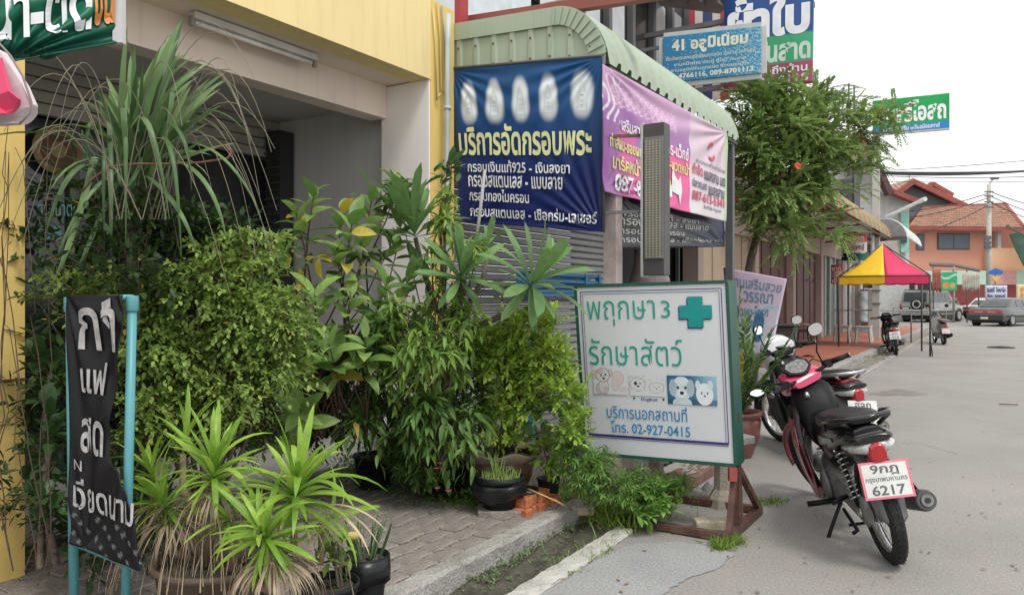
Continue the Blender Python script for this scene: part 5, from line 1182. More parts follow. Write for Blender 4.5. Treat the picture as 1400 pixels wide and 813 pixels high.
        nd = nd.normalized(); h = nd.cross(UP).normalized(); u = h.cross(nd); pl = [(.05*math.copysign(abs(math.cos(t))**.8, math.cos(t)), .041*math.copysign(abs(math.sin(t))**.8, math.sin(t))) for t in np.linspace(0, 2*PI, 22)[:-1]]
        mb = MB().prism(pl, 0, -.02, lambda p, t: mc+h*p[0]+u*p[1]+nd*t); mb.xf(st); sh = mb.obj('shell', m_blk, mi, local=True, bevel=.005)
        mb = MB().prism(pl, 0, .003, lambda p, t: mc+h*p[0]*.93+u*p[1]*.93+nd*(t+.001)); mb.xf(st); mb.obj('glass', m_mir, mi, local=True)
    # brake hoses
    F_(MB().tube([(.93, .17, .93), (1.02, .14, .97), (1.10, .06, .9)], .004, 6), 'cable', m_blk); F_(MB().tube([(.93, .19, .935), (.99, .20, .96), (1.07, .14, .93), (1.11, .05, .84)], .0035, 6), 'cable', m_blk); F_(MB().tube([(.93, -.17, .93), (1.02, -.15, .98), (1.11, -.05, .9)], .004, 6), 'cable', m_blk)
    # leg shields, inner body, spine
    for sg in (-1, 1):
        path = [(1.07, .05, .80, .06), (1.02, .14, .74, .09), (.96, .18, .62, .12), (.90, .20, .48, .15), (.85, .195, .36, .165), (.81, .165, .25, .14), (.80, .14, .19, .09)]
        vs = []
        for (x, y, z, w_) in path:
            for k in range(7): t = k/6; vs.append((x+w_*(1.0-2*t)*.9, sg*(y*(.55+.45*t**.6)), z-.02*t+.03*(t-.5)))
        mb = MB().add(vs, [(i*7+k, i*7+k+1, (i+1)*7+k+1, (i+1)*7+k) for i in range(len(path)-1) for k in range(6)], True); P(mb, 'leg_shield', paint2, solid=.005)
        vs = []
        for (x, y, z, w_) in path[:-1]:
            for k in range(4): t = k/3; vs.append((x-w_*.80+.0*t, sg*(y*(.97)-.035*t), z+.01+.0*t))
        P(MB().add(vs, [(i*4+k, i*4+k+1, (i+1)*4+k+1, (i+1)*4+k) for i in range(len(path)-2) for k in range(3)], True), 'shield_trim', m_blk, solid=.006)
    lc = [(1.03, .66), (.95, .66), (.80, .54), (.66, .46), (.56, .40), (.60, .27), (.70, .19), (.86, .19), (.96, .32), (1.02, .48)]
    for sg in (-1, 1): P(MB().prism(lc, 0, .006, lambda p, t: Vector((p[0], sg*(.15+t+.03*math.sin((p[1]-.17)*5)+.04*max(0, .8-p[0])), p[1]))), 'lower_cowl', paint2, bevel=.003)
    P(MB().loft([(1.12, 0, .74, .05, .10, 2.4), (1.04, 0, .76, .12, .13, 2.6), (.97, 0, .73, .14, .15, 2.8), (.90, 0, .66, .125, .14, 2.6), (.84, 0, .58, .10, .12, 2.4)], 18), 'inner_cover', m_blk)
    P(MB().loft([(.93, 0, .60, .10, .12, 2.4), (.82, 0, .54, .075, .11, 2.4), (.70, 0, .50, .07, .10, 2.4), (.60, 0, .53, .085, .13, 2.4), (.5, 0, .56, .10, .16, 2.5)], 18), 'frame_cover', m_blk)
    P(MB().lathe([(.0, 0), (.014, 0), (.016, .004), (0, .004)], (.0, 0, 0), 12, axis='x').xf(lambda p: Vector((.885-p.x, p.y+.05, .80+p.z*1.6))), 'ignition', m_chr)
    P(MB().loft([(.60, 0, .56, .09, .13, 2.4), (.48, 0, .58, .115, .14, 2.6), (.30, 0, .62, .12, .10, 2.6), (.10, 0, .665, .112, .075, 2.5), (-.08, 0, .70, .095, .055, 2.4), (-.16, 0, .712, .08, .04, 2.2)], 20), 'side_cover', m_glo if not white_cowl else m_rdp)
    for sg in (-1, 1): P(MB().loft([(.52, sg*.113, .585, .008, .03, 2), (.35, sg*.128, .615, .008, .022, 2), (.18, sg*.125, .645, .006, .012, 2)], 10), 'side_stripe', mat('silver_trim', (.42, .42, .42), .3, metal=.5) if 'silver_trim' not in bpy.data.materials else bpy.data.materials['silver_trim'])
    # seat, grab rail
    P(MB().loft([(.68, 0, .665, .05, .03, 2.2), (.60, 0, .69, .085, .05, 2.4), (.45, 0, .715, .125, .055, 2.6), (.28, 0, .735, .135, .05, 2.8), (.10, 0, .765, .125, .045, 2.8), (-.05, 0, .785, .105, .035, 2.6), (-.11, 0, .79, .07, .02, 2.2)], 22), 'seat', m_seat)
    gm = m_chr if white_cowl else m_glo
    P(MB().tube([(.22, .13, .70), (.10, .155, .775), (-.05, .15, .80), (-.17, .11, .812), (-.215, .0, .815), (-.17, -.11, .812), (-.05, -.15, .80), (.10, -.155, .775), (.22, -.13, .70)], [.011, .013, .014, .015, .015, .015, .014, .013, .011], 10), 'grab_rail', gm)
    for sg in (-1, 1): P(MB().tube([(-.10, sg*.07, .75), (-.14, sg*.125, .80)], .011, 8), 'rail_stay', gm)
    # tail
    P(MB().loft([(.02, 0, .695, .125, .035, 2.4), (-.10, 0, .70, .125, .036, 2.4), (-.19, 0, .705, .105, .032, 2.2), (-.225, 0, .705, .08, .02, 2)], 18), 'tail_cover', m_glo)
    P(MB().loft([(-.06, 0, .655, .13, .022, 2.4), (-.15, 0, .655, .118, .034, 2.4), (-.215, 0, .66, .085, .032, 2.3), (-.235, 0, .66, .05, .02, 2)], 20), 'indicator_lens', m_clr)
    P(MB().loft([(-.13, 0, .645, .045, .048, 3.4), (-.215, 0, .64, .046, .05, 3.6), (-.238, 0, .635, .042, .046, 3.4), (-.245, 0, .635, .034, .038, 3)], 18), 'tail_light', m_lens)
    P(MB().loft([(-.12, 0, .585, .045, .04, 2.6), (-.21, 0, .575, .05, .028, 2.6), (-.235, 0, .57, .03, .016, 2.2)], 14), 'reflector', m_lens)
    vs = []
    for (x, z, w_) in [(.10, .62, .075), (-.05, .615, .08), (-.13, .57, .08), (-.19, .48, .078), (-.235, .39, .072), (-.265, .31, .06), (-.27, .285, .03)]:
        for k in range(7): a = -1+2*k/6; vs.append((x+.02*a*a, w_*a, z-.012*a*a))
    P(MB().add(vs, [(i*7+k, i*7+k+1, (i+1)*7+k+1, (i+1)*7+k) for i in range(6) for k in range(6)], True), 'rear_fender', m_gfd, solid=.006)
    # plate
    pc = Vector((-.262, 0, .505)); nn = Vector((-.93, 0, .30)).normalized(); hh = Vector((0, -1, 0)); uu = nn.cross(hh)*-1
    if uu.z < 0: uu = -uu
    cr_, sr_ = math.cos(plate_tilt), math.sin(plate_tilt); h2 = hh*cr_+uu*sr_; u2 = uu*cr_-hh*sr_; hw, hhh = .118, .092
    pp_ = MB().obox(pc, h2, u2, nn, hw, hhh, .002); pl = P(pp_, 'plate', plate_edge, bevel=.001)
    P(MB().obox(pc+nn*-.01+uu*.05, h2, u2, nn, .04, .05, .006), 'plate_bracket', m_blk)
    inv = wmat(th)
    q = [inv @ (pc+nn*.0035+h2*a*hw*.88+u2*b*hhh*.86) for a, b in ((-1, 1), (1, 1), (1, -1), (-1, -1))]
    s_ = Sheet(*q); wh_ = MB().obox(pc+nn*.002, h2, u2, nn, hw*.9, hhh*.88, .0012).obj('plate_face', bpy.data.materials.get('plate_white') or mat('plate_white', (.60, .61, .58), .5, dirt=.2), pl, local=True)
    ink = bpy.data.materials.get('plate_ink') or mat('plate_ink', (.10, .10, .105), .5)
    for tx, bx in zip(plate_lines, ((.18, .02, .82, .36), (.02, .42, .98, .60), (.12, .66, .88, .97))):
        o = s_.text(tx, bx, ink, pl, .02 if bx[0] > .1 else .01, .0008)
    # shocks
    for sg in (-1, 1):
        a, b = Vector((.0, sg*.105, .32)), Vector((.13, sg*.105, .62)); sh_ = P(MB().tube([a, b], .011, 8), 'shock', m_blk)
        mb = MB(); d = (b-a); e1 = Vector((0, 1, 0)); e2 = d.normalized().cross(e1); pts = []
        for k in range(9*10+1): t = k/90; pts.append(a+d*(.12+.82*t)+e1*math.cos(2*PI*t*9)*.025+e2*math.sin(2*PI*t*9)*.025)
        mb.tube(pts, .0048, 5); mb.obj('spring', m_chr, sh_, local=True)
        P(MB().bar((0, sg*.085, .285), (.46, sg*.085, .30), .022, .035), 'swingarm', m_tan)
    # chain case, brake drum, engine
    P(MB().loft([(-.075, .075, .285, .018, .045, 2.2), (-.03, .078, .287, .022, .078, 2.4), (.10, .08, .293, .022, .07, 2.4), (.30, .083, .30, .022, .055, 2.4), (.44, .085, .305, .02, .06, 2.4), (.50, .085, .305, .012, .04, 2.2)], 18), 'chain_case', m_eng)
    P(MB().lathe([(0, 0), (.02, 0), (.022, -.01), (.035, -.012), (0, -.012)], (0, .115, .285), 14, axis='y'), 'axle_nut', m_chr)
    P(MB().loft([(.42, 0, .30, .07, .07, 3), (.50, 0, .30, .115, .105, 3), (.62, 0, .30, .12, .11, 3), (.70, 0, .31, .10, .09, 2.6)], 20), 'crankcase', m_eng)
    mb = MB()
    for k in range(8): mb.loft([(.71+k*.022, 0, .33+k*.004, .065, .065, 3.2), (.72+k*.022, 0, .33+k*.004, .065, .065, 3.2)], 14, smooth=False)
    mb.loft([(.70, 0, .33, .045, .045, 3), (.90, 0, .36, .05, .05, 3)], 14); P(mb, 'cylinder', m_eng)
    P(MB().lathe([(0, .0), (.05, 0), (.085, -.012), (.09, -.03), (0, -.03)], (.58, .148, .30), 22, axis='y'), 'engine_cover', m_eng)
    P(MB().tube([(.90, -.06, .32), (.86, -.10, .22), (.60, -.12, .19), (.35, -.135, .22)], .013, 8), 'exhaust_pipe', m_eng)
    mu = [Vector((.30, -.14, .235)), Vector((.20, -.145, .26)), Vector((-.05, -.155, .315)), Vector((-.22, -.165, .355)), Vector((-.245, -.167, .361))]
    mo = P(MB().tube(mu, [.022, .040, .052, .055, .048], 18), 'muffler', mat('muffler', (.085, .085, .085), .5, metal=.5, dirt=.4, dcol=(.16, .14, .12)) if 'muffler' not in bpy.data.materials else bpy.data.materials['muffler'])
    d = (mu[4]-mu[3]).normalized(); MB().tube([mu[4]-d*.005, mu[4]+d*.012], .030, 16).obj('end_cap', m_eng, mo, local=True); MB().tube([mu[4]+d*.0, mu[4]+d*.02], .014, 12).obj('outlet', m_dark, mo, local=True)
    P(MB().obox((.10, -.215, .345), (.95, -.07, .2), (0, 1, 0), (0, 0, 1), .13, .004, .032), 'heat_shield', m_blk, bevel=.01)
    # foot rests, pedals, stand
    for sg in (-1, 1): P(MB().tube([(.52, sg*.09, .215), (.52, sg*.27, .225)], .017, 10), 'foot_rest', m_blk); P(MB().tube([(.18, sg*.11, .33), (.14, sg*.20, .32)], .014, 8), 'passenger_rest', m_blk)
    P(MB().tube([(.56, .11, .215), (.70, .16, .20), (.76, .17, .195)], .008, 6), 'gear_pedal', m_chr)
    ss_ = P(MB().tube([(.46, .09, .22), (.40, .20, .085), (.385, .235, .035)], .011, 8), 'side_stand', m_blk); MB().bar((.35, .245, .03), (.42, .235, .03), .045, .008).obj('foot', m_blk, ss_, local=True)
    P(MB().tube([(.44, -.09, .16), (.22, -.09, .10)], .011, 8), 'center_stand', m_blk); P(MB().tube([(.44, .09, .18), (.22, .09, .12), (.20, .12, .115)], .011, 8), 'center_stand', m_blk)
    P(MB().tube([(.36, -.10, .10), (.36, .10, .11)], .009, 6), 'stand_bar', m_blk)
    if white_cowl: # white front cowl of the second machine
        F_(MB().loft([(1.20, 0, .80, .04, .10, 2.4), (1.14, 0, .86, .12, .16, 2.4), (1.04, 0, .90, .16, .16, 2.4), (.95, 0, .93, .15, .09, 2.4)], 18), 'white_cowl', mat('white_fairing', (.70, .71, .72), .25, coat=.5))
    return th
m_pink_plate = mat('plate_pink', (.66, .16, .22), .4)
pr_ = PZ(1221, 767); pf_ = PZ(1135, 684); hd = math.atan2((pf_-pr_).y, (pf_-pr_).x)
print('wheelbase', (pf_-pr_).length)
motorcycle('motorcycle', 'red and black motorcycle with pink edged number plate parked nearest on its side stand', pr_, hd, R(13.5), 24, m_mag, m_rdp, m_mag, ('9กฎ', 'กรุงเทพมหานคร', '6217'), m_pink_plate, 'parked motorcycles', plate_tilt=R(-5))
q1, q2 = PD(1166, 600, 6.35), PD(1066, 600, 7.6); q1.z = q2.z = 0
motorcycle('motorcycle', 'motorcycle with silver grab rail and white cowl parked behind the nearest one', q1, math.atan2((q2-q1).y, (q2-q1).x), R(8), 8, m_rdp, m_blk, m_blk, ('ฮลก', 'กรุงเทพมหานคร', '931'), bpy.data.materials['plate_white'], 'parked motorcycles', plate_tilt=R(-10), white_cowl=True)
# far black scooter by the kerb
q1 = PZ(1225, 486); q2 = q1+(Vector((-.10, 1, 0)))*1.2
m_sil = mat('silver_violet_paint', (.38, .36, .42), .25, coat=.8)
motorcycle('motorcycle', 'black and silver motorcycle seen from behind beside the kerb left of the tent pole', q1, math.atan2((q2-q1).y, (q2-q1).x)+R(6), R(6), 10, m_blk, m_sil, m_blk, ('2กข', 'กรุงเทพมหานคร', '458'), bpy.data.materials['plate_white'], 'parked motorcycles')
# classic scooter
def scooter(loc, hd, label):
    th = thing('scooter', label, 'scooter', loc, (0, 0, hd), 'parked motorcycles')
    mg = mat('scooter_grey', (.20, .20, .19), .35, coat=.5)
    def P(mb, name, m, par=th, **k): return mb.obj(name, m, par, local=True, **k)
    wheel(th, (0, 0, .24), .24, nsp=12); wheel(th, (1.18, 0, .24), .24, nsp=12)
    P(MB().loft([(-.26, 0, .50, .05, .06, 2.2), (-.18, 0, .50, .12, .12, 2.4), (0, 0, .50, .16, .16, 2.6), (.22, 0, .52, .155, .17, 2.6), (.38, 0, .50, .11, .15, 2.4)], 20), 'body', mg)
    P(MB().loft([(-.28, 0, .70, .08, .02, 2.4), (-.1, 0, .72, .14, .04, 2.6), (.2, 0, .73, .14, .04, 2.6), (.42, 0, .70, .08, .025, 2.4)], 18), 'seat', mat('seat_tan', (.16, .09, .07), .5))
    P(MB().loft([(.3, 0, .28, .13, .04, 3), (.9, 0, .28, .13, .04, 3)], 14), 'floorboard', m_blk)
    P(MB().loft([(.92, 0, .32, .12, .06, 3), (1.0, 0, .55, .18, .10, 3), (1.03, 0, .75, .15, .10, 3), (1.06, 0, .86, .06, .04, 2.4)], 18), 'leg_shield', mg)
    P(MB().tube([(1.18, .06, .24), (1.05, .05, .8), (1.02, 0, .95)], .03, 10), 'fork', m_eng); P(MB().loft([(1.10, 0, .96, .05, .05, 2), (1.02, 0, .98, .10, .07, 2.2), (.94, 0, .98, .07, .04, 2)], 16), 'handlebar_cowl', mg)
    P(MB().loft([(1.44, 0, .30, .03, .02, 2.4), (1.3, 0, .48, .07, .04, 2.4), (1.15, 0, .51, .08, .05, 2.4), (1.0, 0, .46, .06, .04, 2.4)], 14), 'front_fender', mg)
    for sg in (-1, 1):
        P(MB().tube([(.98, 0, .97), (.95, sg*.2, .99), (.90, sg*.33, .98)], .016, 8), 'handlebar', m_blk)
        mi = P(MB().tube([(.95, sg*.18, .99), (.95, sg*.27, 1.12)], .008, 6), 'mirror', m_chr); MB().lathe([(0, 0), (.055, 0), (.055, .012), (0, .012)], (.94, sg*.27, 1.15), 14, axis='x').obj('glass', m_blk, mi, local=True)
    P(MB().loft([(-.22, 0, .55, .05, .035, 2.2), (-.29, 0, .55, .05, .035, 2.2)], 12), 'tail_light', m_lens)
    pl = P(MB().obox((-.31, 0, .42), (0, 1, 0), (.3, 0, .95), (-1, 0, .3), .105, .08, .003), 'plate', mat('plate_pinkish', (.60, .45, .45), .5))
    P(MB().loft([(.45, -.12, .22, .05, .05, 2.2), (.1, -.14, .25, .06, .06, 2.2), (-.22, -.15, .30, .055, .055, 2.2)], 14), 'muffler', m_blk)
    P(MB().loft([(.5, .08, .27, .05, .09, 2.6), (.1, .09, .26, .05, .08, 2.6), (-.06, .09, .25, .04, .06, 2.6)], 14), 'engine', m_eng)
    P(MB().tube([(-.12, 0, .45), (-.26, 0, .33)], [.06, .05], 10), 'rear_fender', m_blk)
q1 = PZ(1290, 471); scooter(q1, math.atan2(1, -.25), 'small grey classic scooter parked right of the front tent pole')
# ================================================================ cars
m_cg = mat('car_glass', (.06, .07, .075), .08, spec=.7, var=.3, scale=1.5); m_trim = mat('car_trim', (.03, .03, .03), .6); m_hub = mat('wheel_cover', (.34, .34, .33), .4, metal=.4)
def car(name, label, loc, hd, paint, L=4.4, W=1.7, kind='sedan', seed=0):
    th = thing(name, label, 'car', loc, (0, 0, hd), 'parked cars')
    def P(mb, name, m, par=th, **k): return mb.obj(name, m, par, local=True, **k)
    hw = W/2; suv = kind == 'suv'
    zb, zs, zr = (.38, 1.05, 1.80) if suv else (.22, .86, 1.38)
    # body: cross sections along the length (x from the rear bumper forward)
    def sec(x, z0, z1, w_, tuck=.9):
        return [(x, -w_*tuck, z0), (x, -w_, z0+.12), (x, -w_*1.0, (z0+z1)/2+.05), (x, -w_*.95, z1-.03), (x, -w_*.86, z1), (x, 0, z1+.015), (x, w_*.86, z1), (x, w_*.95, z1-.03), (x, w_*1.0, (z0+z1)/2+.05), (x, w_, z0+.12), (x, w_*tuck, z0)]
    if suv: S = [(0, .5, .98, hw*.93), (.06, .42, 1.04, hw*.98), (.5, .40, 1.06, hw), (1.6, .38, 1.06, hw), (3.0, .38, 1.04, hw), (3.3, .40, 1.02, hw*.99), (4.2, .42, .95, hw*.95), (L, .46, .85, hw*.88)]
    else: S = [(0, .32, .82, hw*.92), (.08, .25, .88, hw*.97), (.8, .22, .90, hw), (1.6, .22, .87, hw), (3.0, .22, .86, hw), (3.3, .24, .85, hw), (4.1, .26, .76, hw*.95), (L, .32, .62, hw*.86)]
    vs = []; 
    for a in S: vs += sec(*a)
    n = 11; fs = [(i*n+k, i*n+k+1, (i+1)*n+k+1, (i+1)*n+k) for i in range(len(S)-1) for k in range(n-1)]+[tuple(range(n)), tuple(range((len(S)-1)*n, len(S)*n))[::-1]]
    P(MB().add(vs, fs, True), 'body', paint, bevel=.02)
    if suv: G = [(.04, 1.04, hw*.93), (.16, 1.74, hw*.80), (.3, 1.80, hw*.78), (2.5, 1.80, hw*.78), (2.7, 1.76, hw*.78), (3.35, 1.03, hw*.92)]
    else: G = [(.75, .88, hw*.86), (1.35, 1.34, hw*.70), (1.55, 1.38, hw*.69), (2.4, 1.38, hw*.69), (2.6, 1.35, hw*.70), (3.35, .86, hw*.88)]
    zbase = 1.04 if suv else .87
    vs = []
    for (x, z, w_) in G: vs += [(x, -w_, z), (x, w_, z)]
    b0, b1 = (G[0][0], G[-1][0]); mb = MB()
    top = [(G[i][0], G[i][1], G[i][2]) for i in range(len(G))]
    m_ = len(top); V = [(x, -w_, z) for x, z, w_ in top]+[(x, w_, z) for x, z, w_ in top]
    base = [(x, s_*hw*.95, zbase-.02) for s_ in (-1, 1) for x in (top[1][0], top[2][0], top[3][0], top[4][0])]
    V += base; k = 2*m_
    F4 = [(i, i+1, m_+i+1, m_+i) for i in range(m_-1)]
    F4 += [(0, k, 1), (1, k, k+1, 2), (2, k+1, k+2, 3), (3, k+2, k+3, 4), (4, k+3, 5)]
    F4 += [(m_, m_+1, k+4), (m_+1, m_+2, k+5, k+4), (m_+2, m_+3, k+6, k+5), (m_+3, m_+4, k+7, k+6), (m_+4, m_+5, k+7)]
    P(MB().add(V, F4), 'cabin', paint, bevel=.025)
    # windows proud of the cabin
    def win(pts, name='window', m=m_cg):
        pts = [Vector(p) for p in pts]; c = sum(pts, Vector())/len(pts); nn = (pts[1]-pts[0]).cross(pts[2]-pts[1]).normalized()
        mid = Vector((c.x, 0, c.z-.3)); nn = nn if nn.dot(c-Vector((L*.4, 0, 1.0))) > 0 else -nn
        q = [c+(p-c)*.93+nn*.012 for p in pts]; P(MB().add(q+[p-nn*.02 for p in q], [tuple(range(len(q))), tuple(range(len(q), 2*len(q)))[::-1]]+[(i, (i+1) % len(q), len(q)+(i+1) % len(q), len(q)+i) for i in range(len(q))]), name, m)
    a, b = top[0], top[1]
    za = a[1]+(b[1]-a[1])*.08 if not suv else a[1]+(b[1]-a[1])*.12
    win([(a[0]+.02, -a[2]*.86, za), (b[0]-.02, -b[2]*.9, b[1]-.04), (b[0]-.02, b[2]*.9, b[1]-.04), (a[0]+.02, a[2]*.86, za)], 'rear_window')
    a, b = top[4], top[5]
    win([(a[0]+.03, -a[2]*.9, a[1]-.03), (b[0]-.06, -b[2]*.88, b[1]+.05), (b[0]-.06, b[2]*.88, b[1]+.05), (a[0]+.03, a[2]*.9, a[1]-.03)], 'windscreen')
    for s_ in (-1, 1):
        xs = [(.25, 1.05), (1.12, 1.95), (2.02, 2.85)] if suv else [(1.42, 2.2), (2.26, 2.95)]
        for (xa, xb) in xs:
            def side(x, z): 
                # interpolate between base and roof edge
                w0, w1 = hw*.95, (G[2][2]); zt = zr; t = (z-zbase)/(zt-zbase); return Vector((x, s_*(w0+(w1-w0)*t), z))
            z1 = zr-.10; xt0, xt1 = xa+(.0 if suv else .12 if xa < 1.6 else 0), xb-(.0 if xb < 2.6 else .28)
            win([side(xa, zbase+.06), side(xb, zbase+.06), side(xt1, z1), side(xt0, z1)], 'side_window')
        P(MB().box((.3, s_*hw*1.0, .45+.1*suv), (L-.5, s_*(hw+.02), .53+.1*suv)), 'side_trim', m_trim, bevel=.01)
        P(MB().loft([(2.95, s_*(hw+.08), zbase+.12, .06, .05, 2.6), (3.08, s_*(hw+.08), zbase+.12, .06, .05, 2.6)], 12), 'door_mirror', m_trim)
        for x in (.85, L-.85):
            r_ = .37 if suv else .30
            P(MB().lathe([(r_+.07, -.01), (r_+.07, .02), (r_+.0, .02), (r_, -.01)], (x, s_*hw*.985, r_), 28, axis='y'), 'wheel_arch', m_trim)
            w1 = P(MB().lathe([(0, -.09), (r_*.6, -.10), (r_*.92, -.10), (r_, -.07), (r_, .07), (r_*.92, .10), (r_*.62, .10), (0, .09)], (x, s_*(hw-.09), r_), 28, axis='y'), 'wheel', m_tyre)
            MB().lathe([(0, .02), (r_*.15, .03), (r_*.5, .0), (r_*.62, .018), (r_*.64, 0)], (0, 0, 0), 20, axis='y').xf(lambda p: Vector((x+p.x, s_*(hw+.012+p.y), r_+p.z))).obj('wheel_cover', m_hub, w1, local=True)
    # rear end
    if suv:
        P(MB().box((-.10, -hw*.96, .40), (.04, hw*.96, .60)), 'rear_bumper', bpy.data.materials['silver_trim'], bevel=.03)
        for s_ in (-1, 1): P(MB().box((-.02, s_*hw*.93-.09*(s_ > 0), .72), (.03, s_*hw*.93+.09*(s_ < 0), 1.0)), 'tail_light', m_lens, bevel=.01)
        sw = P(MB().lathe([(0, 0), (.2, 0), (.33, -.01), (.36, .03), (.36, .15), (.33, .2), (0, .2)], (0, 0, 0), 28, axis='x').xf(lambda p: Vector((-.02-p.x, -.22+p.y, 1.02+p.z))), 'spare_wheel', m_tyre)
        MB().lathe([(0, .19), (.07, .20), (.09, .19), (.19, .203), (.22, .215), (.225, .2)], (0, 0, 0), 24, axis='x').xf(lambda p: Vector((-.02-p.x, -.22+p.y, 1.02+p.z))).obj('spare_rim', mat('rim_white', (.62, .62, .62), .4), sw, local=True)
        for k in range(5):
            a = k*2*PI/5; MB().lathe([(0, .216), (.028, .216), (.028, .21)], (0, 0, 0), 10, axis='x').xf(lambda p: Vector((-.02-p.x, -.22+.14*math.cos(a)+p.y, 1.02+.14*math.sin(a)+p.z))).obj('rim_hole', m_trim, sw, local=True)
        P(MB().box((-.015, .25, .72), (.012, .7, .86)), 'plate_recess', m_trim); P(MB().box((-.03, .3, .74), (-.016, .64, .84)), 'plate', bpy.data.materials['plate_white'])
        P(MB().box((.3, -hw*.78, 1.815), (2.4, -hw*.72, 1.86)), 'roof_rail', m_trim); P(MB().box((.3, hw*.72, 1.815), (2.4, hw*.78, 1.86)), 'roof_rail', m_trim)
    else:
        P(MB().box((-.09, -hw*.97, .28), (.06, hw*.97, .56)), 'rear_bumper', m_trim, bevel=.04)
        P(MB().box((-.022, -hw*.90, .63), (.03, hw*.90, .77)), 'tail_light', m_lens, bevel=.01)
        for s_ in (-1, 1): P(MB().box((-.026, s_*hw*.55, .67), (-.023+.0, s_*hw*.12, .73)), 'reverse_light', mat('pale_lens', (.5, .2, .2), .2) if 'pale_lens' not in bpy.data.materials else bpy.data.materials['pale_lens'])
        P(MB().box((-.105, -.17, .36), (-.092, .17, .46)), 'plate', bpy.data.materials['plate_white'])
        P(MB().box((.0, -hw*.3, .80), (.012, hw*.3, .82)), 'badge_bar', m_chr)
    P(MB().box((L-.06, -hw*.85, .42), (L+.06, hw*.85, .6)), 'front_bumper', m_trim, bevel=.03)
    for s_ in (-1, 1): P(MB().box((L-.05, s_*hw*.82, .6), (L+.01, s_*hw*.5, .72)), 'headlight', m_clr)
    P(MB().box((.3, -hw*.9, .16), (L-.3, hw*.9, .34)), 'underbody', m_trim)
    return th
fwd = math.atan2(CF.y, CF.x)
g = PZ(1347, 446.0); car('car', 'dark grey green sedan with a full width red tail light at the right', g, fwd-R(56), mat('car_darkgreen', (.075, .085, .078), .3, coat=.6, dirt=.4, dcol=(.16, .15, .13)), seed=1)
g = PZ(1250, 440.5); car('car', 'silver four wheel drive with a spare wheel on its back door', g, fwd-R(52), mat('car_silver', (.34, .33, .30), .35, metal=.3, coat=.4, dirt=.3, dcol=(.2, .18, .15)), 4.5, 1.75, 'suv')
g = PD(1330, 430, 50); g.z = 0; car('car', 'white car mostly hidden behind the dark sedan and the stall posts', g, fwd-R(60), mat('car_white', (.62, .62, .61), .3, coat=.5), 4.3, 1.7)
g = PD(1392, 430, 50); g.z = 0; car('car', 'grey car cut off by the right edge behind the dark sedan', g, fwd-R(30), mat('car_grey', (.20, .21, .21), .3, coat=.5), 4.3, 1.7)
g = PD(1294, 430, 48); g.z = 0; car('car', 'dark red brown car in the gap right of the silver four wheel drive', g, fwd-R(30), mat('car_maroon', (.10, .04, .035), .3, coat=.5), 3.9, 1.6)
q = PZ(1370, 475, .012); tag(MB().loft([(q.x-.35, q.y, .02, .12, .01, 2), (q.x, q.y, .035, .18, .03, 2), (q.x+.3, q.y+.1, .02, .1, .012, 2)]).obj('dead_leaf_clump', m_soil), 'small dark clump of debris lying on the open road', 'debris')
print('p4 ok')
# ================================================================ plants
V3 = lambda p: np.array([p.x, p.y, p.z])
m_bark = mat('bark', (.13, .105, .08), .9, var=.3, scale=20, bump=.6); m_stem = mat('green_stem', (.12, .15, .06), .7, var=.2, scale=20); m_twig = mat('twig', (.10, .065, .045), .8, var=.3, scale=25)
def twigs(name, parent, lines, r0=.006, r1=.002, m=None, seg=5):
    mb = MB()
    for ln in lines: n = len(ln); mb.tube(ln, [r0+(r1-r0)*i/(n-1) for i in range(n)], seg, False)
    o = mb.obj(name, m or m_twig, parent)
    if len(lines) > 1: o['kind'] = 'stuff'
    return o
def bend(a, b, sag=.0, n=6, wob=.02):
    a, b = Vector(a), Vector(b); L_ = (b-a).length
    return [a.lerp(b, i/n)+Vector((rnd.uniform(-1, 1), rnd.uniform(-1, 1), 0))*wob*L_*math.sin(PI*i/n)+UP*sag*4*(i/n)*(1-i/n) for i in range(n+1)]
def bush(name, label, cat, blobs, base, m, nsp, k, L, lf, kind='oval', lw=.5, droop=.4, ang=55, ntw=26, flat=False, pair=False, group=None, fill=0, trunk=.015, updir=.5, stemname='stem', th=None, shell=.5, crown='foliage'):
    th = th or thing(name, label, cat, base, group=group)
    P_, d = blobpts(blobs, nsp, shell); A = unit(d+np.array([0, 0, updir])+nrg.normal(scale=.35, size=d.shape))
    P0 = P_-A*L*.7
    lp, ld, ln = sprigs(P0, A, k, L, droop, R(ang), pair, flat)
    n = len(lp); Ls = lf*(.6+.6*nrg.random(n)); val = np.clip(np.tile(nrg.random(nsp), k)*.6+nrg.random(n)*.4+(lp[:, 2]-lp[:, 2].mean())*.15, 0, 1)
    leaves(crown, m, th, lp, ld, ln, Ls, Ls*lw, kind, val)
    base = Vector(base); lines = []
    c = [Vector(b[:3]) for b in blobs]
    for q in c: lines.append(bend(base+Vector((rnd.uniform(-.05, .05), rnd.uniform(-.05, .05), 0)), q, .03))
    for i in range(ntw): j = rnd.randrange(nsp); q = min(c, key=lambda e: (e-Vector(P_[j])).length); lines.append(bend(q.lerp(base, rnd.uniform(0, .4)), Vector(P_[j]), .02, 4))
    twigs(stemname, th, lines[:len(c)], trunk, trunk*.4, m_bark); twigs('twig', th, lines[len(c):], .005, .0015)
    return th
G = lambda px, py, z=.1: PZ(px, py, z)
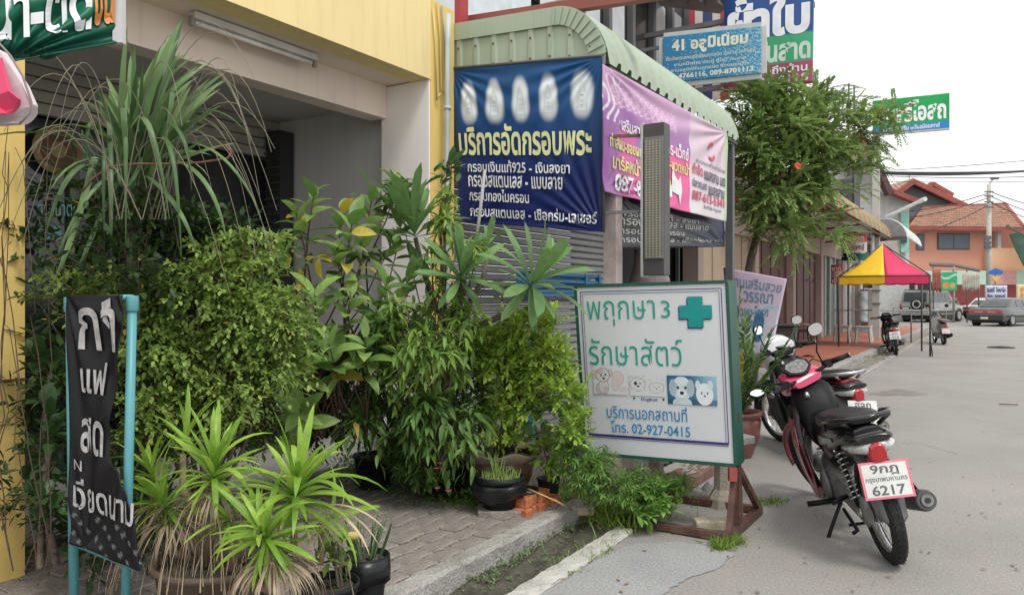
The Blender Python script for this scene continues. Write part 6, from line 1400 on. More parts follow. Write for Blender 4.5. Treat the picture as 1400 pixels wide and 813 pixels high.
# ---- street tree
m_tr = leafmat('tree_leaf', (.085, .155, .04), (.30, .40, .13), .5, .35)
tb = PX(1028, 470, -2.9); tb.z = .1
tt = thing('street_tree', 'feathery leaved green tree spreading over the shopfronts beside the purple banner', 'tree', tb)
crown = [(1045, 175, 10.6, 62, 62), (1095, 205, 10.9, 62, 70), (1130, 165, 11.2, 45, 45), (1060, 250, 10.7, 60, 55), (1110, 265, 11, 55, 50), (1080, 315, 10.6, 44, 26), (1135, 322, 10.6, 30, 12), (1175, 175, 11.3, 38, 38), (1160, 225, 11.2, 34, 30), (1040, 130, 10.6, 40, 28), (1030, 215, 10.5, 34, 60), (1205, 150, 11.2, 26, 18), (1055, 110, 10.7, 18, 22), (1110, 145, 11.2, 60, 25), (1078, 175, 11, 70, 60), (1060, 300, 10.8, 30, 30), (1030, 300, 10.6, 22, 26)]
blobs = [pblob(a, b, c, d*.93, e*.93, d/F*c*.9) for a, b, c, d, e in crown]
hub = PX(1040, 250, -2.9); lines = [bend(tb, hub, 0, 8, .05)]
for b in blobs: lines.append(bend(hub if rnd.random() < .6 else tb.lerp(hub, .8), Vector(b[:3]), .05, 6, .06))
mb = MB(); mb.tube(lines[0], [.07-.02*i/8 for i in range(9)], 9); mb.obj('trunk', m_bark, tt)
twigs('limb', tt, lines[1:], .032, .010, m_bark)
NS = 400; P_, d = blobpts(blobs, NS, .3); A = unit(d*np.array([1, 1, .7])+np.array([0, 0, .35])+nrg.normal(scale=.3, size=d.shape)); LB = .26; P0 = P_-A*LB*.5
cl_ = np.array([b[:3] for b in blobs]); L2 = []
for i in range(NS): q = cl_[np.argmin(((cl_-P0[i])**2).sum(1))]; L2.append([Vector(q), Vector((q+P0[i])/2)+UP*.03, Vector(P0[i]), Vector(P0[i]+A[i]*LB*.9)-UP*.03])
twigs('twig', tt, L2, .006, .002, m_twig, 4)
# each branchlet carries fronds; each frond has leaflets in two rows
fp, fd, fn = sprigs(P0, A, 6, LB, .05, R(46), flat=False)
lp, ld, ln = sprigs(fp, fd, 22, .30, .25, R(58), flat=True); n = len(lp)
val = np.clip(np.tile(np.tile(nrg.random(NS), 6), 22)*.75+nrg.random(n)*.3, 0, 1)
leaves('crown', m_tr, tt, lp, ld, ln, .050+.012*nrg.random(n), .029, 'tiny', val)
# orange cloth scraps caught behind the tree
for k, (x, y, w_) in enumerate(((1010, 238, 10), (1091, 227, 9), (1000, 250, 8))): q = PD(x, y, 10.1 if k == 1 else 11.8); s1 = w_/F*q.length*.5; tag(MB().add([q+CR*a*s1+UP*b*s1+CF*c*s1*.4 for a, b, c in ((-1, .6, 0), (0, 1, 1), (1, .5, 0), (.8, -.7, 1), (-.2, -.9, 0), (-.9, -.5, 1))], [(0, 1, 2), (0, 2, 3), (0, 3, 4), (0, 4, 5)]).obj('flower', mat('orange_red%d' % k, (.60, .09, .04), .6), solid=.004), ['orange cloth scrap left in the tree near the banner edge', 'bright orange red blossom in the middle of the tree', 'small orange scrap beside the banner edge, the lower of two'][k], 'flower')
# ---- helper: pots
def pot(name, label, c, r_, h, m, group=None, soil=True, prof=None, wob=None, bagm=None):
    th = thing(name, label, 'pot', c, group=group); c = Vector(c)
    prof = prof or [(0, 0), (r_*.72, 0), (r_*.78, .02), (r_*.97, h*.9), (r_*1.04, h*.92), (r_*1.05, h), (r_*.97, h), (r_*.94, h*.9)]
    MB().lathe(prof, c, 28, wob).obj('vessel', m, th)
    if soil: MB().lathe([(0, h*.9), (r_*.5, h*.9), (r_*.95, h*.87)], c, 20, lambda r, z, t, i: (r, z+.006*math.sin(5*t+i*3))).obj('potting_soil', m_soil, th)
    return th
m_dark2 = m_dark
m_pb = mat('black_pot', (.010, .011, .013), .5, spec=.3, var=.3, scale=6, bump=.2, bscale=20, dirt=.2, dcol=(.05, .05, .045), dscale=4)
# ---- (a) tall screw pine with long grey green leaves on the left
m_sp = leafmat('screw_pine_leaf', (.045, .10, .035), (.17, .26, .11), .4, .2, attr=False)
c0 = PD(186, 222, 3.75); gb_ = Vector((c0.x, c0.y, .11))
sp_ = thing('screw_pine', 'tall spiky plant with long grey green sword leaves in front of the dark porch', 'plant', gb_)
MB().tube(bend(gb_, c0, 0, 6, .03), [.035, .035, .03, .03, .03, .028, .02], 9).obj('trunk', m_bark, sp_)
Lm = [leafmesh('long_leaf%d' % i, m_sp, w_, cu, .5, 9, lambda t: (.75+.35*math.sin(PI*t*.9))*(1-t**3)**.5, kink=kk) for i, (w_, cu, kk) in enumerate(((.045, .25, None), (.04, .7, None), (.042, 1.7, None), (.036, 2.55, .45), (.034, 2.7, .62), (.04, 1.2, None)))]
# upright fan
for i in range(84):
    a = rnd.uniform(-1, 1); 
    tip = PD(198+a*80+rnd.uniform(-10, 30), 0+abs(a)*110+rnd.uniform(-10, 90), 3.75+rnd.uniform(-.35, .45)); o = c0+Vector((rnd.uniform(-.05, .05), rnd.uniform(-.05, .05), rnd.uniform(-.15, .1)))
    put_leaf(rnd.choice(Lm[:2]), sp_, o, tip-o, CF*-1+UP*.3 if rnd.random() < .7 else UP, (tip-o).length*rnd.uniform(.95, 1.1), rnd.uniform(.9, 1.5))
for i in range(16):
    az = rnd.uniform(-2.2, 1.2); D = CR*math.sin(az)*1.0-CF*math.cos(az)*.5+UP*rnd.uniform(.3, 1.1); o = c0-UP*rnd.uniform(0, .2)
    put_leaf(rnd.choice(Lm[2:]), sp_, o, D, UP, rnd.uniform(.5, .8), rnd.uniform(.7, 1.1))
# individually seen hanging leaves (photo x, top y, low y)
for (x0, y0, x1, y1, x2, y2) in ((196, 215, 160, 300, 160, 210), (130, 215, 100, 330, 70, 395), (150, 215, 138, 160, 143, 345), (150, 150, 152, 250, 152, 350), (170, 180, 172, 100, 172, 340), (215, 190, 240, 160, 248, 350), (160, 250, 120, 330, 96, 400), (200, 240, 250, 275, 268, 345), (140, 230, 92, 200, 60, 330), (210, 170, 258, 150, 262, 260), (178, 190, 200, 95, 232, 300), (150, 200, 115, 120, 118, 230), (230, 190, 280, 110, 345, 190), (220, 200, 300, 170, 355, 290), (215, 215, 290, 215, 310, 330), (170, 230, 110, 250, 72, 372)):
    n = 12; pts = []
    for i in range(n+1):
        t = i/n; pts.append(PD(x0*(1-t)**2+2*x1*t*(1-t)+x2*t*t, y0*(1-t)**2+2*y1*t*(1-t)+y2*t*t, 3.7-.25*math.sin(PI*t*.7)))
    w_ = rnd.uniform(.009, .015); vs = []
    for i, p in enumerate(pts): k = w_*(1-(i/n)**3)+.001; side = CR*.9+CF*rnd.uniform(.2, .5); vs += [p-side*k, p+UP*.0-CF*.006, p+side*k]
    MB().add(vs, [(3*i, 3*i+1, 3*i+4, 3*i+3) for i in range(n)]+[(3*i+1, 3*i+2, 3*i+5, 3*i+4) for i in range(n)], True).obj('leaf', m_sp, sp_)
# ---- thin arching grass stems
m_gs = mat('dry_stem', (.20, .185, .13), .7, var=.3, scale=8)
ag = thing('arching_grass', 'clump of long thin arching stems sweeping across the porch beam', 'plant', (c0.x, c0.y+.1, .11)); L3 = []
for i in range(34):
    sx = rnd.uniform(150, 240); ex = sx+rnd.choice((-1, 1, 1))*rnd.uniform(70, 200); mx_ = (sx+ex)/2+rnd.uniform(-20, 20); tp_ = rnd.uniform(-20, 150); ey = tp_+rnd.uniform(80, 300); Z0 = rnd.uniform(3.4, 4.0)
    if ex > 385: ex = rnd.uniform(300, 385)
    L3.append([PD(sx*(1-t)**2+2*mx_*t*(1-t)+ex*t*t, 300*(1-t)**2+2*(tp_-80)*t*(1-t)+ey*t*t, Z0-.3*t) for t in np.linspace(0, 1, 14)])
twigs('stem', ag, L3, .003, .0012, m_gs, 4)
L3 = [[PD(40+rnd.uniform(-8, 8)+30*math.sin(t*2+i)-50*t*(i % 3)/2, 780-t*rnd.uniform(480, 640), 2.9-.2*t) for t in np.linspace(0, 1, 12)] for i in range(6)]
cg = thing('climbing_vine', 'dark bare vine stems climbing in front of the left yellow column', 'plant', PD(40, 810, 3.0)*1); twigs('stem', cg, L3, .0028, .0012, m_twig, 4)
bv = [PD(*p, 3.5) for p in ((112, 262), (128, 243), (150, 228), (185, 224), (230, 224), (275, 222), (312, 216), (316, 208), (308, 198), (290, 205))]
tag(MB().tube(bv, .0045, 6).obj('brown_vine', mat('brown_stem', (.22, .10, .06), .7)), 'reddish brown bare stem looping across the spiky plant', 'vine')
# ---- (b) dark leafy mass behind, left
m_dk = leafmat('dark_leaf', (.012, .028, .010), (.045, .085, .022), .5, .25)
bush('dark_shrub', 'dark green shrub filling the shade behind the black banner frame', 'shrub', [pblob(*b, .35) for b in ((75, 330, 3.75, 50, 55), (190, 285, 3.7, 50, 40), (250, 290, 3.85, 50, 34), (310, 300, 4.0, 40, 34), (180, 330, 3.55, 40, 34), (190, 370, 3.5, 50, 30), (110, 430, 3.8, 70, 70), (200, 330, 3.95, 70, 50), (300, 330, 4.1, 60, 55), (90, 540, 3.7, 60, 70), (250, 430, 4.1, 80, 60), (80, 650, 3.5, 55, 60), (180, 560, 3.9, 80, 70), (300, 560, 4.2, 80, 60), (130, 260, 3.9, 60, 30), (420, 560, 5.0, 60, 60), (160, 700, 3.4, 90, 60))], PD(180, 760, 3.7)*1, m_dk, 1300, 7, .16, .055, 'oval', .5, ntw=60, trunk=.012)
m_bl = leafmat('broad_dark_leaf', (.02, .05, .016), (.05, .10, .03), .4, .2)
P_, d = blobpts([pblob(*b) for b in ((60, 610, 3.25, 35, 90), (70, 500, 3.4, 40, 60), (55, 700, 3.1, 30, 60), (250, 700, 3.6, 60, 40))], 46, .5); 
bush('dark_vine', 'broad leaved dark creeper growing beside the left yellow column', 'plant', [pblob(*b) for b in ((62, 610, 3.25, 30, 80), (70, 500, 3.4, 36, 60), (58, 690, 3.1, 26, 50))], PD(62, 770, 3.2)*1, m_bl, 44, 4, .15, .085, 'oval', .65, ntw=10)
# ---- (c) fine leaved light green bush
m_lg = leafmat('light_leaf', (.085, .15, .03), (.35, .46, .12), .5, .4)
b_ = [pblob(*b, .28) for b in ((250, 395, 3.75, 75, 40), (330, 350, 3.9, 50, 36), (340, 430, 3.85, 70, 60), (230, 470, 3.7, 70, 55), (300, 520, 3.8, 90, 60), (215, 540, 3.6, 50, 40), (150, 400, 3.6, 38, 26), (120, 372, 3.5, 20, 10), (380, 480, 3.9, 40, 60), (190, 430, 3.7, 60, 50), (380, 400, 4.0, 36, 30), (300, 325, 3.85, 26, 16), (350, 315, 3.9, 20, 22), (270, 360, 3.7, 30, 20), (160, 372, 3.6, 34, 12), (405, 440, 3.9, 20, 30))]
bush('light_green_bush', 'large fine leaved light green bush between the black banner and the porch wall', 'shrub', b_, PD(280, 720, 3.9)*1, m_lg, 1500, 12, .15, .034, 'oval', .62, .6, 60, ntw=120, trunk=.014, updir=.35, shell=.45)
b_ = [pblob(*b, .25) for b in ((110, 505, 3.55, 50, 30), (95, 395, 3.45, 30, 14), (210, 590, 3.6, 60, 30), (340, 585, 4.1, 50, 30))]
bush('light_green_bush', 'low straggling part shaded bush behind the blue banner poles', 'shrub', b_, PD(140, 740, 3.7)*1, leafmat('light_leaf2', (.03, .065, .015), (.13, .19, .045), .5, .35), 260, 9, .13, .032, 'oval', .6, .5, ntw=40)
# ---- (d) broad leaved shrub, leaves one by one
m_br = leafmat('broad_leaf', (.09, .18, .045), (.26, .38, .11), .38, .35, attr=False); m_yw = leafmat('yellow_leaf', (.40, .32, .04), (.50, .42, .08), .5, .4, attr=False)
Bm = [leafmesh('broad%d' % i, m_br, w_, cu, .3, 6, lambda t: math.sin(PI*(t**.85))**.75) for i, (w_, cu) in enumerate(((.36, .3), (.40, .8), (.33, 1.2), (.42, .5)))]
Bd = leafmesh('broad_y', m_yw, .4, 1.0, .3, 6, lambda t: math.sin(PI*(t**.85))**.75)
bs_ = thing('broadleaf_shrub', 'tall shrub with big pointed green leaves and a few yellow ones before the grey wall', 'shrub', PD(450, 600, 4.75)*1)
root = [PD(x, 600, 4.75) for x in (395, 420, 440, 455, 470, 485, 500, 430)]; L4 = []; cnt = 0
tips = [(430, 262, 4.6), (482, 300, 4.5), (545, 245, 4.9), (510, 262, 4.7), (405, 290, 4.6), (385, 340, 4.5), (460, 340, 4.5), (500, 330, 4.6), (540, 330, 4.8), (430, 400, 4.3), (480, 400, 4.4), (530, 385, 4.6), (395, 430, 4.4), (450, 470, 4.3), (500, 460, 4.4), (410, 560, 4.2), (540, 440, 4.6), (580, 430, 4.9), (415, 480, 4.3), (365, 395, 4.4), (468, 285, 4.7), (550, 300, 5.0), (520, 430, 4.5), (560, 380, 4.8)]
for i, (x, y, Z) in enumerate(tips):
    tip = PD(x, y, Z); ln_ = bend(root[i % 8], tip, .0, 6, .03); L4.append(ln_); ax = (ln_[-1]-ln_[-2]).normalized()
    nl = 11
    for j in range(nl):
        if cnt > 270: break
        t = j/nl; p = tip-ax*.30*(1-t)**1.2; az = j*2.4+i; el = .2+.9*t; s1 = ax.cross(CR).normalized(); s2 = ax.cross(s1)
        h = s1*math.cos(az)+s2*math.sin(az); D = h*math.cos(el)+ax*math.sin(el)
        yl = rnd.random() < .035; put_leaf(Bd if yl else rnd.choice(Bm), bs_, p, D, ax, rnd.uniform(.15, .26)*(1-.2*t), rnd.uniform(.85, 1.15)); cnt += 1
for i in range(8): twigs('stem', bs_, [l for l in L4[i::8]][:1], .008, .004, m_twig, 6)
twigs('side_stem', bs_, L4[8:], .006, .003, m_twig)
for (x, y, D) in ((438, 352, (-.3, 0, -1)), (411, 366, (.1, 0, -1)), (400, 352, (-.6, 0, -.5)), (480, 318, (1, .2, .1)), (425, 560, (-.9, .2, -.3)),): put_leaf(Bd, bs_, PD(x, y, 4.3), D, (0, -1, .4), .15, 1)
# ---- (e) frangipani: rosettes of long leathery leaves on grey branches
m_pl = leafmat('frangipani_leaf', (.085, .165, .06), (.17, .28, .10), .45, .25, attr=False)
Pm = [leafmesh('frangi%d' % i, m_pl, .25, cu, .28, 8, lambda t: (math.sin(PI*min(1, t*.93+.05)))**.55*(.35+.75*t)) for i, cu in enumerate((.15, .4, .7))]
fr = thing('frangipani', 'frangipani with rosettes of long leathery leaves in front of the blue banner', 'tree', PD(610, 640, 5.0)*1); fr.location.z = .1
ros = [(722, 394, 4.5, (.55, -.28, .75), 30, .38, 84, -45), (628, 385, 4.6, (.2, -.5, .8), 22, .34, 80, -30), (568, 325, 4.9, (-.2, -.2, 1), 18, .40, 85, 5), (665, 345, 4.9, (.1, .3, 1), 9, .2, 70, 20), (597, 372, 4.8, (-1, -.2, .3), 9, .30, 60, -20)]
bk = [(605, 600, 5.0), (608, 500, 5.0), (610, 440, 4.95)]
b0 = Vector(fr.location); fork = PD(612, 450, 4.95); MB().tube(bend(b0, fork, 0, 6, .03), [.035, .034, .032, .03, .03, .028, .026], 9).obj('trunk', m_bark, fr)
for (x, y, Z, ax, n, L_, e0, e1) in ros:
    c = PD(x, y, Z); wa = (CR*ax[0]+CF*ax[1]+UP*ax[2]).normalized(); q = c-wa*.18
    MB().tube([fork, fork.lerp(q, .5)+UP*-.03, q, c], [.022, .02, .018, .014], 8).obj('branch', m_bark, fr)
    rosette(Pm, fr, c, wa, n, L_, e0, e1)
    for k in range(4): put_leaf(leafmesh('dry', MT('dry_leaf', (.16, .11, .06), .8), .2, 1.2), fr, q-wa*.04, (rnd.uniform(-.5, .5), rnd.uniform(-.5, .5), -1), CR, .10, 1, 'dead_leaf')
tag(MB().tube([PD(663, 232, 4.6), PD(655, 300, 4.6), PD(648, 345, 4.65)], .010, 7).obj('garden_stake', MT('stake', (.34, .34, .33), .6)), 'thin grey stick standing in front of the blue banner', 'stake')
# ---- (f) drooping lance leaved sapling
m_dr = leafmat('drooping_leaf', (.08, .16, .03), (.26, .38, .08), .42, .4)
blb = [pblob(*b) for b in ((612, 262, 4.7, 20, 24), (606, 300, 4.7, 24, 34), (590, 340, 4.7, 24, 20), (645, 330, 4.6, 28, 22), (640, 430, 4.55, 40, 26), (590, 470, 4.5, 60, 44), (540, 420, 4.6, 44, 40), (555, 500, 4.6, 40, 40), (620, 490, 4.75, 30, 46), (610, 400, 4.7, 40, 30), (520, 470, 4.7, 30, 40))]
bush('drooping_sapling', 'sapling with tufts of drooping narrow bright green leaves under the frangipani', 'plant', blb, PD(605, 640, 4.7)*1, m_dr, 190, 9, .12, .085, 'lance', .30, 1.0, 65, ntw=40, trunk=.009, updir=.5, shell=.4)
x_ = PD(612, 215, 4.8); 
bush('drooping_sapling', 'single tall shoot with dark oval leaves reaching above the wall corner', 'plant', [pblob(612, 225, 4.75, 10, 20), pblob(545, 250, 4.95, 20, 30)], PD(600, 600, 4.9)*1, leafmat('dull_leaf', (.05, .09, .03), (.12, .19, .06), .4, .3), 12, 7, .2, .11, 'oval', .45, .4, ntw=4, trunk=.006)
# dark foliage and hanging leaves behind the pots
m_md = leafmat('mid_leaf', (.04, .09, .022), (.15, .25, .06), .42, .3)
blb = [pblob(*b) for b in ((520, 540, 5.1, 60, 50), (470, 480, 5.0, 50, 60), (580, 560, 5.2, 50, 50), (640, 540, 5.1, 50, 60), (560, 450, 5.2, 70, 60), (660, 470, 5.2, 50, 60), (440, 520, 5.0, 50, 60), (620, 620, 5.1, 30, 20), (590, 540, 4.55, 40, 34), (640, 560, 4.6, 34, 34), (560, 570, 4.6, 34, 26), (610, 590, 4.6, 34, 24), (500, 560, 4.7, 40, 30))]
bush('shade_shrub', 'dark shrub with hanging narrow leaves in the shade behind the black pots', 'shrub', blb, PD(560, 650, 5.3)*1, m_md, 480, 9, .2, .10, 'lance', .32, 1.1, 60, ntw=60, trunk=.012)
m_rb = leafmat('rubber_leaf', (.035, .10, .018), (.07, .16, .03), .5, .15, attr=False); Rm_ = leafmesh('rubber', m_rb, .62, .4, .12, 7, lambda t: math.sin(PI*(t**.6))**.6)
hl = thing('heartleaf_creeper', 'large heart shaped dark green leaves behind the bright green potted bush', 'plant', PD(640, 640, 5.0)*1)
for (x, y) in ((563, 515), (545, 535), (572, 540), (535, 510), (700, 555), (725, 545), (738, 560), (715, 575), (755, 545), (690, 520), (668, 560), (745, 575), (730, 530), (620, 520), (640, 505), (700, 590), (770, 560)):
    Z = 4.85 if x > 660 else 4.75; p = PD(x, y, Z); D = -CF*.35-UP*.8+CR*rnd.uniform(-.6, .6); put_leaf(Rm_, hl, p, D, -CF+UP*.35, rnd.uniform(.08, .125), 1); 
twigs('stem', hl, [bend(PD(640, 640, 5.0), PD(x, y, 4.75), .05) for x, y in ((563, 510), (700, 550), (745, 540), (625, 515))], .005, .003, m_stem)
# ---- (g) bright bush in the ruffled brown pot
gp_ = G(688, 672, .1); gp_ = PD(683, 640, 5.05); gp_.z = .1
m_br2 = mat('brown_glaze', (.13, .075, .045), .35, var=.2, scale=5, coat=.2, dirt=.25, dcol=(.2, .16, .12)); m_rim = mat('rim_tan', (.36, .28, .21), .55, var=.12, dirt=.3)
rp2 = thing('glazed_pot', 'large brown glazed pot with a wavy tan rim', 'pot', gp_)
MB().lathe([(0, 0), (.13, 0), (.15, .02), (.21, .14), (.235, .28), (.225, .285)], gp_, 32).obj('body', m_br2, rp2)
MB().lathe([(.22, .25), (.245, .262), (.285, .31), (.288, .322), (.27, .322), (.23, .285)], gp_, 48, lambda r, z, t, i: (r+(.010*math.sin(7*t) if i in (2, 3) else 0), z+(.016*math.sin(7*t) if i > 1 else 0))).obj('wavy_rim', m_rim, rp2)
MB().lathe([(0, .27), (.21, .26)], gp_, 20).obj('potting_soil', m_soil, rp2)
m_bb = leafmat('bright_leaf', (.12, .22, .03), (.40, .52, .09), .45, .4)
blb = [pblob(*b, .22) for b in ((715, 440, 4.75, 40, 30), (745, 425, 4.75, 24, 16), (690, 480, 4.8, 44, 44), (740, 490, 4.75, 45, 44), (775, 530, 4.65, 26, 40), (710, 540, 4.8, 50, 36), (690, 590, 4.75, 30, 16), (755, 470, 4.75, 24, 20), (660, 470, 4.9, 24, 40), (785, 575, 4.6, 16, 30))]
bush('potted_bush', 'bright yellow green leafy bush growing from the wavy rimmed brown pot', 'shrub', blb, (gp_.x, gp_.y, .36), m_bb, 820, 9, .12, .044, 'oval', .55, .35, 55, ntw=70, trunk=.008, updir=.8)
# ---- small leafy plant in little pot right
q = PD(750, 655, 5.0); q.z = .1
pot('small_pot', 'small dark plastic pot behind the orange bricks', q, .075, .14, mat('small_pot', (.022, .022, .025), .5, dirt=.2)); 
bush('potted_seedling', 'small bright green plant with rounded leaves in the pot behind the bricks', 'plant', [pblob(750, 622, 4.9, 26, 26), pblob(762, 605, 4.85, 24, 20), pblob(735, 600, 4.9, 22, 18)], (q.x, q.y, .22), leafmat('round_leaf', (.14, .26, .03), (.30, .42, .07), .4, .35), 34, 6, .08, .06, 'oval', .6, .3, ntw=12, trunk=.005)
# ---- bucket pot with grass, standing on a grey paver by the bricks
q = PD(683, 690, 4.62); q.z = .155
bp_ = pot('bucket_pot', 'dented black bucket pot with grass standing on the grey paver beside orange bricks', q, .15, .19, m_pb, prof=[(0, 0), (.095, 0), (.105, .055), (.115, .06), (.135, .15), (.150, .155), (.152, .19), (.140, .19), (.136, .165)])
MB().lathe([(.118, .05), (.142, .07), (.156, .10), (.165, .14), (.15, .16)], q, 30, lambda r, z, t, i: (r+.012*math.sin(3*t+i)+.008*math.sin(7*t), z+.012*math.sin(2*t+1))).obj('plastic_wrap', mat('black_wrap', (.009, .010, .012), .3, spec=.35, dirt=.2), bp_, solid=.002)
mb = MB().prism([(-.11, -.075), (-.035, -.09), (.04, -.075), (.11, -.085), (.11, .075), (.03, .065), (-.04, .08), (-.11, .07)], 0, .055, lambda p, t: Vector((q.x, q.y, .1))+CR*p[0]*1.15+CF*p[1]*1.3+UP*t)
tag(mb.obj('paver_block', m_pave, bevel=.006), 'loose grey paving block under the bucket pot', 'paver')
sg = q+UP*.17; n = 90; a = nrg.random(n)*2*PI; rr = np.sqrt(nrg.random(n))*.12; Pn = np.stack([sg.x+rr*np.cos(a), sg.y+rr*np.sin(a), np.full(n, sg.z)], 1); Dn = nrg.normal(scale=.25, size=(n, 3))+np.array([0, 0, 1.])
m_gr2 = leafmat('grass_blade', (.10, .18, .03), (.26, .36, .08), .5, .4)
gt = thing('pot_grass', 'tuft of pale green grass in the black bucket pot', 'plant', sg); leaves('blades', m_gr2, gt, Pn, Dn, -CF if 0 else np.tile(np.array([-CF.x, -CF.y, .1]), (n, 1)), .03+.03*nrg.random(n), .005, 'blade')
n = 14; Pn = np.tile(np.array([sg.x-.01, sg.y, sg.z]), (n, 1))+nrg.normal(scale=.018, size=(n, 3)); Dn = np.stack([nrg.normal(scale=.22, size=n), nrg.normal(scale=.2, size=n), np.ones(n)], 1); leaves('tall_blades', m_gr2, gt, Pn, Dn, np.tile(np.array([SN, -CS, .1]), (n, 1)), .10+.05*nrg.random(n), .009, 'blade')
q2 = q+CR*.165+CF*.10; q2.z = .1
pot('small_pot', 'crumpled small black nursery bag leaning against the bucket pot', q2, .07, .14, mat('nursery_bag', (.012, .013, .015), .4, dirt=.15), prof=[(0, 0), (.06, 0), (.066, .05), (.07, .12), (.074, .14), (.06, .13)])
# ---- orange bricks along the kerb end
m_bk = mat('orange_brick', (.52, .17, .075), .85, var=.3, scale=18, bump=.5, bscale=80, dirt=.45, dcol=(.4, .28, .2), dscale=8)
bm0 = MB().obox((0, 0, .03), (1, 0, 0), (0, 1, 0), UP, .068, .034, .029).obj('brick', m_bk, bevel=.006); bl_ = bm0.data; first = True
s0, s1 = PZ(716, 706, .1), PZ(766, 684, .1); dr = (s1-s0).normalized(); ang = math.atan2(dr.y, dr.x)
for k in range(10):
    o = bm0 if first else bm0.copy(); 
    if not first: C.objects.link(o)
    first = False; i = k % 6; up = k >= 6
    p = s0+dr*(.075*i+(.04 if up else 0)-.03)-dr.cross(UP)*(.005+.02*(i % 2)+(.02 if up else 0))
    o.location = (p.x, p.y, .1+(.0585 if up else 0)); o.rotation_euler = (0, 0, ang+PI/2+rnd.uniform(-.12, .12))
    tag(o, ['orange brick on the kerb nearest the bucket pot', 'second orange brick along the kerb from the bucket pot', 'third orange brick along the kerb from the bucket pot', 'fourth orange brick along the kerb from the bucket pot', 'fifth orange brick along the kerb, next to last before the weeds', 'orange brick at the weedy end of the kerb row', 'upper orange brick nearest the bucket pot', 'second upper orange brick from the bucket pot', 'third upper orange brick from the bucket pot', 'upper orange brick farthest from the bucket pot'][k], 'brick', 'orange bricks stacked at the kerb end')
tag(MB().tube([PD(722, 668, 4.4), PD(738, 675, 4.3), PD(760, 684, 4.3), (PZ(782, 697, .12))], .005, 6).obj('fallen_twig', MT('yellow_stem', (.50, .32, .10), .6)), 'dry yellow stem lying across the orange bricks', 'twig')
# ---- black pots behind
q = PD(614, 660, 5.0); q.z = .1; pot('black_pot', 'black pot with brown soil at the left of the wavy rimmed pot', q, .13, .23, m_pb)
q = PD(512, 640, 5.25); q.z = .1; pot('black_pot', 'black pot deep in the shade holding a thin bent seedling', q, .14, .24, m_pb)
sd = thing('thin_seedling', 'thin bent seedling with a few pale leaves leaning from the shaded black pot', 'plant', q)
twigs('stem', sd, [[q+UP*.2, PD(496, 590, 5.0), PD(498, 578, 4.9)]], .005, .003, m_stem)
for a, b in ((-1, .35), (1, .3), (-.5, .8), (.7, -.3), (.1, -1)): put_leaf(Bm[0], sd, PD(498, 578, 4.9), CR*a+UP*b, UP-CF, .11, 1)
# ---- (h) dracaena heads in a big pot
m_da = leafmat('strap_leaf', (.13, .25, .03), (.30, .44, .07), .35, .35, attr=False); m_dd = mat('dead_strap', (.30, .235, .16), .85, var=.3, scale=10)
Dm = [leafmesh('strap%d' % i, m_da, w_, cu, .35, 8, lambda t: (math.sin(PI*min(1, t*.85+.12))**.8)) for i, (w_, cu) in enumerate(((.11, .35), (.12, .9), (.10, 1.6), (.11, .6)))]
bigp = PD(300, 790, 3.0); bigp.z = .1
pot('large_pot', 'large brown earthen pot under the hanging dead straps at the front', bigp, .24, .30, mat('earthen', (.12, .085, .06), .7, var=.25, dirt=.4))
dr_ = thing('strap_leaf_plant', 'bright green strap leaved plant with skirts of dead straps at the front left', 'plant', (bigp.x, bigp.y, .36))
HD = [((292, 662, 2.9), (.1, -.2, 1), 40, .30, 85, -5), ((232, 700, 3.0), (-.5, -.1, .9), 44, .24, 80, -35), ((402, 690, 2.75), (.15, -.1, 1), 46, .36, 88, -15), ((368, 745, 2.62), (-.2, -.5, 1), 44, .25, 80, -55), ((440, 712, 2.9), (.9, -.2, .4), 16, .24, 70, -60), ((318, 720, 2.85), (-.2, -.4, .8), 20, .2, 70, -40), ((210, 660, 3.1), (-.3, .2, 1), 22, .24, 80, 0), ((250, 620, 3.2), (0, .3, 1), 14, .3, 85, 30)]
for (pp3, ax, n, L_, e0, e1) in HD:
    c = PD(*pp3); wa = CR*ax[0]+CF*ax[1]+UP*ax[2]; MB().tube([Vector((bigp.x, bigp.y, .36))+Vector((rnd.uniform(-.08, .08), rnd.uniform(-.08, .08), 0)), c-UP*.15, c], [.018, .016, .012], 8).obj('stem', mat('cane', (.22, .16, .10), .8) if 'cane' not in bpy.data.materials else bpy.data.materials['cane'], dr_)
    rosette(Dm, dr_, c, wa, n, L_*.84, e0, e1, .25, .9, 'leaf')
# dead straps hanging
mb = MB()
def strap(p, drift, L_, w_):
    n = 7; vs = []; q = Vector(p); d = Vector((drift.x, drift.y, .15)).normalized()
    for i in range(n+1):
        k = w_*(1-(i/n)*.6)*(.6+.4*math.sin(i*2.1+L_*30)); sd_ = CR*math.cos(i*.5+L_*9)+CF*math.sin(i*.5+L_*9)
        vs += [q-sd_*k, q+sd_*k]; d = (d+Vector((rnd.uniform(-.12, .12), rnd.uniform(-.12, .12), -.75))*.6).normalized(); q = q+d*(L_/n)
    mb.add(vs, [(2*i, 2*i+1, 2*i+3, 2*i+2) for i in range(n)], True)
for (pp3, n, L_) in (((292, 672, 2.9), 80, .42), ((232, 712, 3.0), 80, .34), ((372, 765, 2.62), 120, .3), ((330, 700, 3.0), 50, .4), ((405, 705, 2.8), 26, .3), ((210, 690, 3.1), 30, .35)):
    for k in range(n):
        a = rnd.uniform(0, 2*PI); r_ = rnd.uniform(.0, .055); strap(PD(*pp3)+Vector((math.cos(a)*r_, math.sin(a)*r_, 0)), Vector((math.cos(a), math.sin(a), 0))*rnd.uniform(.3, 1), L_*rnd.uniform(.5, 1.2), rnd.uniform(.003, .0075))
tag(mb.obj('dead_straps', m_dd, dr_), kind='stuff')
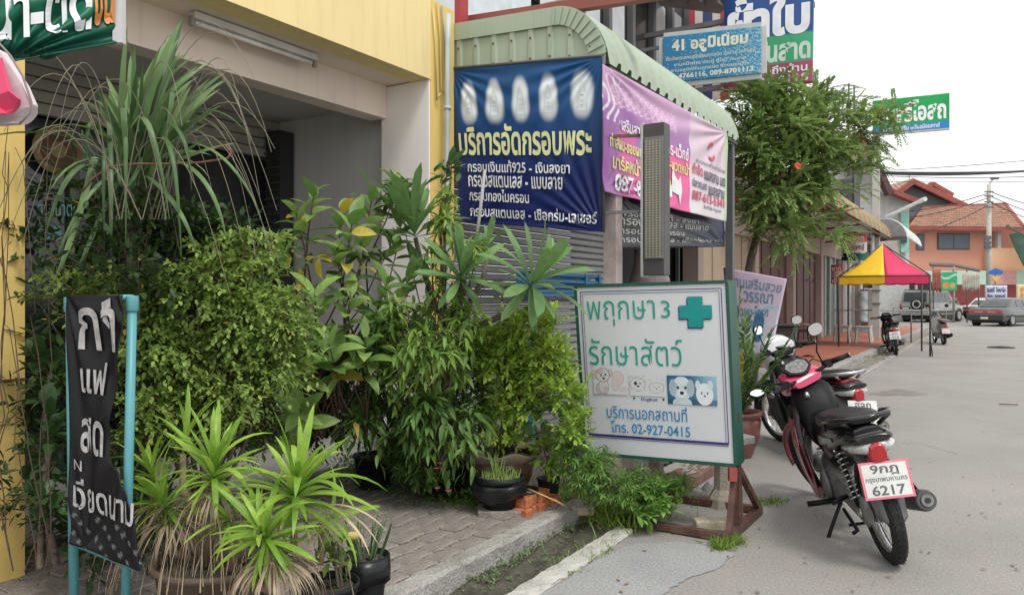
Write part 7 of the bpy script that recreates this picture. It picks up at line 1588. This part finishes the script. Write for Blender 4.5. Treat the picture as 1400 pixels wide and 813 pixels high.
for D in ((1, -.1, -.15), (1, 0, .05), (.9, -.3, -.25)): put_leaf(leafmesh('pale_strap', MT('pale_strap', (.50, .40, .24), .7), .07, 1.0, .3, 8), dr_, PD(440, 690, 2.75), CR*D[0]+CF*D[1]+UP*D[2], UP, .26, 1, 'dead_leaf')
# ---- black cloth sign on its blue pipe frame
m_pvc = mat('blue_pipe', (.09, .30, .33), .4, var=.08, dirt=.2, dcol=(.2, .3, .3))
q = PD(140, 813, 2.8); pfm = thing('pipe_frame', 'teal plastic pipe frame of two tall poles carrying the black cloth sign', 'frame', (q.x, q.y, .1))
a0, a1, b0_, b1_ = PD(96, 412, 2.8), PD(101, 813, 2.8), PD(181, 410, 2.72), PD(172, 813, 2.72)
for a, b in ((a0, a1), (b0_, b1_)):
    e = a.lerp(b, 1); e = a+(b-a)*((a.z-.1)/(a.z-b.z)); MB().tube([a, e], .016, 12).obj('pole', m_pvc, pfm)
MB().tube([a0+UP*.01, b0_+UP*.008], .012, 10).obj('top_bar', m_pvc, pfm)
for a in (a0, b0_): MB().tube([a+UP*.015, a-UP*.04], .021, 12).obj('elbow', m_pvc, pfm, bevel=.004)
MB().tube([PD(99, 738, 2.76), PD(191, 775, 2.68)], .0165, 12).obj('bottom_bar', m_pvc, pfm); MB().tube([PD(190, 774.6, 2.681), PD(191.6, 775.2, 2.679)], .0115, 12).obj('bar_hole', m_dark, pfm)
sb = Sheet(PD(92, 403, 2.76), PD(182, 403, 2.68), PD(192, 780, 2.64), PD(97, 742, 2.72), folds([(0, 0, 0, 9, .010, 1.5), (.9, .1, 1, 8, .010, 1.5), (.2, 1, 2, 8, .009, 2), (.8, .6, 0, 7, .007, 2)]))
def rgt(v):
    k = [(0, .85), (.12, .84), (.3, .74), (.5, .60), (.62, .60), (.72, .78), (.82, .95), (1, 1)]
    for (a, x), (b, y) in zip(k, k[1:]):
        if a <= v <= b: t = (v-a)/(b-a); return x+(y-x)*t
bcs = thing('cloth_sign', 'black cloth sign with grey hand painted Thai lettering hanging in the near left', 'sign', sb.p(.5, 1))
def pnt(u, v):
    c = (.012, .011, .012)
    if v > .86 and math.sin(u*31+v*17)*math.sin(v*90+u*12) > .72: c = (.12, .13, .13)
    return c
sb.mesh('cloth', m_vin, bcs, 50, 120, pnt, edge=lambda u, v: (u*rgt(v), v))
m_hp = mat('hand_painted', (.36, .35, .35), .6, var=.3, scale=30)
for tx, bx, b in (('กา', (.20, .05, .78, .215), .012), ('แฟ', (.22, .26, .60, .385), .016), ('สด', (.20, .48, .54, .62), .018), ('N', (.10, .655, .22, .695), .01), ('เวียดนาม', (.08, .725, .95, .845), .014)): sb.text(tx, bx, m_hp, bcs, b, .008)
sb.poly([(.55, .03), (.66, .012), (.72, .07), (.66, .13), (.58, .10)], m_hp, bcs, .006, 'paint_smear')
# ---- snake plant in black pot
q = PD(500, 800, 3.22); q.z = .125
pt2 = pot('black_pot', 'black pot wrapped in torn plastic on the kerb holding the snake plant', q, .095, .21, m_pb, prof=[(0, 0), (.068, 0), (.072, .02), (.085, .13), (.088, .20), (.097, .20), (.098, .21), (.09, .21), (.087, .18)])
MB().lathe([(.082, .09), (.098, .11), (.103, .15), (.099, .205)], q, 30, lambda r, z, t, i: (r+(.006*math.sin(4*t) if i < 2 else 0), z+(.022*math.sin(2*t+2) if i == 0 else 0))).obj('plastic_wrap', bpy.data.materials['black_wrap'], pt2, solid=.002)
m_sn = leafmat('snake_leaf', (.05, .10, .045), (.14, .21, .09), .35, .1, attr=False); Sm = leafmesh('sword', m_sn, .10, .08, .5, 6, lambda t: (1-t**4)*(.6+.5*math.sin(PI*t*.6)))
snp = thing('snake_plant', 'dark upright snake plant leaves in the plastic wrapped pot', 'plant', q+UP*.18)
for i in range(20): a = rnd.uniform(0, 2*PI); r_ = rnd.uniform(.01, .06); l = .13+.1*rnd.random(); put_leaf(Sm, snp, q+UP*.18+Vector((math.cos(a)*r_, math.sin(a)*r_, 0)), (math.cos(a)*.35+.1*CR.x, math.sin(a)*.35, 1), (math.cos(a+1.5), math.sin(a+1.5), 0), l, rnd.uniform(.6, 1.1)*(.14/l))
tag(MB().lathe([(0, 0), (.03, .01), (.025, .03), (0, .035)], PD(480, 738, 3.15), 10, lambda r, z, t, i: (r*(1+.3*math.sin(2*t)), z)).obj('dry_leaf', mat('yel_leaf', (.45, .36, .12), .6)), 'curled yellow dead leaf in the snake plant pot', 'leaf')
q = PD(446, 812, 2.95); q.z = .11
pot('black_pot', 'black pot cut by the photo edge left of the snake plant pot', q, .12, .21, m_pb)
bush('potted_seedling', 'plant with drooping green leaves on a bare cane in the lower edge pot', 'plant', [pblob(462, 740, 3.0, 18, 24), pblob(448, 720, 3.05, 16, 16)], (q.x, q.y, .3), m_dr, 10, 6, .09, .07, 'lance', .4, .8, ntw=3, trunk=.007)
# ---- groundcover
m_gc = leafmat('ground_leaf', (.035, .09, .02), (.13, .24, .05), .5, .3)
def cover(name, label, pts, n, lf, m, hgt=.1, kind='oval', lw=.5, cat='ground cover', k=5, z0=.1):
    P_ = []
    for i in range(n): x, y, sx, sy = rnd.choice(pts); p = PZ(rnd.gauss(x, sx), min(812, rnd.gauss(y, sy)), z0); P_.append((p.x, p.y, z0+hgt*rnd.random()**1.5))
    P_ = np.array(P_); A = unit(nrg.normal(scale=.7, size=P_.shape)+np.array([0, 0, .8])); lp, ld, ln = sprigs(P_, A, k, hgt, .5, R(60)); nn_ = len(lp); lp[:, 2] = np.maximum(lp[:, 2], z0+.004)
    o = leaves(name, m, None, lp, ld, ln, lf*(.6+.7*nrg.random(nn_)), lf*lw, kind, np.clip(np.tile(nrg.random(n), k)*.6+.4*nrg.random(nn_), 0, 1)); tag(o, label, cat, kind='stuff'); return o
cover('ground_cover', 'low green ground cover spilling over the paving in front of the black pots', [(560, 655, 30, 14), (600, 670, 30, 10), (630, 668, 22, 9), (540, 640, 20, 10), (500, 655, 20, 8), (640, 680, 14, 6)], 1000, .036, m_gc, .11)
cover('fine_creeper', 'tiny leaved creeper spreading on the soil below the ground cover', [(575, 685, 34, 7), (620, 690, 30, 5), (640, 694, 14, 3), (540, 672, 24, 4)], 600, .016, leafmat('creeper', (.05, .11, .02), (.16, .26, .06), .5, .3), .035)
bush('leafy_shrub', 'knee high dark green shrub with whorled leaves on the paving between the pots', 'shrub', [pblob(*b) for b in ((560, 620, 4.85, 34, 24), (585, 640, 4.75, 40, 22), (535, 610, 5.0, 20, 20), (600, 615, 4.9, 24, 16))], PD(570, 672, 4.8)*1, m_gc, 130, 11, .07, .055, 'lance', .34, .3, 65, ntw=20, trunk=.006, updir=.9)
fl_ = [(596, 641), (602, 634), (606, 641), (598, 668), (613, 672)]
for i, (x, y) in enumerate(fl_): q = PD(x, y, 4.55); tag(MB().lathe([(0, 0), (.016, .006), (.02, .012), (0, .004)], q, 8, lambda r, z, t, i: (r*(1+.25*math.sin(4*t)), z)).obj('flower', MT('pink_petal', (.62, .16, .16), .5)), 'small pink flower in the low shrub beside the black pot', 'flower', 'small pink flowers in the low shrub')
# weeds under and in front of the sign
m_wd = leafmat('weed_leaf', (.06, .14, .03), (.20, .33, .08), .5, .35)
blb = [pblob(*b) for b in ((800, 640, 4.6, 40, 36), (840, 660, 4.6, 40, 24), (780, 610, 4.6, 26, 30), (820, 625, 4.7, 30, 20), (870, 655, 4.7, 30, 22))]
bush('weed_clump', 'thick clump of feathery weeds crowding the left foot of the clinic sign', 'plant', blb, PD(810, 690, 4.7)*1, m_wd, 420, 11, .10, .038, 'lance', .26, .4, 60, ntw=40, trunk=.005, updir=.9)
bush('nettle_weeds', 'broader leaved light green weeds right under the clinic sign board', 'plant', [pblob(*b) for b in ((893, 668, 4.75, 34, 20), (925, 665, 4.85, 20, 16), (880, 695, 4.6, 30, 14), (905, 685, 4.65, 22, 12))], PD(895, 705, 4.75)*1, leafmat('nettle', (.08, .18, .035), (.24, .40, .09), .45, .35), 70, 8, .10, .062, 'oval', .6, .3, 55, ntw=14, trunk=.005, updir=.8)
def grass(name, label, pts, n, hh_, m, w_=.004, z0=.0, droop=.5):
    P_ = [PZ(rnd.gauss(x, sx), min(812, rnd.gauss(y, sy)), z0) for x, y, sx, sy in (rnd.choice(pts) for _ in range(n))]; P_ = np.array([tuple(p) for p in P_]); D = nrg.normal(scale=.45, size=P_.shape)+np.array([0, 0, 1.]); N = nrg.normal(size=P_.shape)
    return tag(leaves(name, m, None, P_, D, N, hh_*(.4+.8*nrg.random(n)), w_, 'blade'), label, 'grass', kind='stuff')
grass('long_grass', 'long bent green grass around the brown stand rail', [(830, 700, 26, 10), (850, 715, 20, 7), (800, 690, 20, 10), (870, 700, 26, 8)], 1300, .20, m_gr2, .008)
grass('road_grass', 'small green grass patch growing on the road at the sign stand corner', [(990, 745, 10, 3), (1000, 742, 8, 2), (985, 750, 6, 2)], 520, .06, m_gr2, .007)
grass('edge_grass', 'sparse grass along the broken gutter edge', [(825, 748, 8, 6), (770, 775, 10, 8), (800, 760, 10, 6), (1040, 690, 12, 3), (1060, 686, 8, 2)], 420, .045, m_gr2, .006)
cover('gutter_weeds', 'grey green weeds growing along the gutter soil beside the kerb', [(745, 730, 22, 8), (700, 760, 26, 8), (640, 795, 26, 8), (715, 745, 20, 8), (660, 775, 20, 8), (790, 712, 14, 6)], 560, .018, leafmat('gutter_leaf', (.07, .11, .045), (.19, .25, .11), .6, .3), .03, z0=.01)
cover('verge_weeds', 'dry weeds growing along the terrace edge behind the motorcycles', [(1110, 540, 24, 12), (1150, 520, 16, 8), (1195, 490, 10, 4), (1212, 478, 5, 3)], 260, .035, leafmat('dry_weed', (.10, .12, .05), (.22, .22, .12), .6, .3), .07, z0=.006)
# moss, scattered dead leaves and grit
mb = MB(); 
for k in range(170):
    x, y = rnd.uniform(560, 1390), rnd.uniform(500, 812); p = PZ(x, y, .006)
    if -2.2 < p.x < -1.95 or p.x > -1.8: a = rnd.uniform(0, 6); r_ = rnd.uniform(.004, .014); mb.add([p+Vector((math.cos(a+b)*r_*c, math.sin(a+b)*r_*c, .004*(b > 1))) for b, c in ((0, 1.6), (1.4, .7), (3.1, 1.5), (4.6, .8))], [(0, 1, 2, 3)])
tag(mb.obj('leaf_litter', MT('litter', (.20, .15, .09), .8, var=.4)), 'tiny dead leaves and grit scattered over the road', 'litter', kind='stuff')
tag(MB().bar(PZ(1366, 552, .02)*1, PZ(1392, 553, .02)*1, .015, .012).obj('stick', m_twig), 'thin dark stick lying on the road at the right', 'stick')
# ---- potted plant right of the sign
q = PZ(1003, 622, 0); q = PD(1006, 600, 6.85); q.z = 0
pt3 = pot('maroon_pot', 'maroon glazed pot standing on the road edge right behind the clinic sign', q, .2, .40, mat('maroon_glaze', (.16, .055, .045), .35, coat=.3, dirt=.3, dcol=(.22, .16, .14)), prof=[(0, 0), (.13, 0), (.15, .03), (.205, .20), (.215, .33), (.20, .35), (.235, .37), (.235, .40), (.2, .40), (.19, .36)])
zz_ = thing('fleshy_leaf_plant', 'dark glossy plant with thick upright leafy stems in the maroon pot', 'plant', q+UP*.38)
m_zz = leafmat('glossy_leaf', (.035, .08, .025), (.13, .22, .06), .25, .2)
for i, (x, y, Z) in enumerate(((1082, 460, 6.7), (1074, 480, 6.7), (1012, 405, 6.9), (1020, 440, 6.8), (1035, 450, 6.7), (1005, 450, 6.8), (1050, 470, 6.6), (1060, 500, 6.6), (1030, 490, 6.5), (1010, 490, 6.6), (1045, 520, 6.5), (1000, 430, 6.9), (1025, 470, 7.0), (1055, 455, 6.9), (1038, 540, 6.5), (1015, 530, 6.5), (1068, 520, 6.6), (990, 460, 6.8))):
    tip = PD(x, y, Z); st_ = q+UP*.38+Vector((rnd.uniform(-.1, .1), rnd.uniform(-.1, .1), 0)); d = tip-st_; ln_ = bend(st_, tip, 0, 6, .03)
    A = np.array([tuple(d.normalized())]); lp, ld, ln3 = sprigs(np.array([tuple(st_+d*.25)]), A, 24, d.length*.78, -.02, R(50), flat=True)
    f_ = thing if 0 else None
    stem = twigs('stem', zz_, [ln_], .011, .004, m_stem, 6)
    # leaves of one stem as its sub-part
    o = leaves('leaflets', m_zz if i != 9 else leafmat('zz_yellow', (.30, .24, .03), (.45, .36, .06), .4, .3), stem, lp, ld, ln3, .085, .04, 'oval'); o.location = -wmat(stem).translation*0
print('p5 ok')
